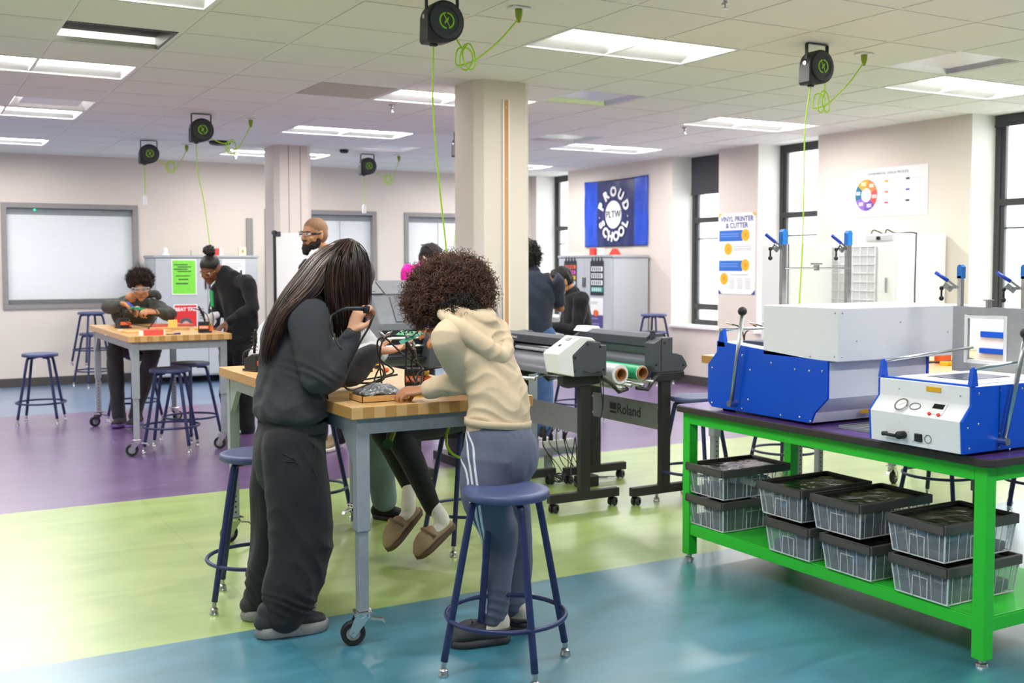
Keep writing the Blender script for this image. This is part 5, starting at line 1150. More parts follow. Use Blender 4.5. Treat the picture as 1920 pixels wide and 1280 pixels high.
def curls(name, blobs, n, mt, parent, seed=3, L_=.05, cr=.0065, th=.0018, turns=3.2, down=.5, seg=20):
    'corkscrew curls rooted all over the hair volume'
    rs = np.random.RandomState(seed); vs = []; fs = []; w_ = np.array([b[1][0]*b[1][1] for b in blobs]); w_ = w_/w_.sum()
    for i in range(n):
        c, r = blobs[rs.choice(len(blobs), p=w_)]; d = rs.normal(size=3); d /= np.linalg.norm(d); p0 = np.array(c)+d*np.array(r)*rs.uniform(.86, .99)
        ax = d+np.array([0, 0, -down])+rs.normal(size=3)*.55; ax /= np.linalg.norm(ax); x = np.cross(ax, [.2, .7, .4]); x /= np.linalg.norm(x); y = np.cross(ax, x); ln = L_*rs.uniform(.6, 1.2); c_ = cr*rs.uniform(.7, 1.4); ph = rs.uniform(0, 6.28); base = len(vs)
        for k in range(seg):
            t = k/(seg-1); a = ph+t*turns*2*PI; cc = c_*(1-.3*t); p = p0+ax*ln*(t-.25)*(1)+cc*(x*math.cos(a)+y*math.sin(a))
            rad = d*0+(x*math.cos(a)+y*math.sin(a)); w2 = th*(1-.6*t)
            for q in (rad*w2, ax*w2*1.3, -rad*w2): vs.append(p+q)
        for k in range(seg-1):
            for j in range(3): fs.append((base+k*3+j, base+k*3+(j+1) % 3, base+(k+1)*3+(j+1) % 3, base+(k+1)*3+j))
    me = bpy.data.meshes.new(name); me.from_pydata([tuple(v) for v in vs], [], fs); me.materials.append(mt); me.polygons.foreach_set('use_smooth', [True]*len(me.polygons))
    return link(name, me, parent)
def glasses(parent, M_, mt, lens=True, goggle=False):
    if goggle:
        q = MB(); pts = [(x, .098-.9*x*x*4, 0) for x in [(-.07+.14*k/14) for k in range(15)]]
        for sgn in (.018, -.02): q.tube([M_ @ V((p[0], p[1], .004+sgn+(.01*abs(p[0]/.07) if sgn < 0 else 0))) for p in pts], .0034 if sgn > 0 else .0018, 6)
        for s_ in (-1, 1): q.bar(M_ @ V((s_*.072, .078, .006)), M_ @ V((s_*.082, -.01, .008)), .003, .016, M_.to_3x3() @ V((0,0,1)))
        g = q.build('safety_glasses', mt, parent, smooth=True); q = MB()
        vs = []; 
        for p in pts: vs += [M_ @ V((p[0], p[1], .022)), M_ @ V((p[0], p[1], -.014+.01*abs(p[0]/.07)))]
        q.add(vs, [(2*i, 2*i+2, 2*i+3, 2*i+1) for i in range(14)]); q.build('lens', M['lens'], g, smooth=True); return g
    q = MB()
    for s_ in (-1, 1):
        q.tube([M_ @ V((s_*.033+.026*math.cos(a), .098, .0+.022*math.sin(a))) for a in [k*PI/12 for k in range(24)]], .0016, 6, closed=True)
        q.tube([M_ @ V((s_*.059, .096, .004)), M_ @ V((s_*.078, .04, .006)), M_ @ V((s_*.082, -.01, .002))], .0016, 6)
    q.tube([M_ @ V((-.008, .1, .003)), M_ @ V((.008, .1, .003))], .0016, 6)
    return q.build('glasses', mt, parent, smooth=True)
def shoe(parent, heel, toe, name='sneaker', upper='2b2c30', sole='77767a', h=.075, w_=.048, soleh=.03, side=None, trim=None):
    heel, toe = V(heel), V(toe); d = (toe-heel); L_ = d.length; d.normalize(); s_ = V(side) if side else d.cross(V((0,0,1))).normalized(); u = s_.cross(d).normalized()
    if u.z < 0: u = -u
    t = MB(); z0 = .012
    def P(f, z): return heel+d*L_*f+u*z
    otube(t, [P(.1, soleh+.02), P(.28, soleh+.022), P(.5, soleh+.018), P(.74, soleh+.01), P(.9, soleh+.004)], [(w_*.72, .038), (w_*.75, .045), (w_*.8, .035), (w_*.9, .026), (w_*.72, .018)], s_, 16, 4)
    otube(t, [P(.16, soleh+.02), P(.17, h+.015)], [(w_*.72, .04), (w_*.66, .042)], s_ if True else u, 14, 3)
    up = fuse(name, t, cloth('shoe_'+upper, upper, .7, bs=300), parent, .005, 3)
    q = MB(); n = 26; vs = []
    def out(f): # half width along the sole
        return w_*(.72*math.sqrt(max(0, 1-((f-.13)/.13)**2)) if f < .13 else (.72+.28*min(1, (f-.13)/.5)) if f < .68 else math.sqrt(max(0, 1-((f-.68)/.32)**2)))
    fr = [i/12 for i in range(13)]; ring = [(f, out(f)) for f in fr]+[(f, -out(f)) for f in fr[-2:0:-1]]
    for z, k in ((0, .96), (.006, 1.03), (soleh*.6, 1.06), (soleh, 1.0)):
        for f, o_ in ring: vs.append(P(.5+(f-.5)*(1+(k-1)*.6), z)+s_*o_*k)
    n = len(ring); q.add(vs, [(i*n+j, i*n+(j+1) % n, (i+1)*n+(j+1) % n, (i+1)*n+j) for i in range(3) for j in range(n)]+[tuple(range(n-1, -1, -1)), tuple(3*n+j for j in range(n))])
    q.build('sole', mat('sole_'+sole, sole, .6), up, smooth=True)
    if trim:
        q = MB()
        for k in range(5):
            f = .36+k*.07; z = soleh+.058-k*.007; q.tube([P(f, z-.014)+s_*w_*.5, P(f+.01, z+.0), P(f, z-.014)-s_*w_*.5], .003, 6)
        q.build('lace', mat('lace_'+trim, trim, .7), up, smooth=True)
    return up
def limbs(J, f=1.0, pf=.72):
    'the body under the clothes, one continuous figure'
    mb = MB(); S_ = V(J['side'])
    otube(mb, [J['pelvis'], J['waist'], J['chest'], J['neck0']], [(.13*pf, .085*pf), (.11*pf, .08*pf), (.14*pf, .09*pf), (.055*f, .05*f)], S_, 20, 5)
    otube(mb, [J['neck0'], J['neck1']], [.052*f, .05*f], S_, 14, 4)
    for k in 'lr':
        if 'sh'+k in J:
            otube(mb, [V(J['chest']).lerp(V(J['sh'+k]), .5), J['sh'+k], V(J['sh'+k]).lerp(V(J['el'+k]), .5), J['el'+k]], [.04*f, .04*f, .036*f, .03*f], S_, 12, 4)
            otube(mb, [J['el'+k], V(J['el'+k]).lerp(V(J['wr'+k]), .4), J['wr'+k]], [.031*f, .031*f, .024*f], S_, 12, 4)
        if 'hi'+k in J:
            otube(mb, [V(J['pelvis']).lerp(V(J['hi'+k]), .5), J['hi'+k], V(J['hi'+k]).lerp(V(J['kn'+k]), .5), J['kn'+k]], [.05*f, .055*f, .05*f, .042*f], S_, 14, 4)
            otube(mb, [J['kn'+k], V(J['kn'+k]).lerp(V(J['an'+k]), .35), J['an'+k]], [.042*f, .042*f, .03*f], S_, 14, 4)
            if 'to'+k in J: otube(mb, [J['an'+k], V(J['an'+k]).lerp(V(J['to'+k]), .5), J['to'+k]], [.034*f, (.036*f, .026*f), (.034*f, .015*f)], S_, 12, 4)
    return mb
def person(lab, loc): return T('person', lab, 'person', loc)

# ---------------------------------------------------------------- student with long straight hair
p = person('standing student with long straight dark hair in charcoal sweatshirt and black sweatpants', (1.28, 4.0, 0))
Fx, Sy = V((1, .02, 0)), V((-.02, 1, 0))
hc = V((1.515, 3.97, 1.345)); hf = V((.86, .12, -.5)); hu = V((.5, .0, .86))
J = dict(side=Sy, pelvis=(1.295, 4.01, .85), waist=(1.295, 4.01, .98), chest=(1.325, 4.02, 1.13), neck0=(1.41, 4.0, 1.22), neck1=(1.46, 3.98, 1.28),
 shr=(1.335, 3.88, 1.195), elr=(1.355, 3.83, .985), wrr=(1.474, 3.80, 1.128), shl=(1.37, 4.16, 1.17), ell=(1.575, 4.16, .945), wrl=(1.715, 4.16, 1.03),
 hir=(1.275, 3.92, .80), knr=(1.315, 3.90, .46), anr=(1.235, 3.89, .085), hil=(1.27, 4.10, .80), knl=(1.28, 4.12, .45), anl=(1.23, 4.12, .085), tor=(1.33, 3.89, .03), tol=(1.35, 4.12, .03))
b = limbs(J, .92); Mh = head(b, hc, hf, hu, .96)
hand(b, V(J['wrr'])+V((-.005, 0, .01)), (.35, -.1, .93), (.9, .3, -.1), (-.2, -.9, .3), (1.25, 1.3, 1.35, 1.4), .95, .7)
hand(b, J['wrl'], (.98, -.1, .05), (-.05, -.15, 1), (0, 1, .1), (.2, .28, .35, .45), .95, -.05)
skin1 = skin_mat('skin_light', 'd6a284')
fuse('body', b, skin1, p, .0048, 2)
face_parts(p, Mh, '2a1a12', 'b06a60')
ch = cloth('charcoal_sweatshirt_fleece', '3d3f45', bump=.5, bs=900, var=.08)
g = MB()
otube(g, [(1.305, 4.01, .785), (1.305, 4.01, .825), (1.31, 4.01, .95), (1.325, 4.015, 1.09), (1.375, 4.01, 1.20), (1.43, 4.0, 1.245)], [(.150, .112), (.184, .146), (.168, .128), (.172, .126), (.145, .105), (.07, .065)], Sy, 30, 6)
otube(g, [(1.36, 3.93, 1.17), J['shr'], (1.33, 3.835, 1.09), (1.35, 3.815, .985)], [.085, .088, .078, .072], Sy, 20, 5)
otube(g, [(1.345, 3.82, 1.0), (1.385, 3.81, .985), (1.435, 3.80, 1.065), (1.462, 3.80, 1.110)], [.07, .07, .052, .04], Sy, 20, 5)
otube(g, [(1.36, 4.08, 1.15), J['shl'], (1.47, 4.17, 1.03), (1.57, 4.16, .955)], [.085, .085, .075, .068], Sy, 20, 5)
otube(g, [(1.555, 4.16, .958), (1.60, 4.16, .955), (1.665, 4.16, 1.0), (1.70, 4.16, 1.022)], [.066, .062, .048, .038], Sy, 20, 5)
fd = [((1.35, 3.80, 1.0), .12, (.6, 0, 1), 85, .007), ((1.30, 4.0, .84), .16, (.2, 0, 1), 70, .008), ((1.35, 3.86, 1.13), .1, (-.5, .4, 1), 60, .005), ((1.58, 4.15, .95), .1, (.8, 0, .3), 90, .006), ((1.38, 3.9, .9), .12, (1, 0, .6), 60, .006), ((1.45, 3.8, 1.05), .07, (.7, 0, .7), 120, .004), ((1.18, 4.0, 1.0), .15, (.3, .3, 1), 50, .004)]
sw = fuse('sweatshirt', g, ch, p, .006, 3, fd, (.006, 22, (1, 1, .7)))
q = MB(); otube(q, [(1.305, 4.01, .75), (1.305, 4.01, .79)], [(.164, .127), (.164, .127)], Sy, 40, 3, caps=False); q.build('hem_band', ch, sw, smooth=True)
q = MB(); otube(q, [(1.458, 3.80, 1.105), (1.473, 3.80, 1.125)], [.036, .033], Sy, 20, 2); q.build('cuff', ch, sw, smooth=True)
q = MB(); otube(q, [(1.692, 4.16, 1.017), (1.712, 4.16, 1.028)], [.035, .032], Sy, 20, 2); q.build('cuff', ch, sw, smooth=True)
MB().tube([Vector(x) for x in smoothline([(1.40, 3.885, .82), (1.41, 3.89, .86), (1.385, 3.87, .92), (1.36, 3.87, .90)], 5)], .003, 6).build('pocket_edge', ch, sw, smooth=True)
bk = cloth('black_sweatpants_fleece', '2c2c30', bump=.4, bs=800, var=.08)
g = MB()
otube(g, [(1.29, 4.01, .80), (1.285, 4.01, .70), (1.285, 4.01, .62)], [(.150, .116), (.165, .130), (.160, .128)], Sy, 28, 5)
otube(g, [(1.285, 3.93, .72), (1.288, 3.915, .62), (1.30, 3.905, .46), (1.29, 3.90, .30), (1.25, 3.895, .18), (1.235, 3.895, .11), (1.225, 3.895, .085)], [(.105, .12), (.112, .126), (.11, .122), (.108, .118), (.098, .108), (.088, .094), (.076, .08)], Sy, 26, 5)
otube(g, [(1.285, 4.09, .72), (1.285, 4.11, .60), (1.275, 4.12, .45), (1.26, 4.12, .3), (1.235, 4.12, .17), (1.23, 4.12, .11)], [(.10, .115), (.105, .112), (.10, .105), (.1, .1), (.095, .092), (.09, .085)], Sy, 26, 5)
fd = [((1.25, 3.85, .15), .1, (.3, .2, 1), 95, .013), ((1.3, 3.85, .47), .16, (.5, .1, 1), 42, .008), ((1.3, 3.86, .72), .14, (1, 0, .35), 60, .008), ((1.24, 4.1, .15), .12, (.2, 0, 1), 100, .012), ((1.33, 3.9, .28), .15, (.8, 0, .7), 45, .009)]
pt = fuse('sweatpants', g, bk, p, .0065, 3, fd, (.008, 17, (1, 1, .55)))
bvh = None
def on_surface(ob, px, py):
    T_ = BVHTree.FromPolygons([v.co for v in ob.data.vertices], [tuple(f.vertices) for f in ob.data.polygons]); a = at(px, py, 2.5); b_ = at(px, py, 5); h_ = T_.ray_cast(a, (b_-a).normalized())
    return tuple(h_[0]) if h_[0] else tuple(at(px, py, 3.95))
def surf_line(ob, pts, off=.002, m_=None, r=.002, name='seam', parent=None, width=None, nrm=None):
    'a seam or stripe laid on the surface of a garment'
    T_ = BVHTree.FromPolygons([v.co for v in ob.data.vertices], [tuple(f.vertices) for f in ob.data.polygons]); L = []
    for a in smoothline(pts, 10):
        h_ = T_.find_nearest(V(a)); L.append((h_[0], h_[1]))
    q = MB()
    if width:
        vs = []
        for i, (c, n) in enumerate(L):
            d = (L[min(i+1, len(L)-1)][0]-L[max(i-1, 0)][0]).normalized(); s_ = d.cross(n).normalized()
            for f in (-1, -.33, .33, 1):
                e = c+s_*width/2*f; hh = T_.find_nearest(e); vs.append(hh[0]+hh[1]*off)
        q.add(vs, [(i*4+j, i*4+j+1, i*4+4+j+1, i*4+4+j) for i in range(len(L)-1) for j in range(3)])
        o = q.build(name, m_, parent, smooth=True); sd = o.modifiers.new('thick', 'SOLIDIFY'); sd.thickness = .0012; return o
    return q.tube([c+n*off for c, n in L], r, 6).build(name, m_, parent, smooth=True)
surf_line(pt, [(1.33, 3.74, .76), (1.35, 3.75, .70), (1.345, 3.75, .64), (1.35, 3.76, .60)], .001, bk, .0025, 'pocket_seam', pt)
surf_line(pt, [(1.19, 3.8, .70), (1.24, 3.78, .69), (1.245, 3.78, .665), (1.19, 3.8, .675)], .001, bk, .002, 'back_pocket', pt)
for (h0, t0) in (((1.12, 3.90, .002), (1.395, 3.885, .002)), ((1.13, 4.13, .002), (1.42, 4.10, .002))):
    shoe(p, h0, t0, 'sneaker', '3a3a3e', '8f8d8e', .088, .052, .04, trim='77787c')
# hair: skull-hugging mass plus locks
hd = mat('long_dark_hair', '2a1d1a', .36, var=.25, scale=40, stretch=(1, 1, .1))
hd2 = mat('long_brown_hair', '553a30', .38, var=.3, scale=30)
X_ = hc
q = MB()
for v, r in (((-.01, -.02, .045), (.088, .108, .09)), ((.0, .02, .02), (.086, .095, .1)), ((0, -.04, -.02), (.085, .075, .1))):
    e = MB().ell((0,0,0), r, 22, 14); q.add([Mh @ (V(w_)+V(v)) for w_ in e.v], e.f)
hair = fuse('hair', q, hd, p, .007, 2)
def hx(px, py, d): return tuple(at(px, py, d))
back = [[hx(645, 452, 4.20), hx(600, 470, 4.17), hx(565, 512, 4.14), hx(528, 565, 4.10), hx(505, 620, 4.08), hx(492, 690, 4.06)],
        [hx(648, 455, 4.14), hx(605, 480, 4.09), hx(572, 525, 4.05), hx(535, 575, 4.03), hx(513, 625, 4.02), hx(500, 680, 4.02)],
        [hx(650, 460, 4.08), hx(612, 490, 4.04), hx(582, 535, 4.0), hx(548, 575, 3.99), hx(525, 610, 3.99), hx(508, 660, 3.99)],
        [hx(652, 465, 4.05), hx(620, 500, 4.02), hx(597, 540, 3.99), hx(570, 562, 3.98), hx(545, 582, 3.975), hx(522, 618, 3.98)]]
strands('back_hair', back, 850, hd, hair, .0024, .007, 5, 12)
strands('back_hair', back, 560, hd2, hair, .0020, .009, 6, 12)
front = [[hx(650, 453, 4.08), hx(622, 480, 4.02), hx(612, 520, 4.0), hx(614, 560, 4.0), hx(622, 600, 4.03), hx(628, 640, 4.08)],
         [hx(655, 453, 4.07), hx(640, 480, 4.0), hx(632, 520, 3.99), hx(634, 560, 4.0), hx(636, 600, 4.04), hx(638, 640, 4.12)],
         [hx(660, 455, 4.07), hx(657, 480, 4.02), hx(655, 520, 4.01), hx(655, 560, 4.04), hx(655, 600, 4.1), hx(655, 630, 4.14)],
         [hx(663, 456, 4.12), hx(675, 480, 4.1), hx(676, 520, 4.1), hx(674, 560, 4.12), hx(672, 600, 4.15), hx(670, 625, 4.18)],
         [hx(664, 457, 4.18), hx(684, 482, 4.18), hx(690, 515, 4.18), hx(688, 550, 4.18), hx(684, 590, 4.2), hx(682, 612, 4.2)]]
strands('front_hair', front, 900, hd, hair, .0024, .008, 7, 12)
strands('front_hair', front, 120, hd2, hair, .0018, .011, 8, 12)
top = [[hx(655, 450, 4.25), hx(628, 458, 4.22), hx(606, 480, 4.15), hx(600, 505, 4.1)], [hx(655, 450, 4.15), hx(635, 462, 4.08), hx(622, 490, 4.03), hx(612, 525, 4.0)], [hx(657, 450, 4.12), hx(660, 462, 4.06), hx(660, 490, 4.02), hx(660, 525, 4.02)], [hx(657, 450, 4.2), hx(678, 465, 4.14), hx(690, 490, 4.16), hx(691, 520, 4.18)]]
strands('crown_hair', top, 650, hd, hair, .0028, .006, 9, 10)
# the black tubular magnifier held in the raised hand, with its lead
t = T('inspection_scope', 'black handheld tube with bent lead in the raised right hand', 'scope', hx(670, 580, 3.95))
MB().tube([at(630, 586, 3.93), at(650, 578, 3.93), at(675, 578, 3.94), at(684, 579, 3.94)], [.006, .0075, .0085, .009], 12).build('grip', M['blk'], t, smooth=True)
MB().tube([at(683, 579, 3.94), at(692, 581, 3.945)], [.016, .014], 16).build('collar', M['blk'], t, smooth=True, angle=40)
MB().tube([Vector(x) for x in smoothline([at(632, 586, 3.93), at(622, 592, 3.93), at(619, 607, 3.92), at(624, 625, 3.92), at(640, 655, 3.9)], 8)], .0045, 8).build('lead', M['blk'], t, smooth=True)

# ---------------------------------------------------------------- student with big curly hair
p = person('standing student with big curly brown hair, beige hoodie and slate striped track pants', (1.93, 3.42, 0))
F2 = V((-.5, .86, 0)).normalized(); S2 = V((-.86, -.5, 0)).normalized()   # S2 points to the left hand side
hc = V(at(846, 548, 4.06)); hf = V((-.35, .6, -.72)); hu = V((-.5, .5, .7))
pel = V((1.868, 3.40, .76)); L2 = lambda v, s_, f, z: tuple(V(v)+S2*s_+F2*f+V((.032*max(0, min(1, z/.36)), 0, z)))
J = dict(side=S2, pelvis=pel, waist=L2(pel, 0, .01, .12), chest=L2(pel, .01, .10, .28), neck0=L2(pel, .03, .17, .40), neck1=L2(pel, .04, .21, .45),
 shl=L2(pel, .17, .13, .375), ell=(1.80, 3.50, .965), wrl=(1.685, 3.605, .925), shr=L2(pel, -.14, .16, .36), elr=(2.02, 3.62, 1.0), wrr=(1.93, 3.80, .93),
 hil=L2(pel, .085, 0, -.03), knl=(1.88, 3.42, .40), anl=(1.865, 3.44, .08), hir=L2(pel, -.085, 0, -.03), knr=(1.975, 3.46, .40), anr=(1.99, 3.50, .08), tol=(1.76, 3.50, .03), tor=(1.93, 3.62, .03))
J['chest'] = tuple(V(J['chest']))
b = limbs(J, .88); Mh = head(b, hc, hf, hu, .93)
hand(b, J['wrl'], (-.85, .5, -.05), (.15, .3, -1), (.3, .8, .2), (1.0, 1.1, 1.2, 1.2), .95, .6)
hand(b, J['wrr'], (-.8, .4, -.1), (0, .1, -1), (.3, -.8, 0), (.6, .6, .7, .8), .92, .4)
skin2 = skin_mat('skin_medium', 'b9815c')
fuse('body', b, skin2, p, .005, 2); face_parts(p, Mh, '2a1a12', '9a5a50')
bh = cloth('beige_hoodie_jersey', 'd3bd9f', rough=.8, bump=.15, bs=900, var=.04)
g = MB()
otube(g, [L2(pel, 0, .0, .06), L2(pel, 0, .0, .12), L2(pel, .0, .04, .22), L2(pel, .01, .10, .32), L2(pel, .02, .15, .39), L2(pel, .03, .19, .43)], [(.132, .114), (.126, .104), (.130, .100), (.148, .104), (.138, .085), (.07, .06)], S2, 30, 6)
otube(g, [L2(pel, .10, .13, .36), J['shl'], tuple(V(J['shl']).lerp(V(J['ell']), .5)+V((-.015, -.02, 0))), J['ell']], [.062, .064, .058, .053], S2, 20, 5)
otube(g, [J['ell'], tuple(V(J['ell']).lerp(V(J['wrl']), .15)), tuple(V(J['ell']).lerp(V(J['wrl']), .6)), tuple(V(J['ell']).lerp(V(J['wrl']), .93))], [.054, .054, .045, .040], S2, 20, 5)
otube(g, [L2(pel, -.08, .15, .35), J['shr'], J['elr']], [.062, .062, .05], S2, 18, 5)
otube(g, [J['elr'], tuple(V(J['elr']).lerp(V(J['wrr']), .85))], [.05, .038], S2, 18, 5)
fd = [(J['ell'], .1, (.5, .3, .9), 105, .006), ((1.75, 3.55, .95), .07, (.8, -.5, 0), 120, .005), (L2(pel, .1, -.03, .12), .14, (.2, .2, 1), 80, .006), (L2(pel, .1, .05, .25), .12, (.6, .2, .8), 65, .005), (L2(pel, -.05, -.06, .15), .15, (-.3, .1, 1), 75, .005)]
hd_ = fuse('hoodie', g, bh, p, .0055, 3, fd, (.004, 24, (1, 1, .8)))
# hood lying on the back: a draped pouch
g = MB(); nb = V(L2(pel, .03, .15, .42))
def N(s_, f, z): return tuple(nb+S2*s_+F2*f+V((0, 0, z)))
otube(g, [N(.10, .03, .03), N(.125, -.05, -.01), N(.085, -.115, -.07), N(0, -.145, -.125), N(-.085, -.115, -.07), N(-.12, -.05, -.01), N(-.09, .03, .03)], [.022, .030, .036, .044, .036, .030, .022], (0, 0, 1), 16, 6)
otube(g, [N(.085, .0, .045), N(.06, -.065, .02), N(0, -.10, .0), N(-.06, -.065, .02), N(-.085, .0, .045)], [.024, .028, .032, .028, .024], (0, 0, 1), 16, 6)
otube(g, [N(0, -.06, .02), N(0, -.11, -.06), N(0, -.12, -.16)], [(.10, .030), (.09, .034), (.03, .02)], S2, 20, 5)
fuse('hood', g, bh, hd_, .005, 3, [(N(0, -.1, -.04), .12, (0, 0, 1), 90, .007)], (.003, 30, (1, 1, 1)))
q = MB(); otube(q, [L2(pel, 0, 0, .045), L2(pel, 0, 0, .07)], [(.134, .116), (.136, .118)], S2, 40, 2, caps=False); q.build('hem_band', bh, hd_, smooth=True)
tp_ = cloth('slate_track_pants', '60657a', rough=.7, bump=.12, bs=1000, var=.03)
g = MB()
otube(g, [L2(pel, 0, 0, .07), L2(pel, 0, -.01, .0), L2(pel, 0, -.015, -.08), L2(pel, 0, -.01, -.13)], [(.112, .092), (.140, .122), (.152, .134), (.138, .118)], S2, 28, 5)
otube(g, [L2(pel, .075, -.01, -.06), L2(pel, .08, 0, -.2), (1.885, 3.42, .40), (1.88, 3.43, .22), (1.87, 3.44, .10)], [(.082, .112), (.08, .092), (.066, .07), (.058, .06), (.052, .05)], S2, 24, 6)
otube(g, [L2(pel, -.075, -.01, -.06), L2(pel, -.08, 0.01, -.2), (1.975, 3.46, .40), (1.995, 3.485, .22), (1.99, 3.50, .11)], [(.082, .112), (.08, .092), (.064, .07), (.056, .06), (.052, .052)], S2, 24, 6)
fd = [((1.87, 3.43, .14), .1, (.2, 0, 1), 110, .006), ((1.99, 3.5, .14), .1, (.2, 0, 1), 110, .006), ((1.9, 3.35, .55), .14, (.7, 0, .7), 50, .005), ((1.93, 3.38, .79), .14, (1, .3, 0), 140, .0025)]
tpo = fuse('track_pants', g, tp_, p, .0055, 3, fd, (.004, 20, (1, 1, .5)))
for k in range(3):
    surf_line(tpo, [on_surface(tpo, x+(k-1)*w_, y) for x, y, w_ in ((872, 782, 8.5), (876, 830, 9), (882, 880, 9), (889, 930, 8.5), (896, 980, 7.5), (902, 1030, 7), (905, 1080, 6.5), (905, 1120, 6), (904, 1150, 6))], .0015, mat('white_stripe', 'd8dce8', .6), name='stripe', parent=tpo, width=.0095)
# clog-style foam shoes and socks
def clog(parent, heel, toe, col, sole, foam=True, side=None, sock='d8cfc2', an=None):
    heel, toe = V(heel), V(toe); d = (toe-heel); L_ = d.length; d.normalize(); s_ = V(side).normalized() if side else d.cross(V((0,0,1))).normalized(); u = s_.cross(d).normalized()
    if u.z < 0 and side is None: u = -u
    P = lambda f, z: heel+d*L_*f+u*z
    t = MB(); otube(t, [P(.12, .03), P(.4, .035), P(.6, .05), P(.78, .042), P(.92, .026)], [(.036, .022), (.04, .025), (.05, .04), (.052, .034), (.036, .018)], s_, 18, 5)
    otube(t, [P(.5, .055), P(.6, .06)], [(.04, .035), (.045, .03)], s_, 14, 2)
    up = fuse('clog', t, mat('clog_'+col, col, .75 if not foam else .55, bump=.2, bscale=400), parent, .005, 3)
    q = MB(); vs = []; fr = [i/14 for i in range(15)]
    out = lambda f: (.036*math.sqrt(max(0, 1-((f-.14)/.14)**2)) if f < .14 else .036+.016*min(1, (f-.14)/.5) if f < .7 else .052*math.sqrt(max(0, 1-((f-.7)/.3)**2)))
    ring = [(f, out(f)) for f in fr]+[(f, -out(f)) for f in fr[-2:0:-1]]; n = len(ring)
    for z, k in ((0, .98), (.012, 1.06), (.024, 1.04)):
        for f, o_ in ring: vs.append(P(f, z)+s_*o_*k)
    q.add(vs, [(i*n+j, i*n+(j+1) % n, (i+1)*n+(j+1) % n, (i+1)*n+j) for i in range(2) for j in range(n)]+[tuple(range(n-1, -1, -1)), tuple(2*n+j for j in range(n))]); q.build('sole', mat('sole_'+sole, sole, .7), up, smooth=True)
    if foam:
        MB().tube([Vector(x) for x in smoothline([P(.46, .06)+s_*.05, P(.2, .055)+s_*.048, P(.02, .05), P(.2, .055)-s_*.048, P(.46, .06)-s_*.05], 6)], .006, 8).build('heel_strap', mat('clog_'+col, col, .55), up, smooth=True)
        q = MB()
        for a in range(4): q.ell(P(.62+.07*(a % 2), .088-.012*(a % 2)) + s_*(-.02+.013*a), .004, 8, 5)
        q.build('vent_hole', M['blk'], up)
    else:
        MB().tube([P(.5, .05)+s_*.053, P(.56, .085)+s_*.03, P(.56, .092), P(.56, .085)-s_*.03, P(.5, .05)-s_*.053], .008, 8).build('strap', mat('clog_strap', '7a6650', .7), up, smooth=True)
        MB().bar(P(.52, .06)+s_*.056, P(.58, .08)+s_*.045, .012, .01).build('buckle', M['brass'], up)
    if an is not None:
        g = MB(); otube(g, [V(an), P(.16, .075), P(.25, .05), P(.5, .045)], [(.032, .033), (.034, .036), (.034, .034), (.034, .028)], s_, 16, 4); fuse('sock', g, cloth('sock_'+sock, sock, bump=.4, bs=250), parent, .005, 2)
    return up
clog(p, (1.93, 3.41, .002), (1.70, 3.475, .002), '3c3b40', '3c3b40', an=(1.87, 3.44, .13))
clog(p, (2.04, 3.44, .002), (1.92, 3.64, .002), '26292f', '26292f', an=(1.99, 3.50, .13))
crl = mat('curly_brown_hair', '563628', .5, var=.45, scale=25); crl_dk = mat('curly_hair_core', '241714', .8, bump=1, bscale=80)
bl2 = [(tuple(at(842, 532, 4.05)), (.148, .150, .100)), (tuple(at(812, 560, 4.03)), (.098, .125, .095)), (tuple(at(870, 543, 4.04)), (.105, .12, .10)), (tuple(at(850, 522, 4.03)), (.125, .13, .082)), (tuple(at(800, 576, 4.03)), (.07, .1, .065)), (tuple(at(886, 565, 4.02)), (.058, .09, .058)), (tuple(at(840, 560, 3.99)), (.10, .09, .07))]
q = MB()
for c, r in bl2: q.ell(c, tuple(x*.95 for x in r), 20, 14)
hr = fuse('hair', q, crl_dk, p, .008, 2, None, (.012, 90, (1, 1, 1)))
curls('curl', bl2, 4200, crl, hr, 3, .062, .0075, .0021)
curls('dark_curl', [(tuple(at(862, 575, 3.90)), (.06, .05, .05)), (tuple(at(845, 590, 3.94)), (.05, .05, .035))], 420, mat('black_curls', '1d1512', .5, var=.3), hr, 5, .05, .007, .002)

# ---------------------------------------------------------------- seated student with braids and tan clogs (behind the curly hair)
p = person('seated student with black braids, tie-dye sleeves, black leggings and tan clogs', (2.42, 4.70, 0))
S3 = V((.1, -1, 0)).normalized(); F3 = V((-1, -.1, 0)).normalized()  # facing left, left hand side towards the camera
J = dict(side=S3, pelvis=(2.42, 4.70, .71), waist=(2.43, 4.69, .86), chest=(2.43, 4.67, 1.0), neck0=(2.42, 4.66, 1.12), neck1=(2.37, 4.65, 1.18),
 shl=(2.43, 4.50, 1.06), ell=(2.33, 4.40, .92), wrl=(2.205, 4.43, 1.0), shr=(2.42, 4.83, 1.06), elr=(2.34, 4.72, .93), wrr=(2.215, 4.60, 1.06),
 hil=(2.40, 4.60, .69), knl=(1.97, 4.50, .63), anl=(2.14, 4.50, .24), hir=(2.40, 4.78, .69), knr=(1.985, 4.74, .635), anr=(2.115, 4.68, .30))
b = limbs(J, .86); Mh = head(b, (2.34, 4.64, 1.27), (-.85, -.1, -.5), (-.5, 0, .86), .93)
hand(b, J['wrl'], (-.75, .1, .6), (-.3, .2, -.8), (-.2, -.9, .3), (.9, 1.0, 1.1, 1.1), .92, .5)
hand(b, J['wrr'], (-.8, -.2, .35), (-.2, -.2, -.9), (-.2, -.9, .2), (.8, .9, 1.0, 1.1), .92, .5)
fuse('body', b, skin_mat('skin_brown', 'b07850'), p, .0055, 2); face_parts(p, Mh, '2a1a12', '8a4a40')
td = mat('grey_tie_dye_fleece', 'cfccd0', .8, var=.14, scale=18, bump=.2, bscale=600)
g = MB()
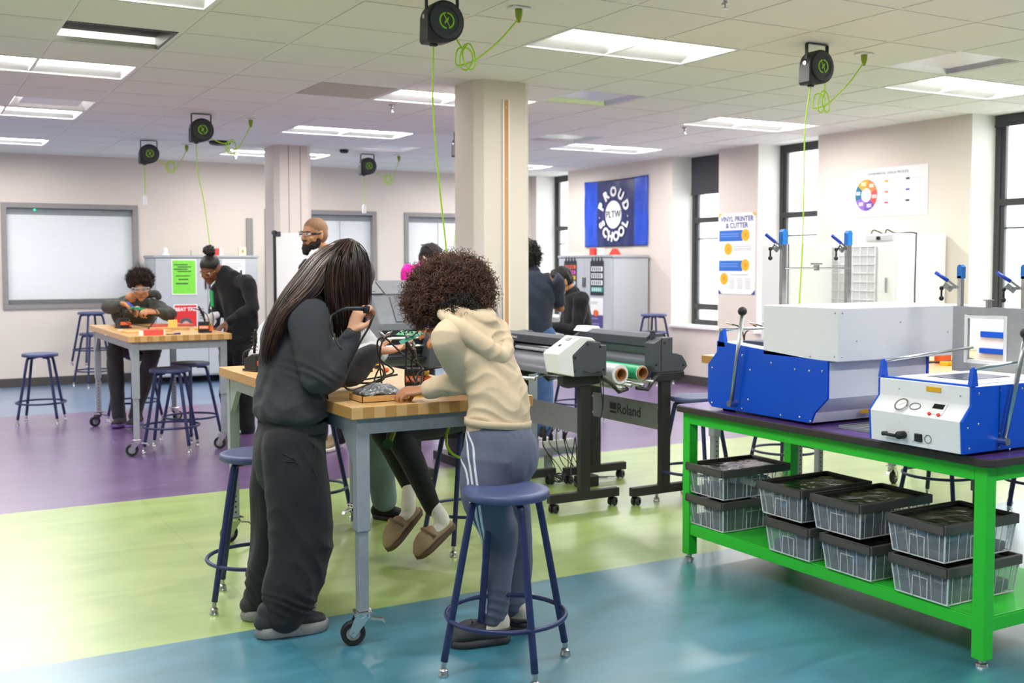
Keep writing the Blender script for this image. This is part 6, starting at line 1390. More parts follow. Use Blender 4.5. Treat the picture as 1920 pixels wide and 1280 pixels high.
otube(g, [(2.42, 4.70, .70), (2.43, 4.69, .86), (2.43, 4.67, 1.0), (2.42, 4.66, 1.12)], [(.16, .13), (.15, .12), (.17, .12), (.07, .06)], S3, 24, 5)
for k in 'lr':
    sh, el, wr = V(J['sh'+k]), V(J['el'+k]), V(J['wr'+k]); otube(g, [(2.43, 4.67, 1.04), sh, sh.lerp(el, .5), el], [.06, .064, .057, .05], S3, 16, 4); otube(g, [el, el.lerp(wr, .5), el.lerp(wr, .88)], [.052, .047, .037], S3, 16, 4)
fuse('hoodie', g, td, p, .007, 3, [(J['ell'], .1, (.5, 0, .8), 100, .005)], (.004, 25, (1, 1, 1)))
lg = cloth('black_leggings', '1f2022', rough=.8, var=.05, bump=.1)
g = MB(); otube(g, [(2.43, 4.70, .78), (2.41, 4.70, .70), (2.39, 4.70, .67)], [(.15, .12), (.165, .13), (.15, .1)], S3, 22, 4)
for k in 'lr':
    hi, kn, an = V(J['hi'+k]), V(J['kn'+k]), V(J['an'+k]); otube(g, [hi, hi.lerp(kn, .5), kn, kn.lerp(an, .35), an.lerp(kn, .05)], [.085, .078, .062, .058, .04], S3, 18, 5)
lgo = fuse('leggings', g, lg, p, .006, 3, [(J['knl'], .1, (.6, 0, .8), 70, .004)])
surf = MB().tube([Vector(x) for x in smoothline([at(742, 800, 4.70), at(735, 820, 4.67), at(728, 836, 4.66)], 6)], .01, 8).build('green_tag_cord', mat('olive_strap', '6e8f2a', .6), lgo, smooth=True)
MB().lathe([(.022, -.004), (.022, .004), (.001, .004)], mtx=frame_mtx(at(727, 832, 4.62), _rt, _up), n=20).build('round_tag', mat('dark_green_tag', '2f5a2c', .5), lgo)
sv = V((0, -1, 0))
for kn_, an_, toe_, hl_ in (('l', (2.14, 4.50, .24), (2.085, 4.46, .085), (2.235, 4.47, .205)), ('r', (2.115, 4.68, .30), (2.0, 4.62, .10), (2.155, 4.66, .245))):
    h_ = V(hl_); t_ = V(toe_); clog(p, h_+V((0, 0, -.03)), t_+(t_-h_).normalized()*.07+V((0,0,-.0)), '9a8468', '5a4636', False, side=(0, 1, 0), sock='e6dfd6', an=V(an_)+V((-.02, 0, .05)))
q = MB(); 
for k in range(9):
    a = at(905+k*1.5, 572+k*1.0, 4.55-k*.015); b_ = at(926+k*3.0, 600+k*5, 4.50-k*.01); c_ = at(936+k*1.6, 640+k*4, 4.50-k*.008)
    L = smoothline([at(880, 560, 4.6), a, b_, c_], 14); q.tube([Vector(x) for x in L], [.0055+.0016*math.sin(i*1.9) for i in range(len(L))], 7)
br = MB()
for v, r in (((-.01, -.02, .045), (.084, .104, .086)), ((0, -.035, -.0), (.082, .07, .085))):
    e = MB().ell((0,0,0), r, 18, 12); br.add([Mh @ (V(w_)+V(v)) for w_ in e.v], e.f)
hr = fuse('hair', br, mat('black_hair', '17130f', .5, var=.3, scale=40), p, .008, 2); q.build('braid', MATS['black_hair'], hr, smooth=True)

# ---------------------------------------------------------------- seated student in grey hoodie and jeans behind the long hair
p = person('seated student in light grey hoodie and faded jeans, mostly hidden behind the long hair', (1.93, 5.6, 0))
S4 = V((1, 0, 0)); J = dict(side=S4, pelvis=(1.92, 5.62, .71), waist=(1.92, 5.60, .86), chest=(1.92, 5.56, 1.0), neck0=(1.92, 5.53, 1.10), neck1=(1.92, 5.50, 1.15),
 shl=(2.12, 5.54, 1.05), ell=(2.24, 5.42, .915), wrl=(2.06, 5.30, .93), shr=(1.72, 5.54, 1.05), elr=(1.60, 5.42, .915), wrr=(1.78, 5.30, .93),
 hil=(2.02, 5.6, .69), knl=(2.13, 5.25, .64), anl=(2.27, 5.40, .12), hir=(1.83, 5.6, .69), knr=(1.72, 5.22, .64), anr=(1.75, 5.35, .12), tor=(1.74, 5.24, .04))
b = limbs(J, .9); Mh = head(b, (1.92, 5.46, 1.25), (0, -.85, -.45), (0, -.4, .9), .93)
hand(b, J['wrl'], (-.7, -.6, 0), (0, -.1, -1), (-.6, .7, 0), (.5, .5, .6, .6), .95); hand(b, J['wrr'], (.7, -.6, 0), (0, -.1, -1), (.6, .7, 0), (.5, .5, .6, .6), .95)
fuse('body', b, skin_mat('skin_tan', 'c48a5e'), p, .007, 2); face_parts(p, Mh)
g = MB(); otube(g, [(1.92, 5.62, .70), (1.92, 5.60, .86), (1.92, 5.56, 1.0), (1.92, 5.53, 1.10)], [(.19, .14), (.18, .14), (.2, .13), (.09, .07)], S4, 24, 5)
for k in 'lr':
    sh, el, wr = V(J['sh'+k]), V(J['el'+k]), V(J['wr'+k]); otube(g, [(1.92, 5.56, 1.04), sh, sh.lerp(el, .5), el], [.07, .075, .068, .06], S4, 16, 4); otube(g, [el, el.lerp(wr, .5), el.lerp(wr, .85)], [.06, .055, .042], S4, 16, 4)
fuse('hoodie', g, cloth('light_grey_fleece', 'b5b8bb', bump=.3), p, .008, 3, [(J['ell'], .12, (.4, 0, .8), 80, .006)], (.006, 20, (1, 1, 1)))
g = MB(); otube(g, [(1.92, 5.62, .78), (1.92, 5.62, .68)], [(.17, .13), (.17, .12)], S4, 22, 3)
for k in 'lr':
    hi, kn, an = V(J['hi'+k]), V(J['kn'+k]), V(J['an'+k]); otube(g, [hi, hi.lerp(kn, .5), kn, kn.lerp(an, .4), an], [.09, .088, .08, .08, .07], S4, 18, 5)
fuse('jeans', g, cloth('faded_blue_green_denim', '6c7f88', bump=.3, bs=900, var=.12), p, .008, 3, [(J['knl'], .15, (.5, 0, .8), 60, .006)], (.005, 20, (1, 1, .5)))
shoe(p, (2.24, 5.50, .002), (2.40, 5.29, .002), 'shoe', '17181a', '222225', .085, .05, .02); shoe(p, (1.75, 5.42, .002), (1.72, 5.17, .002), 'shoe', '17181a', '222225', .085, .05, .02)
e = MB()
for v, r in (((-.0, -.02, .05), (.086, .106, .088)), ((0, -.045, -.0), (.082, .07, .085))):
    e_ = MB().ell((0,0,0), r, 18, 12); e.add([Mh @ (V(w_)+V(v)) for w_ in e_.v], e_.f)
fuse('hair', e, MATS['black_hair'], p, .008, 2, None, (.004, 80, (1, 1, 1)))

# ---------------------------------------------------------------- generic background figure
def figure(lab, J, skin, top, topr, bot, botr, hd3, hairfn, vox=.009, handl=None, handr=None, shoes=None, sleeve=1.0, hscale=.95, jaw=1, face=True, seatr=(.16, .12), extra=None, topn='sweatshirt', botn='trousers', lip='8a4a40'):
    c = J['pelvis']; p = person(lab, (c[0], c[1], 0)); S_ = V(J['side']); b = limbs(J, .92); hc, hf, hu = hd3; Mh = head(b, hc, hf, hu, hscale, jaw=jaw)
    if handl: hand(b, J['wrl'], *handl)
    if handr: hand(b, J['wrr'], *handr)
    fuse('body', b, skin, p, .006, 2)
    if face: face_parts(p, Mh, lip=lip)
    g = MB(); (w0, w1, w2) = topr; otube(g, [V(J['pelvis'])+V((0,0,-.02)), J['waist'], J['chest'], V(J['chest']).lerp(V(J['neck0']), .75), J['neck0']], [(w0, w0*.78), (w1, w1*.78), (w2, w2*.68), (w2*.76, w2*.56), (.078, .07)], S_, 24, 5)
    for k in 'lr':
        if 'sh'+k not in J: continue
        sh, el, wr = V(J['sh'+k]), V(J['el'+k]), V(J['wr'+k]); otube(g, [V(J['chest']).lerp(V(J['neck0']), .4), sh, sh.lerp(el, .5), sh.lerp(el, min(1, sleeve))], [.062, .07, .062, .055], S_, 16, 4)
        if sleeve >= 1: otube(g, [el, el.lerp(wr, .5), el.lerp(wr, .88)], [.056, .05, .038], S_, 16, 4)
    tp = fuse(topn, g, top, p, vox, 3, [(J['ell'], .12, (.4, .3, .8), 75, .006), (J['elr'], .12, (.4, .3, .8), 75, .006), (J['waist'], .2, (.1, .1, 1), 45, .006)], (.006, 20, (1, 1, 1)))
    if 'hil' in J:
        g = MB(); otube(g, [V(J['pelvis'])+V((0,0,.06)), V(J['pelvis'])+V((0,0,-.06))], [seatr, seatr], S_, 22, 3)
        for k in 'lr':
            hi, kn, an = V(J['hi'+k]), V(J['kn'+k]), V(J['an'+k]); otube(g, [hi, hi.lerp(kn, .5), kn, kn.lerp(an, .4), an], [botr[0], botr[0]*.92, botr[1], botr[1], botr[2]], S_, 18, 5)
        fuse(botn, g, bot, p, vox, 3, [(J['knl'], .15, (.3, 0, .9), 60, .005), (J['knr'], .15, (.3, 0, .9), 60, .005)], (.005, 18, (1, 1, .5)))
    if shoes:
        for s_ in shoes: shoe(p, *s_)
    h_ = hairfn(p, Mh)
    if extra: extra(p, Mh)
    return p
def cap_hair(mt, blobs, nz=.004, name='hair', vox=.007):
    def f(p, Mh):
        e = MB()
        for v, r in blobs:
            e_ = MB().ell((0,0,0), r, 18, 12); e.add([Mh @ (V(w_)+V(v)) for w_ in e_.v], e_.f)
        return fuse(name, e, mt, p, vox, 2, None, (nz, 90, (1, 1, 1)) if nz else None)
    return f
CAP = [((0, -.022, .05), (.084, .102, .085)), ((0, -.05, .0), (.08, .066, .08))]
bhair = MATS['black_hair']
# --- bearded man with glasses, standing, facing left
def beard(p, Mh):
    e = MB()
    for v, r in (((0, .072, -.095), (.038, .036, .034)), ((.036, .035, -.075), (.03, .045, .034)), ((-.036, .035, -.075), (.03, .045, .034)), ((.064, .012, -.055), (.012, .022, .03)), ((-.064, .012, -.055), (.012, .022, .03)), ((0, .091, -.043), (.026, .011, .007)), ((0, .082, -.125), (.026, .024, .022))):
        e_ = MB().ell((0,0,0), r, 14, 9); e.add([Mh @ (V(w_)+V(v)) for w_ in e_.v], e_.f)
    fuse('beard', e, mat('dark_beard', '241a15', .8, var=.3, scale=60, bump=.8, bscale=150), p, .005, 2, None, (.003, 150, (1, 1, 1)))
    glasses(p, Mh, M['blk'], goggle=True)
    g = MB(); otube(g, [at(618, 470, 8.15), at(608, 490, 8.12), at(598, 505, 8.08)], [.03, .02, .012], (0, 0, 1), 10, 4); fuse('shirt_collar', g, mat('light_shirt_check', 'b9b2b0', .8, var=.2, scale=120), p, .006, 2)
fl = V((-.9, -.35, 0)).normalized(); sl_ = V((.35, -.9, 0)).normalized()
def stand(c, F, S_, hip=.90, sh=1.42, w_=.2, z0=0):
    c = V(c); q = lambda s_, f, z: tuple(c+V(S_)*s_+V(F)*f+V((0, 0, z)))
    return q
cM = (2.86, 7.86, 0); q_ = stand(cM, fl, sl_)
J = dict(side=sl_, pelvis=q_(0, 0, .93), waist=q_(0, 0, 1.08), chest=q_(0, .0, 1.26), neck0=q_(0, .0, 1.45), neck1=q_(0, .04, 1.52), shl=q_(.21, .02, 1.38), ell=q_(.25, .06, 1.12), wrl=q_(.14, .24, 1.02), shr=q_(-.21, .02, 1.38), elr=q_(-.25, .06, 1.12), wrr=q_(-.14, .24, 1.02),
 hil=q_(.1, 0, .88), knl=q_(.11, .02, .5), anl=q_(.12, .0, .1), hir=q_(-.1, 0, .88), knr=q_(-.11, .02, .5), anr=q_(-.12, .0, .1), tol=q_(.12, .12, .04), tor=q_(-.12, .12, .04))
figure('bearded man with shaved head and safety glasses, facing left behind the long-haired student', J, skin_mat('skin_tan2', 'c18a63'), cloth('dark_charcoal_jacket', '35343a', bump=.3), (.19, .19, .215), cloth('black_trousers', '212225'), (.1, .085, .07),
 ((2.76, 7.90, 1.625), (-.94, -.33, -.05), (0, 0, 1), ), cap_hair(mat('shaved_hair_stubble', '8d6a50', .75, var=.1), [((0, -.02, .042), (.0765, .0975, .0825)), ((0, -.045, .0), (.075, .065, .07))], 0, 'shaved_hair'),
 handl=((-.5, .3, -.4), (0, 0, -1), (-.5, -.5, .3)), handr=((-.5, .3, -.4), (0, 0, -1), (-.5, .5, .3)), shoes=[((2.93, 7.83, .002), (2.70, 7.60, .002), 'sneaker', '8a7a5c', 'e6e2da', .08, .052, .03, None, '4a4436'), ((3.10, 8.06, .002), (2.84, 7.96, .002), 'sneaker', '8a7a5c', 'e6e2da', .08, .052, .03, None, '4a4436')], jaw=1.15, extra=beard, topn='jacket', hscale=1.04)
# --- boy with afro, seated at the far side of the left table, looking down at his hands
fb = V((-.25, -.97, 0)).normalized(); sb = V((.97, -.25, 0)).normalized(); cB = V((1.86, 10.14, 0)); q_ = stand(cB, fb, sb)
# his left hand side is at the right of the picture
J = dict(side=sb, pelvis=q_(0, 0, .71), waist=q_(-.01, .0, .86), chest=q_(-.01, .17, .99), neck0=q_(-.01, .29, 1.07), neck1=q_(-.015, .34, 1.12), shl=q_(.18, .22, 1.03), ell=tuple(at(318, 590, 9.15)), wrl=tuple(at(293, 585, 8.93)), shr=q_(-.18, .22, 1.04), elr=tuple(at(203, 575, 9.15)), wrr=tuple(at(233, 570, 8.93)),
 hil=q_(.1, .0, .69), knl=q_(.17, .50, .66), anl=tuple(at(252, 780, 9.32)), hir=q_(-.1, 0, .69), knr=q_(-.14, .52, .66), anr=tuple(at(222, 780, 9.38)))
def boy_x(p, Mh): glasses(p, Mh, mat('clear_frame_plastic', 'dfe6ea', .15, alpha=.75), goggle=True)
def afro(p, Mh):
    o = cap_hair(mat('dark_brown_afro', '2b1d17', .8, var=.3, scale=60), [((0, -.03, .07), (.112, .118, .088)), ((0, .01, .09), (.1, .09, .075)), ((.05, -.02, .05), (.07, .09, .07)), ((-.05, -.02, .05), (.07, .09, .07))], .008)(p, Mh)
    curls('curl', [(tuple(Mh @ V((0, -.025, .078))), (.115, .118, .092)), (tuple(Mh @ V((0, .0, .09))), (.1, .1, .08))], 900, MATS['dark_brown_afro'], o, 8, .035, .006, .002, down=-.3, seg=12)
    return o
ol = cloth('olive_black_hoodie', '3d3f38', bump=.3, var=.12)
pB = figure('seated boy with dark afro and safety glasses in an olive hoodie working on a board', J, skin_mat('skin_tan3', 'b97f58'), ol, (.17, .17, .19), cloth('washed_black_jeans', '3a3b3d', var=.15), (.09, .07, .055),
 (at(264, 538, 9.35), (-.22, -.93, -.3), (-.1, -.3, .95)), afro, handl=((-.9, -.2, .1), (.1, .5, -.8), (-.2, -.3, .9), (1.1, 1.1, 1.2, 1.2)), handr=((.7, -.2, -.3), (0, -.1, -1), (.2, -.8, .5), (.7, .8, .9, .9)),
 shoes=[(at(232, 798, 9.45), at(214, 802, 9.22), 'sneaker', '2a2730', '6d4f94', .09, .05, .028), (at(264, 795, 9.38), at(240, 803, 9.15), 'sneaker', '2a2730', '6d4f94', .09, .05, .028)], extra=boy_x, topn='hoodie', lip='a86a58')
g = MB(); otube(g, [at(236, 566, 9.38), at(244, 556, 9.52), at(266, 556, 9.62), at(290, 550, 9.55), at(298, 556, 9.45)], [.03, .035, .035, .035, .03], (0, 0, 1), 14, 4); fuse('hood', g, ol, pB, .008, 3, None, (.004, 30, (1, 1, 1)))
tag(MB().tube([at(238, 566, 8.85), at(250, 576, 8.82)], [.008, .010], 8).tube([at(250, 576, 8.82), at(262, 583, 8.8)], .004, 6).build('pliers', mat('blue_grip', '2349b4', .4), smooth=True), 'blue-handled pliers in the seated boy\'s hand', 'pliers')
# --- woman with bun and round glasses, standing, leaning over the left table
fw = V((-.75, -.66, 0)).normalized(); sw_ = V((.66, -.75, 0)).normalized()
J = dict(side=sw_, pelvis=tuple(at(447, 648, 9.05)), waist=tuple(at(452, 608, 9.03)), chest=tuple(at(445, 555, 9.0)), neck0=tuple(at(420, 512, 8.98)), neck1=tuple(at(408, 505, 8.96)), shl=tuple(at(462, 528, 8.85)), ell=tuple(at(474, 578, 8.78)), wrl=tuple(at(424, 606, 8.72)), shr=tuple(at(412, 540, 9.1)), elr=tuple(at(402, 590, 9.02)), wrr=tuple(at(402, 618, 8.85)),
 hil=tuple(at(460, 665, 8.98)), knl=tuple(at(458, 735, 8.98)), anl=tuple(at(462, 805, 9.0)), hir=tuple(at(432, 665, 9.08)), knr=tuple(at(430, 735, 9.05)), anr=tuple(at(438, 800, 9.05)))
def bun(p, Mh):
    o = cap_hair(bhair, [((0, -.022, .045), (.08, .1, .082)), ((0, -.05, .0), (.072, .06, .06))], 0)(p, Mh)
    e = MB().ell(Mh @ V((0, -.075, .145)), (.05, .05, .045), 16, 10); fuse('hair_bun', e, bhair, o, .006, 1, None, (.006, 110, (1, 1, 1))); return o
def wom_x(p, Mh):
    glasses(p, Mh, mat('gold_wire', 'c9a55a', .3, 1))
    MB().tube([at(396, 545, 8.8), at(398, 575, 8.78)], [.016, .014], 8).build('green_board_lanyard', M['pcb'], p)
figure('standing woman with hair in a bun and round glasses in a black sweater', J, skin_mat('skin_deep', '6e4330'), cloth('black_knit_sweater', '1d1e22', bump=.8, bs=260), (.15, .15, .165), cloth('black_trousers2', '1c1d20'), (.1, .08, .075),
 (at(394, 505, 8.95), (-.66, -.55, -.5), (-.35, -.3, .88)), bun, handl=((-.8, -.3, -.5), (0, 0, -1), (-.5, -.6, .2), (.7, .8, .8, .9)), handr=((-.7, -.4, -.5), (.3, 0, -1), (.3, -.7, .2), (.7, .8, .8, .9)),
 shoes=[(at(456, 812, 9.08), at(432, 812, 8.85), 'sneaker', 'dcdcdf', 'eeeeee', .075, .045, .025), (at(440, 806, 9.15), at(412, 808, 8.98), 'sneaker', 'dcdcdf', 'eeeeee', .075, .045, .025)], extra=wom_x, topn='sweater')
# --- person in pink hoodie behind the printer
fp = V((.35, -.94, 0)).normalized(); sp_ = V((.94, .35, 0)).normalized(); cP = V((4.0, 8.72, 0)); q_ = stand(cP, fp, sp_)
J = dict(side=sp_, pelvis=q_(0, 0, .92), waist=q_(0, 0, 1.05), chest=q_(0, .04, 1.2), neck0=q_(.04, .06, 1.39), neck1=q_(.05, .09, 1.43), shl=q_(.22, .05, 1.36), ell=q_(.27, .12, 1.08), wrl=q_(.1, .3, .98), shr=q_(-.15, .05, 1.35), elr=q_(-.24, .12, 1.05), wrr=q_(-.1, .3, .98), hil=q_(.1, 0, .88), knl=q_(.1, 0, .5), anl=q_(.1, 0, .08), hir=q_(-.1, 0, .88), knr=q_(-.1, 0, .5), anr=q_(-.1, 0, .08))
def braids(p, Mh):
    o = cap_hair(bhair, CAP, 0)(p, Mh); q = MB()
    for k in range(7):
        x = -.06+.02*k; q.tube([Mh @ V((x, .085-abs(x)*.4, .085)), Mh @ V((x*1.1, .05, .125-abs(x)*.25)), Mh @ V((x*1.1, -.03, .142-abs(x)*.3)), Mh @ V((x, -.1, .09))], .006, 6)
    L = smoothline([at(793, 480, 9.6), at(786, 500, 9.62), at(778, 520, 9.6)], 14); q.tube([Vector(x) for x in L], [.014+.003*math.sin(i*1.5) for i in range(len(L))], 8); q.build('braid', mat('grey_black_braid', '3a3634', .6), o, smooth=True); return o
def pk_x(p, Mh): glasses(p, Mh, mat('clear_frame_plastic', 'dfe6ea', .15, alpha=.75), goggle=True)
figure('person with cornrow braids in a hot pink hoodie behind the large printer', J, skin_mat('skin_deep2', '7c4d38'), cloth('hot_pink_fleece', 'e0189c', bump=.3), (.17, .17, .19), cloth('black_trousers3', '222226'), (.1, .08, .06), (at(806, 484, 9.5), (.3, -.8, -.4), (.1, -.3, .93)), braids, handl=((0, -.9, -.1), (0, 0, -1), (-.8, 0, .1)), handr=((0, -.9, -.1), (0, 0, -1), (.8, 0, .1)),
 shoes=[(q_(.1, -.08, .002), q_(.1, .18, .002), 'sneaker', '2a2a2e', 'd0d0d0'), (q_(-.1, -.08, .002), q_(-.1, .18, .002), 'sneaker', '2a2a2e', 'd0d0d0')], extra=pk_x, topn='hoodie')
# --- person in navy tee seen from behind, right of the near column
fn = V((.55, .83, 0)).normalized(); sn = V((-.83, .55, 0)).normalized(); cN = at(995, 610, 8.6); cN.z = 0; q_ = stand(cN, fn, sn)
J = dict(side=sn, pelvis=q_(0, 0, .88), waist=q_(0, .02, 1.0), chest=q_(0, .05, 1.16), neck0=q_(0, .09, 1.33), neck1=q_(0.02, .12, 1.39), shl=q_(.2, .06, 1.27), ell=q_(.25, .1, 1.02), wrl=q_(.2, .3, .98), shr=q_(-.19, .06, 1.27), elr=q_(-.24, .12, 1.04), wrr=q_(-.10, .28, 1.10),
 hil=q_(.09, 0, .83), knl=q_(.1, .0, .45), anl=q_(.1, 0, .08), hir=q_(-.09, 0, .83), knr=q_(-.1, .0, .45), anr=q_(-.1, 0, .08))
def tw(p, Mh):
    o = cap_hair(bhair, CAP+[((0, -.03, .02), (.088, .09, .1))], .006)(p, Mh); c = Mh @ V((0, -.03, .0)); curls('twist', [(tuple(c), (.095, .1, .12))], 500, MATS['black_hair'], o, 4, .06, .007, .004, 2, 1.4, 12); return o
figure('person in a navy T-shirt and blue jeans seen from behind beside the near column', J, skin_mat('skin_brown3', '9a6a4a'), cloth('navy_tee', '2a3040', bump=.1), (.175, .175, .19), cloth('mid_blue_denim', '43628e', var=.2, bump=.3), (.105, .085, .08), (q_(.02, .14, 1.47), (.55, .75, -.25), (.1, .2, .95)), tw, sleeve=.75, handl=((.3, .8, 0), (0, 0, -1), (.7, 0, 0)), handr=((.2, .5, .7), (-.5, .3, .3), (-.5, 0, .3), (.8, .8, .8, .8)),
 shoes=[(q_(.1, -.1, .002), q_(.1, .17, .002), 'sneaker', '26262a', 'e0e0e0'), (q_(-.1, -.1, .002), q_(-.1, .17, .002), 'sneaker', '26262a', 'e0e0e0')], face=False, topn='t_shirt', botn='jeans')
# --- seated person in black shirt with short dark hair, facing left
fk = V((-.9, .3, 0)).normalized(); sk = V((-.3, -.9, 0)).normalized(); cK = at(1084, 625, 9.5); cK.z = 0; q_ = stand(cK, fk, sk)
J = dict(side=sk, pelvis=q_(0, 0, .70), waist=q_(0, .0, .82), chest=q_(0, .02, .98), neck0=q_(0, .05, 1.15), neck1=q_(0, .08, 1.20), shl=q_(.18, .02, 1.10), ell=q_(.2, .07, .83), wrl=q_(.1, .26, .86), shr=q_(-.17, .02, 1.10), elr=q_(-.2, .07, .83), wrr=q_(-.1, .26, .86),
 hil=q_(.09, 0, .68), knl=q_(.12, .4, .66), anl=q_(.12, .36, .22), hir=q_(-.09, 0, .68), knr=q_(-.12, .4, .66), anr=q_(-.12, .36, .22))
def kx(p, Mh): glasses(p, Mh, mat('clear_frame_plastic', 'dfe6ea', .15, alpha=.75))
figure('seated person with short black hair in a black shirt before the right grey cabinet', J, skin_mat('skin_tan4', 'bd8560'), cloth('black_shirt_cotton', '202123', bump=.2), (.16, .16, .185), cloth('black_trousers4', '1e1e20'), (.09, .07, .055), (at(1052, 528, 9.45), (-.85, .1, -.35), (-.3, 0, .95)), cap_hair(bhair, CAP+[((0, .01, .075), (.078, .08, .06))], .005), handl=((-.8, .2, 0), (0, 0, -1), (0, .8, 0), (.6, .6, .6, .6)), handr=((-.8, .2, 0), (0, 0, -1), (0, -.8, 0), (.6, .6, .6, .6)),
 shoes=[(q_(.12, .3, .10), q_(.12, .55, .10), 'shoe', '1b1b1e', '303034'), (q_(-.12, .3, .10), q_(-.12, .55, .10), 'shoe', '1b1b1e', '303034')], extra=kx, topn='shirt')
copy_tree(st, None, (cK.x, cK.y, 0), .3, 'navy stool under the seated person in the black shirt', 'navy classroom stools')
# ================================================================ SMALL THINGS ON THE TABLES
TT = TZ
def neck(pts, r=.006, **k): return MB().tube([Vector(x) for x in smoothline(pts, 8)], r, 8)
def solder_station(x, y, z, rz, label, lead=None, word=True):
    t = T('soldering_station', label, 'soldering station', (x, y, z), rz)
    MB().bx(-.05, .05, -.06, .06, 0, .012).build('base_plate', M['blk'], t, bevel=.003, local=True)
    bd = MB().prism([(-.06, .012), (.045, .012), (.045, .06), (-.02, .085), (-.06, .085)], 'x', -.05, .03).build('housing', M['blk'], t, bevel=.006, local=True)
    MB().bx(-.045, .025, -.0615, -.06, .03, .055).build('orange_band', M['orange'], bd)
    if word:
        v, f = text_mesh('Weller', .024, frame_mtx((-.01, -.0622, .042), (1,0,0), (0,0,1)), .0003); MB().add(v, f).build('lettering', M['paper'], bd)
    MB().lathe([(.026, 0), (.03, .0), (.03, .035), (.026, .035), (.026, 0)], (.03, -.015, .012), 18).build('wool_cup', M['orange'], t, smooth=True, angle=40, local=True)
    q = MB(); R = random.Random(3)
    for k in range(26): a = R.uniform(0, 6.3); q.tube([(.03+.02*math.cos(a+j*.9), -.015+.02*math.sin(a+j*1.1), .05+R.uniform(-.006, .02)) for j in range(6)], .0013, 4)
    q.build('brass_wool', M['brass'], t, smooth=True, local=True)
    MB().tube([(0, .03, .085), (-.005, .02, .12), (-.01, -.0, .15)], .007, 10).tube([(-.02+.016*math.cos(k*.7), .0+.016*math.sin(k*.7), .10+k*.0022) for k in range(40)], .0018, 5).build('iron_holder', M['blk'], t, smooth=True, local=True)
    MB().tube([(-.045, -.05, .20), (-.02, -.01, .15), (0, .03, .10)], [.007, .010, .006], 10).build('iron_handle', M['blk'], t, smooth=True, local=True)
    return t
def third_hand(x, y, z, label, ends, base='yellow', r=.0038):
    t = T('helping_hand', label, 'clamp stand', (x, y, z))
    MB().lathe([(.001, .016), (.02, .016), (.034, .01), (.036, 0), (.001, 0)], (x, y, z), 6).bx(x-.045, x+.045, y-.02, y+.02, z, z+.012).build('base', M[base], t, bevel=.002)
    for e in ends:
        neck([(x, y, z+.012)]+e, r).build('flexible_arm', M['blk'], t, smooth=True)
        a = Vector(e[-1]); b = Vector(e[-2]); d = (a-b).normalized(); MB().tube([a, a+d*.02, a+d*.035], [.005, .006, .002], 8).build('clip', M['zinc'], t, smooth=True)
    return t
def AT(px, py, d): return tuple(at(px, py, d))
# --- near table
c0 = atz(700, 742, TT)
t = T('cardboard_tray', 'shallow tan cardboard box at the front corner of the near table', 'box', (1.50, 3.72, TT))
bx_ = [(atz(682, 738, TT)), (atz(748, 755, TT)), (atz(765, 742, TT)), (atz(700, 728, TT))]
x0, x1, y0, y1 = 1.47, 1.655, 3.70, 3.83
q = MB(); e = .003
q.bx(x0, x1, y0, y1, TT, TT+.003).bx(x0, x1, y0, y0+e, TT, TT+.024).bx(x0, x1, y1-e, y1, TT, TT+.024).bx(x0, x0+e, y0, y1, TT, TT+.024).bx(x1-e, x1, y0, y1, TT, TT+.024)
q.build('tray', M['card'], t)
q = MB(); R = random.Random(7); n = 16; vs = []
for j in range(n+1):
    for i in range(n+1):
        u, v = i/n, j/n; vs.append((x0+.012+(x1-x0-.02)*u, y0+.01+(y1-y0-.016)*v, TT+.02+.03*math.sin(u*PI)*math.sin(v*PI)+.006*math.sin(u*13+v*9)*math.sin(v*11-u*5)))
q.add(vs, [(j*(n+1)+i, j*(n+1)+i+1, (j+1)*(n+1)+i+1, (j+1)*(n+1)+i) for j in range(n) for i in range(n)])
o = q.build('antistatic_bag', M['foil'], smooth=True); sd = o.modifiers.new('t', 'SOLIDIFY'); sd.thickness = .012; tag(o, 'crumpled grey antistatic bag lying in the tan cardboard tray', 'bag')
solder_station(1.86, 4.07, TT, -.45, 'black soldering station with orange band and brass wool between the two standing students')
s_ = atz(775, 742, TT)
third_hand(1.745, 3.80, TT, 'yellow-based clamp stand with black flexible arms in front of the soldering station', [[AT(763, 700, 4.15), AT(762, 660, 4.15), AT(762, 640, 4.15)], [AT(772, 690, 4.2), AT(775, 665, 4.2), AT(775, 655, 4.2)], [AT(790, 690, 4.25), AT(760, 668, 4.2), AT(730, 640, 4.25), AT(722, 632, 4.25)]])
third_hand(1.60, 4.28, TT, 'yellow and black clamp stand behind the leaning forearm', [[AT(712, 715, 4.4), AT(720, 690, 4.45), AT(700, 660, 4.5)], [AT(735, 700, 4.5), AT(712, 672, 4.4), AT(708, 640, 4.35), AT(722, 630, 4.35)]])
for k, (px, py, l) in enumerate(((692, 697, 'small yellow and black clamp foot near the forearm on the near table'), (708, 691, 'second small yellow and black clamp foot beside the first'))):
    c = atz(px, py, TT); tt = T('clamp_foot', l, 'clamp', (c.x, c.y, TT)); MB().bx(c.x-.014, c.x+.014, c.y-.014, c.y+.014, TT, TT+.018).build('black_block', M['blk'], tt, bevel=.002); MB().bx(c.x-.02, c.x+.02, c.y-.015, c.y+.015, TT+.018, TT+.024).build('yellow_plate', M['yellow'], tt); MB().cyl((c.x, c.y, TT+.024), (c.x, c.y, TT+.05), .006, 10).build('peg', M['blk'], tt)
c = atz(724, 698, TT); tag(MB().ell((c.x, c.y, TT+.012), (.016, .014, .012), 12, 8).build('orange_cap', M['orange'], smooth=True), 'small round orange cap on the near table', 'cap')
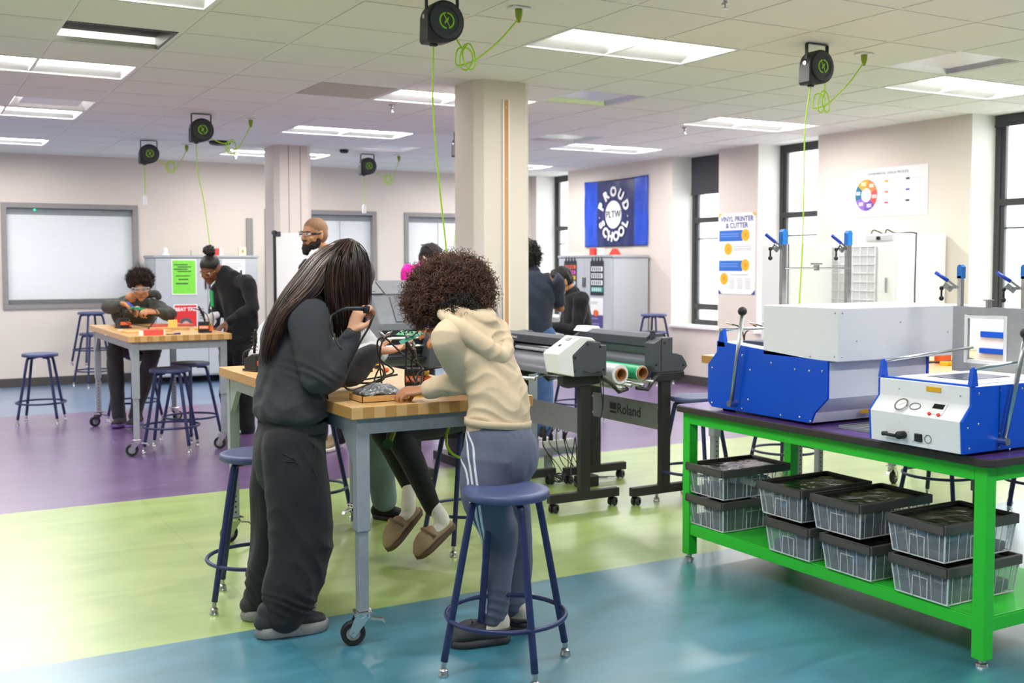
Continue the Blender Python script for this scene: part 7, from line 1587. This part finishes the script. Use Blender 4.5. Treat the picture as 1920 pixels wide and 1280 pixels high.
# boards held above the table
def board(name, lab, pts, d0, th=.0016, m_=None, parts=True, grp=None):
    P = [Vector(x) for x in pts]; n_ = (P[1]-P[0]).cross(P[3]-P[0]).normalized(); 
    if n_.z < 0: n_ = -n_
    t = T(name, lab, 'circuit board', tuple(P[0]), 0, grp)
    MB().add([p for p in P]+[p+n_*th for p in P], [(0,1,2,3), (4,5,6,7), (0,1,5,4), (1,2,6,5), (2,3,7,6), (3,0,4,7)]).build('board_panel', m_ or M['pcb'], t)
    if parts:
        R = random.Random(5); q = MB()
        for k in range(9):
            u, v = R.uniform(.12, .85), R.uniform(.15, .8); c = P[0]*(1-u)*(1-v)+P[1]*u*(1-v)+P[2]*u*v+P[3]*(1-u)*v; w_ = R.uniform(.003, .006); q.bar(c+n_*th, c+n_*(th+.005), w_, w_, (1, 0, 0))
        q.build('component', M['blk'], t)
    return t
board('circuit_board', 'green circuit board clamped above the near table between the students', [AT(742, 628, 4.22), AT(772, 630, 4.15), AT(782, 622, 4.25), AT(752, 620, 4.32)], 0)
board('plastic_sheet', 'translucent teal sheet held across the students\' hands', [AT(748, 640, 4.14), AT(752, 646, 4.10), AT(796, 625, 4.2), AT(790, 622, 4.24)], 0, .0012, M['teal'], False)
# leads drooping round the near table
def lead(lab, pts, r=.0042, m_=None): tag(MB().tube([Vector(x) for x in smoothline(pts, 8)], r, 8).build('cable', m_ or M['blk'], smooth=True), lab, 'cable')
lead('thick black cable looping down past the raised forearm onto the near table', [AT(700, 590, 4.0), AT(692, 612, 3.98), AT(676, 640, 3.97), AT(660, 672, 3.98), AT(648, 700, 4.0), AT(645, 722, 4.03), AT(662, 731, 4.1), AT(700, 716, 4.2), AT(725, 706, 4.25), AT(745, 702, 4.28)])
lead('black cable running from the soldering station behind the beige sleeve', [AT(778, 722, 4.1), AT(785, 700, 4.15), AT(800, 692, 4.15), AT(826, 688, 4.2), AT(845, 684, 4.3)])
lead('thin black lead arching over the green circuit board', [AT(716, 715, 4.15), AT(712, 680, 4.15), AT(714, 650, 4.15), AT(722, 634, 4.16), AT(742, 627, 4.2)], .0032)
lead('short black lead curled behind the cardboard tray', [AT(704, 727, 4.22), AT(702, 712, 4.25), AT(712, 690, 4.25), AT(719, 700, 4.25), AT(715, 715, 4.25), AT(721, 728, 4.22)], .0032)
tag(MB().tube([AT(700, 590, 4.0), AT(697, 598, 4.0)], [.003, .007], 8).build('metal_probe', mat('copper_tip', 'c8a27a', .3, .8), smooth=True), 'tan metal tip on the looping black cable', 'tip')
lead('lime green cord hanging below the near table beside the striped pants', [AT(846, 792, 4.3), AT(838, 812, 4.25), AT(838, 835, 4.2), AT(848, 850, 4.15), AT(862, 858, 4.15)], .0055, M['lime'])
t = T('card_box', 'red and tan cardboard box on the near table beside the beige sleeve', 'box', (1.90, 3.86, TT))
MB().bx(1.90, 2.02, 3.86, 3.95, TT, TT+.034).build('tan_side', M['card'], t, bevel=.001)
MB().bx(1.897, 2.021, 3.862, 3.952, TT+.033, TT+.036).bx(1.896, 1.90, 3.862, 3.952, TT+.002, TT+.034).build('red_lid', M['redbox'], t)
t = T('crumpled_paper', 'crumpled white paper at the right end of the near table', 'paper', (2.08, 3.78, TT))
q = MB(); R = random.Random(9)
for k in range(6): q.ell((2.08+R.uniform(-.03, .03), 3.78+R.uniform(-.03, .03), TT+.015+R.uniform(0, .012)), (R.uniform(.012, .025), R.uniform(.012, .02), R.uniform(.01, .018)), 7, 5)
q.build('crumple', M['paper'], t)
solder_station(1.50, 5.12, TT, .3, 'black soldering station with orange cup at the far left end of the near table', word=False)
lead('black arm of cable over the far left soldering station', [AT(456, 684, 5.5), AT(457, 664, 5.5), AT(468, 656, 5.5), AT(486, 656, 5.5), AT(490, 670, 5.5)], .006)
t = T('card_box', 'small tan card block beside the hip of the long-haired student', 'box', (1.50, 4.66, TT)); MB().bx(1.47, 1.56, 4.62, 4.68, TT, TT+.035).build('card_panel', M['card'], t)
# --- left table
solder_station(1.60, 9.28, TT, .2, 'soldering station with orange cup at the left end of the left table', word=False)
tag(MB().bar(aty(200, 628, 9.1), aty(226, 618, 9.0), .05, .006).build('open_notebook', M['paper']), 'open white booklet at the left end of the left table', 'booklet')
solder_station(2.04, 8.36, TT, -.2, 'black soldering station in front of the woman in the black sweater')
third_hand(2.10, 8.75, TT, 'yellow-based clamp stand near the woman\'s hands', [[AT(392, 610, 8.5), AT(388, 590, 8.5), AT(376, 582, 8.5), AT(362, 578, 8.5)], [AT(396, 615, 8.55), AT(400, 595, 8.55), AT(396, 580, 8.6)]])
third_hand(1.80, 9.05, TT, 'clamp stand with arched wire arms before the seated boy', [[AT(238, 605, 8.7), AT(236, 585, 8.7), AT(252, 577, 8.7)], [AT(282, 612, 8.7), AT(294, 595, 8.7), AT(290, 580, 8.7), AT(262, 576, 8.7)]], base='blk', r=.004)
board('circuit_board', 'small green circuit board in front of the seated boy\'s hands', [AT(243, 579, 8.7), AT(268, 581, 8.65), AT(272, 577, 8.75), AT(247, 575, 8.8)], 0)
for nm, (px, py), (w_, d_, h_), m_, l, rz in (('card_box', (291, 630), (.15, .09, .042), M['redbox'], 'red and white box standing on the left table in front of the boy', .15), ('wooden_tray', (275, 622), (.34, .2, .012), M['card'], 'thin tan tray lying across the left table', .1), ('wooden_tray', (318, 618), (.3, .12, .02), mat('tan_plywood', 'c79a5c', .7), 'second tan board leaning past the tray on the left table', -.15), ('red_sheet', (322, 612), (.34, .14, .02), mat('red_white_card', 'd9635c', .6), 'red-edged packet behind the tan boards on the left table', .05), ('purple_marker', (338, 628), (.05, .015, .012), mat('purple_cap', '4a3aa8', .4), 'purple cap lying on the left table', .4), ('pen', (330, 628), (.1, .008, .006), M['blk'], 'thin black pen lying on the left table', -.1)):
    c = atz(px, py, TT); c.y = max(c.y, 8.22); t = T(nm, l, 'box' if 'box' in nm else 'tray' if 'tray' in nm else 'stationery', (c.x, c.y, TT), rz)
    MB().bx(-w_/2, w_/2, -d_/2, d_/2, 0, h_).build('panel', m_, t, bevel=.002, local=True)
    if nm == 'card_box': MB().bx(-w_/2-.001, w_/2+.012, -d_/2+.003, d_/2+.003, h_*.0, h_*.9).build('white_sleeve', M['paper'], t, bevel=.002, local=True)
c = atz(340, 612, TT+.03); t = T('sticky_note_pad', 'yellow note pad propped on the left table before the red poster', 'note pad', (c.x, c.y, TT)); MB().bx(c.x-.035, c.x+.035, c.y+.3, c.y+.32, TT, TT+.07).build('pad', mat('pale_yellow_paper', 'e8cf6a', .7), t)
q = MB(); R = random.Random(12)
for k in range(7): q.ell(AT(400+R.uniform(-9, 9), 598+R.uniform(-8, 8), 8.62+R.uniform(-.03, .03)), (R.uniform(.025, .045), R.uniform(.02, .04), R.uniform(.02, .045)), 9, 6)
o = fuse('plastic_bag', q, clear_mat('crinkled_clear_plastic', 'd8dae0', .15, .65), None, .007, 1, None, (.006, 70, (1, 1, 1))); tag(o, 'crinkled clear plastic bag in the hands of the woman in black', 'bag')
# --- tables behind the bench
for (px, py, l, k_) in ((1395, 640, 'black flexible-arm clamp stand on the table behind the big blue machine', 0), (1438, 640, 'second clamp stand just left of the heater box', 1)):
    c = atz(px, 645, TT); third_hand(4.12+.22*k_, 4.6, TT, l, [[(4.1+.22*k_, 4.6, 1.0), AT(1385+45*k_, 612, 5.9), AT(1372+45*k_, 608, 5.9)], [(4.16+.22*k_, 4.65, 1.0), AT(1418+28*k_, 614, 6.0), AT(1412+26*k_, 609, 6.0)]], base='blk')
tbx = (4.62, 3.72)
t = T('tool_cluster', 'cluster of black and orange tools on the table right of the heater box', 'tool kit', (tbx[0], tbx[1], TT))
MB().bx(4.50, 4.60, 3.75, 3.85, TT, TT+.07).build('black_case', M['blk'], t, bevel=.004); MB().bx(4.62, 4.68, 3.68, 3.74, TT, TT+.05).build('orange_case', M['orange'], t, bevel=.004); MB().bx(4.55, 4.62, 3.60, 3.65, TT, TT+.02).build('yellow_block', M['yellow'], t, bevel=.002)
MB().tube([Vector(x) for x in smoothline([(4.5, 3.7, TT+.01), (4.6, 3.62, TT+.02), (4.75, 3.6, TT+.02), (4.78, 3.7, TT+.03), (4.62, 3.8, TT+.08)], 8)], .005, 6).build('lead', M['blk'], t, smooth=True)
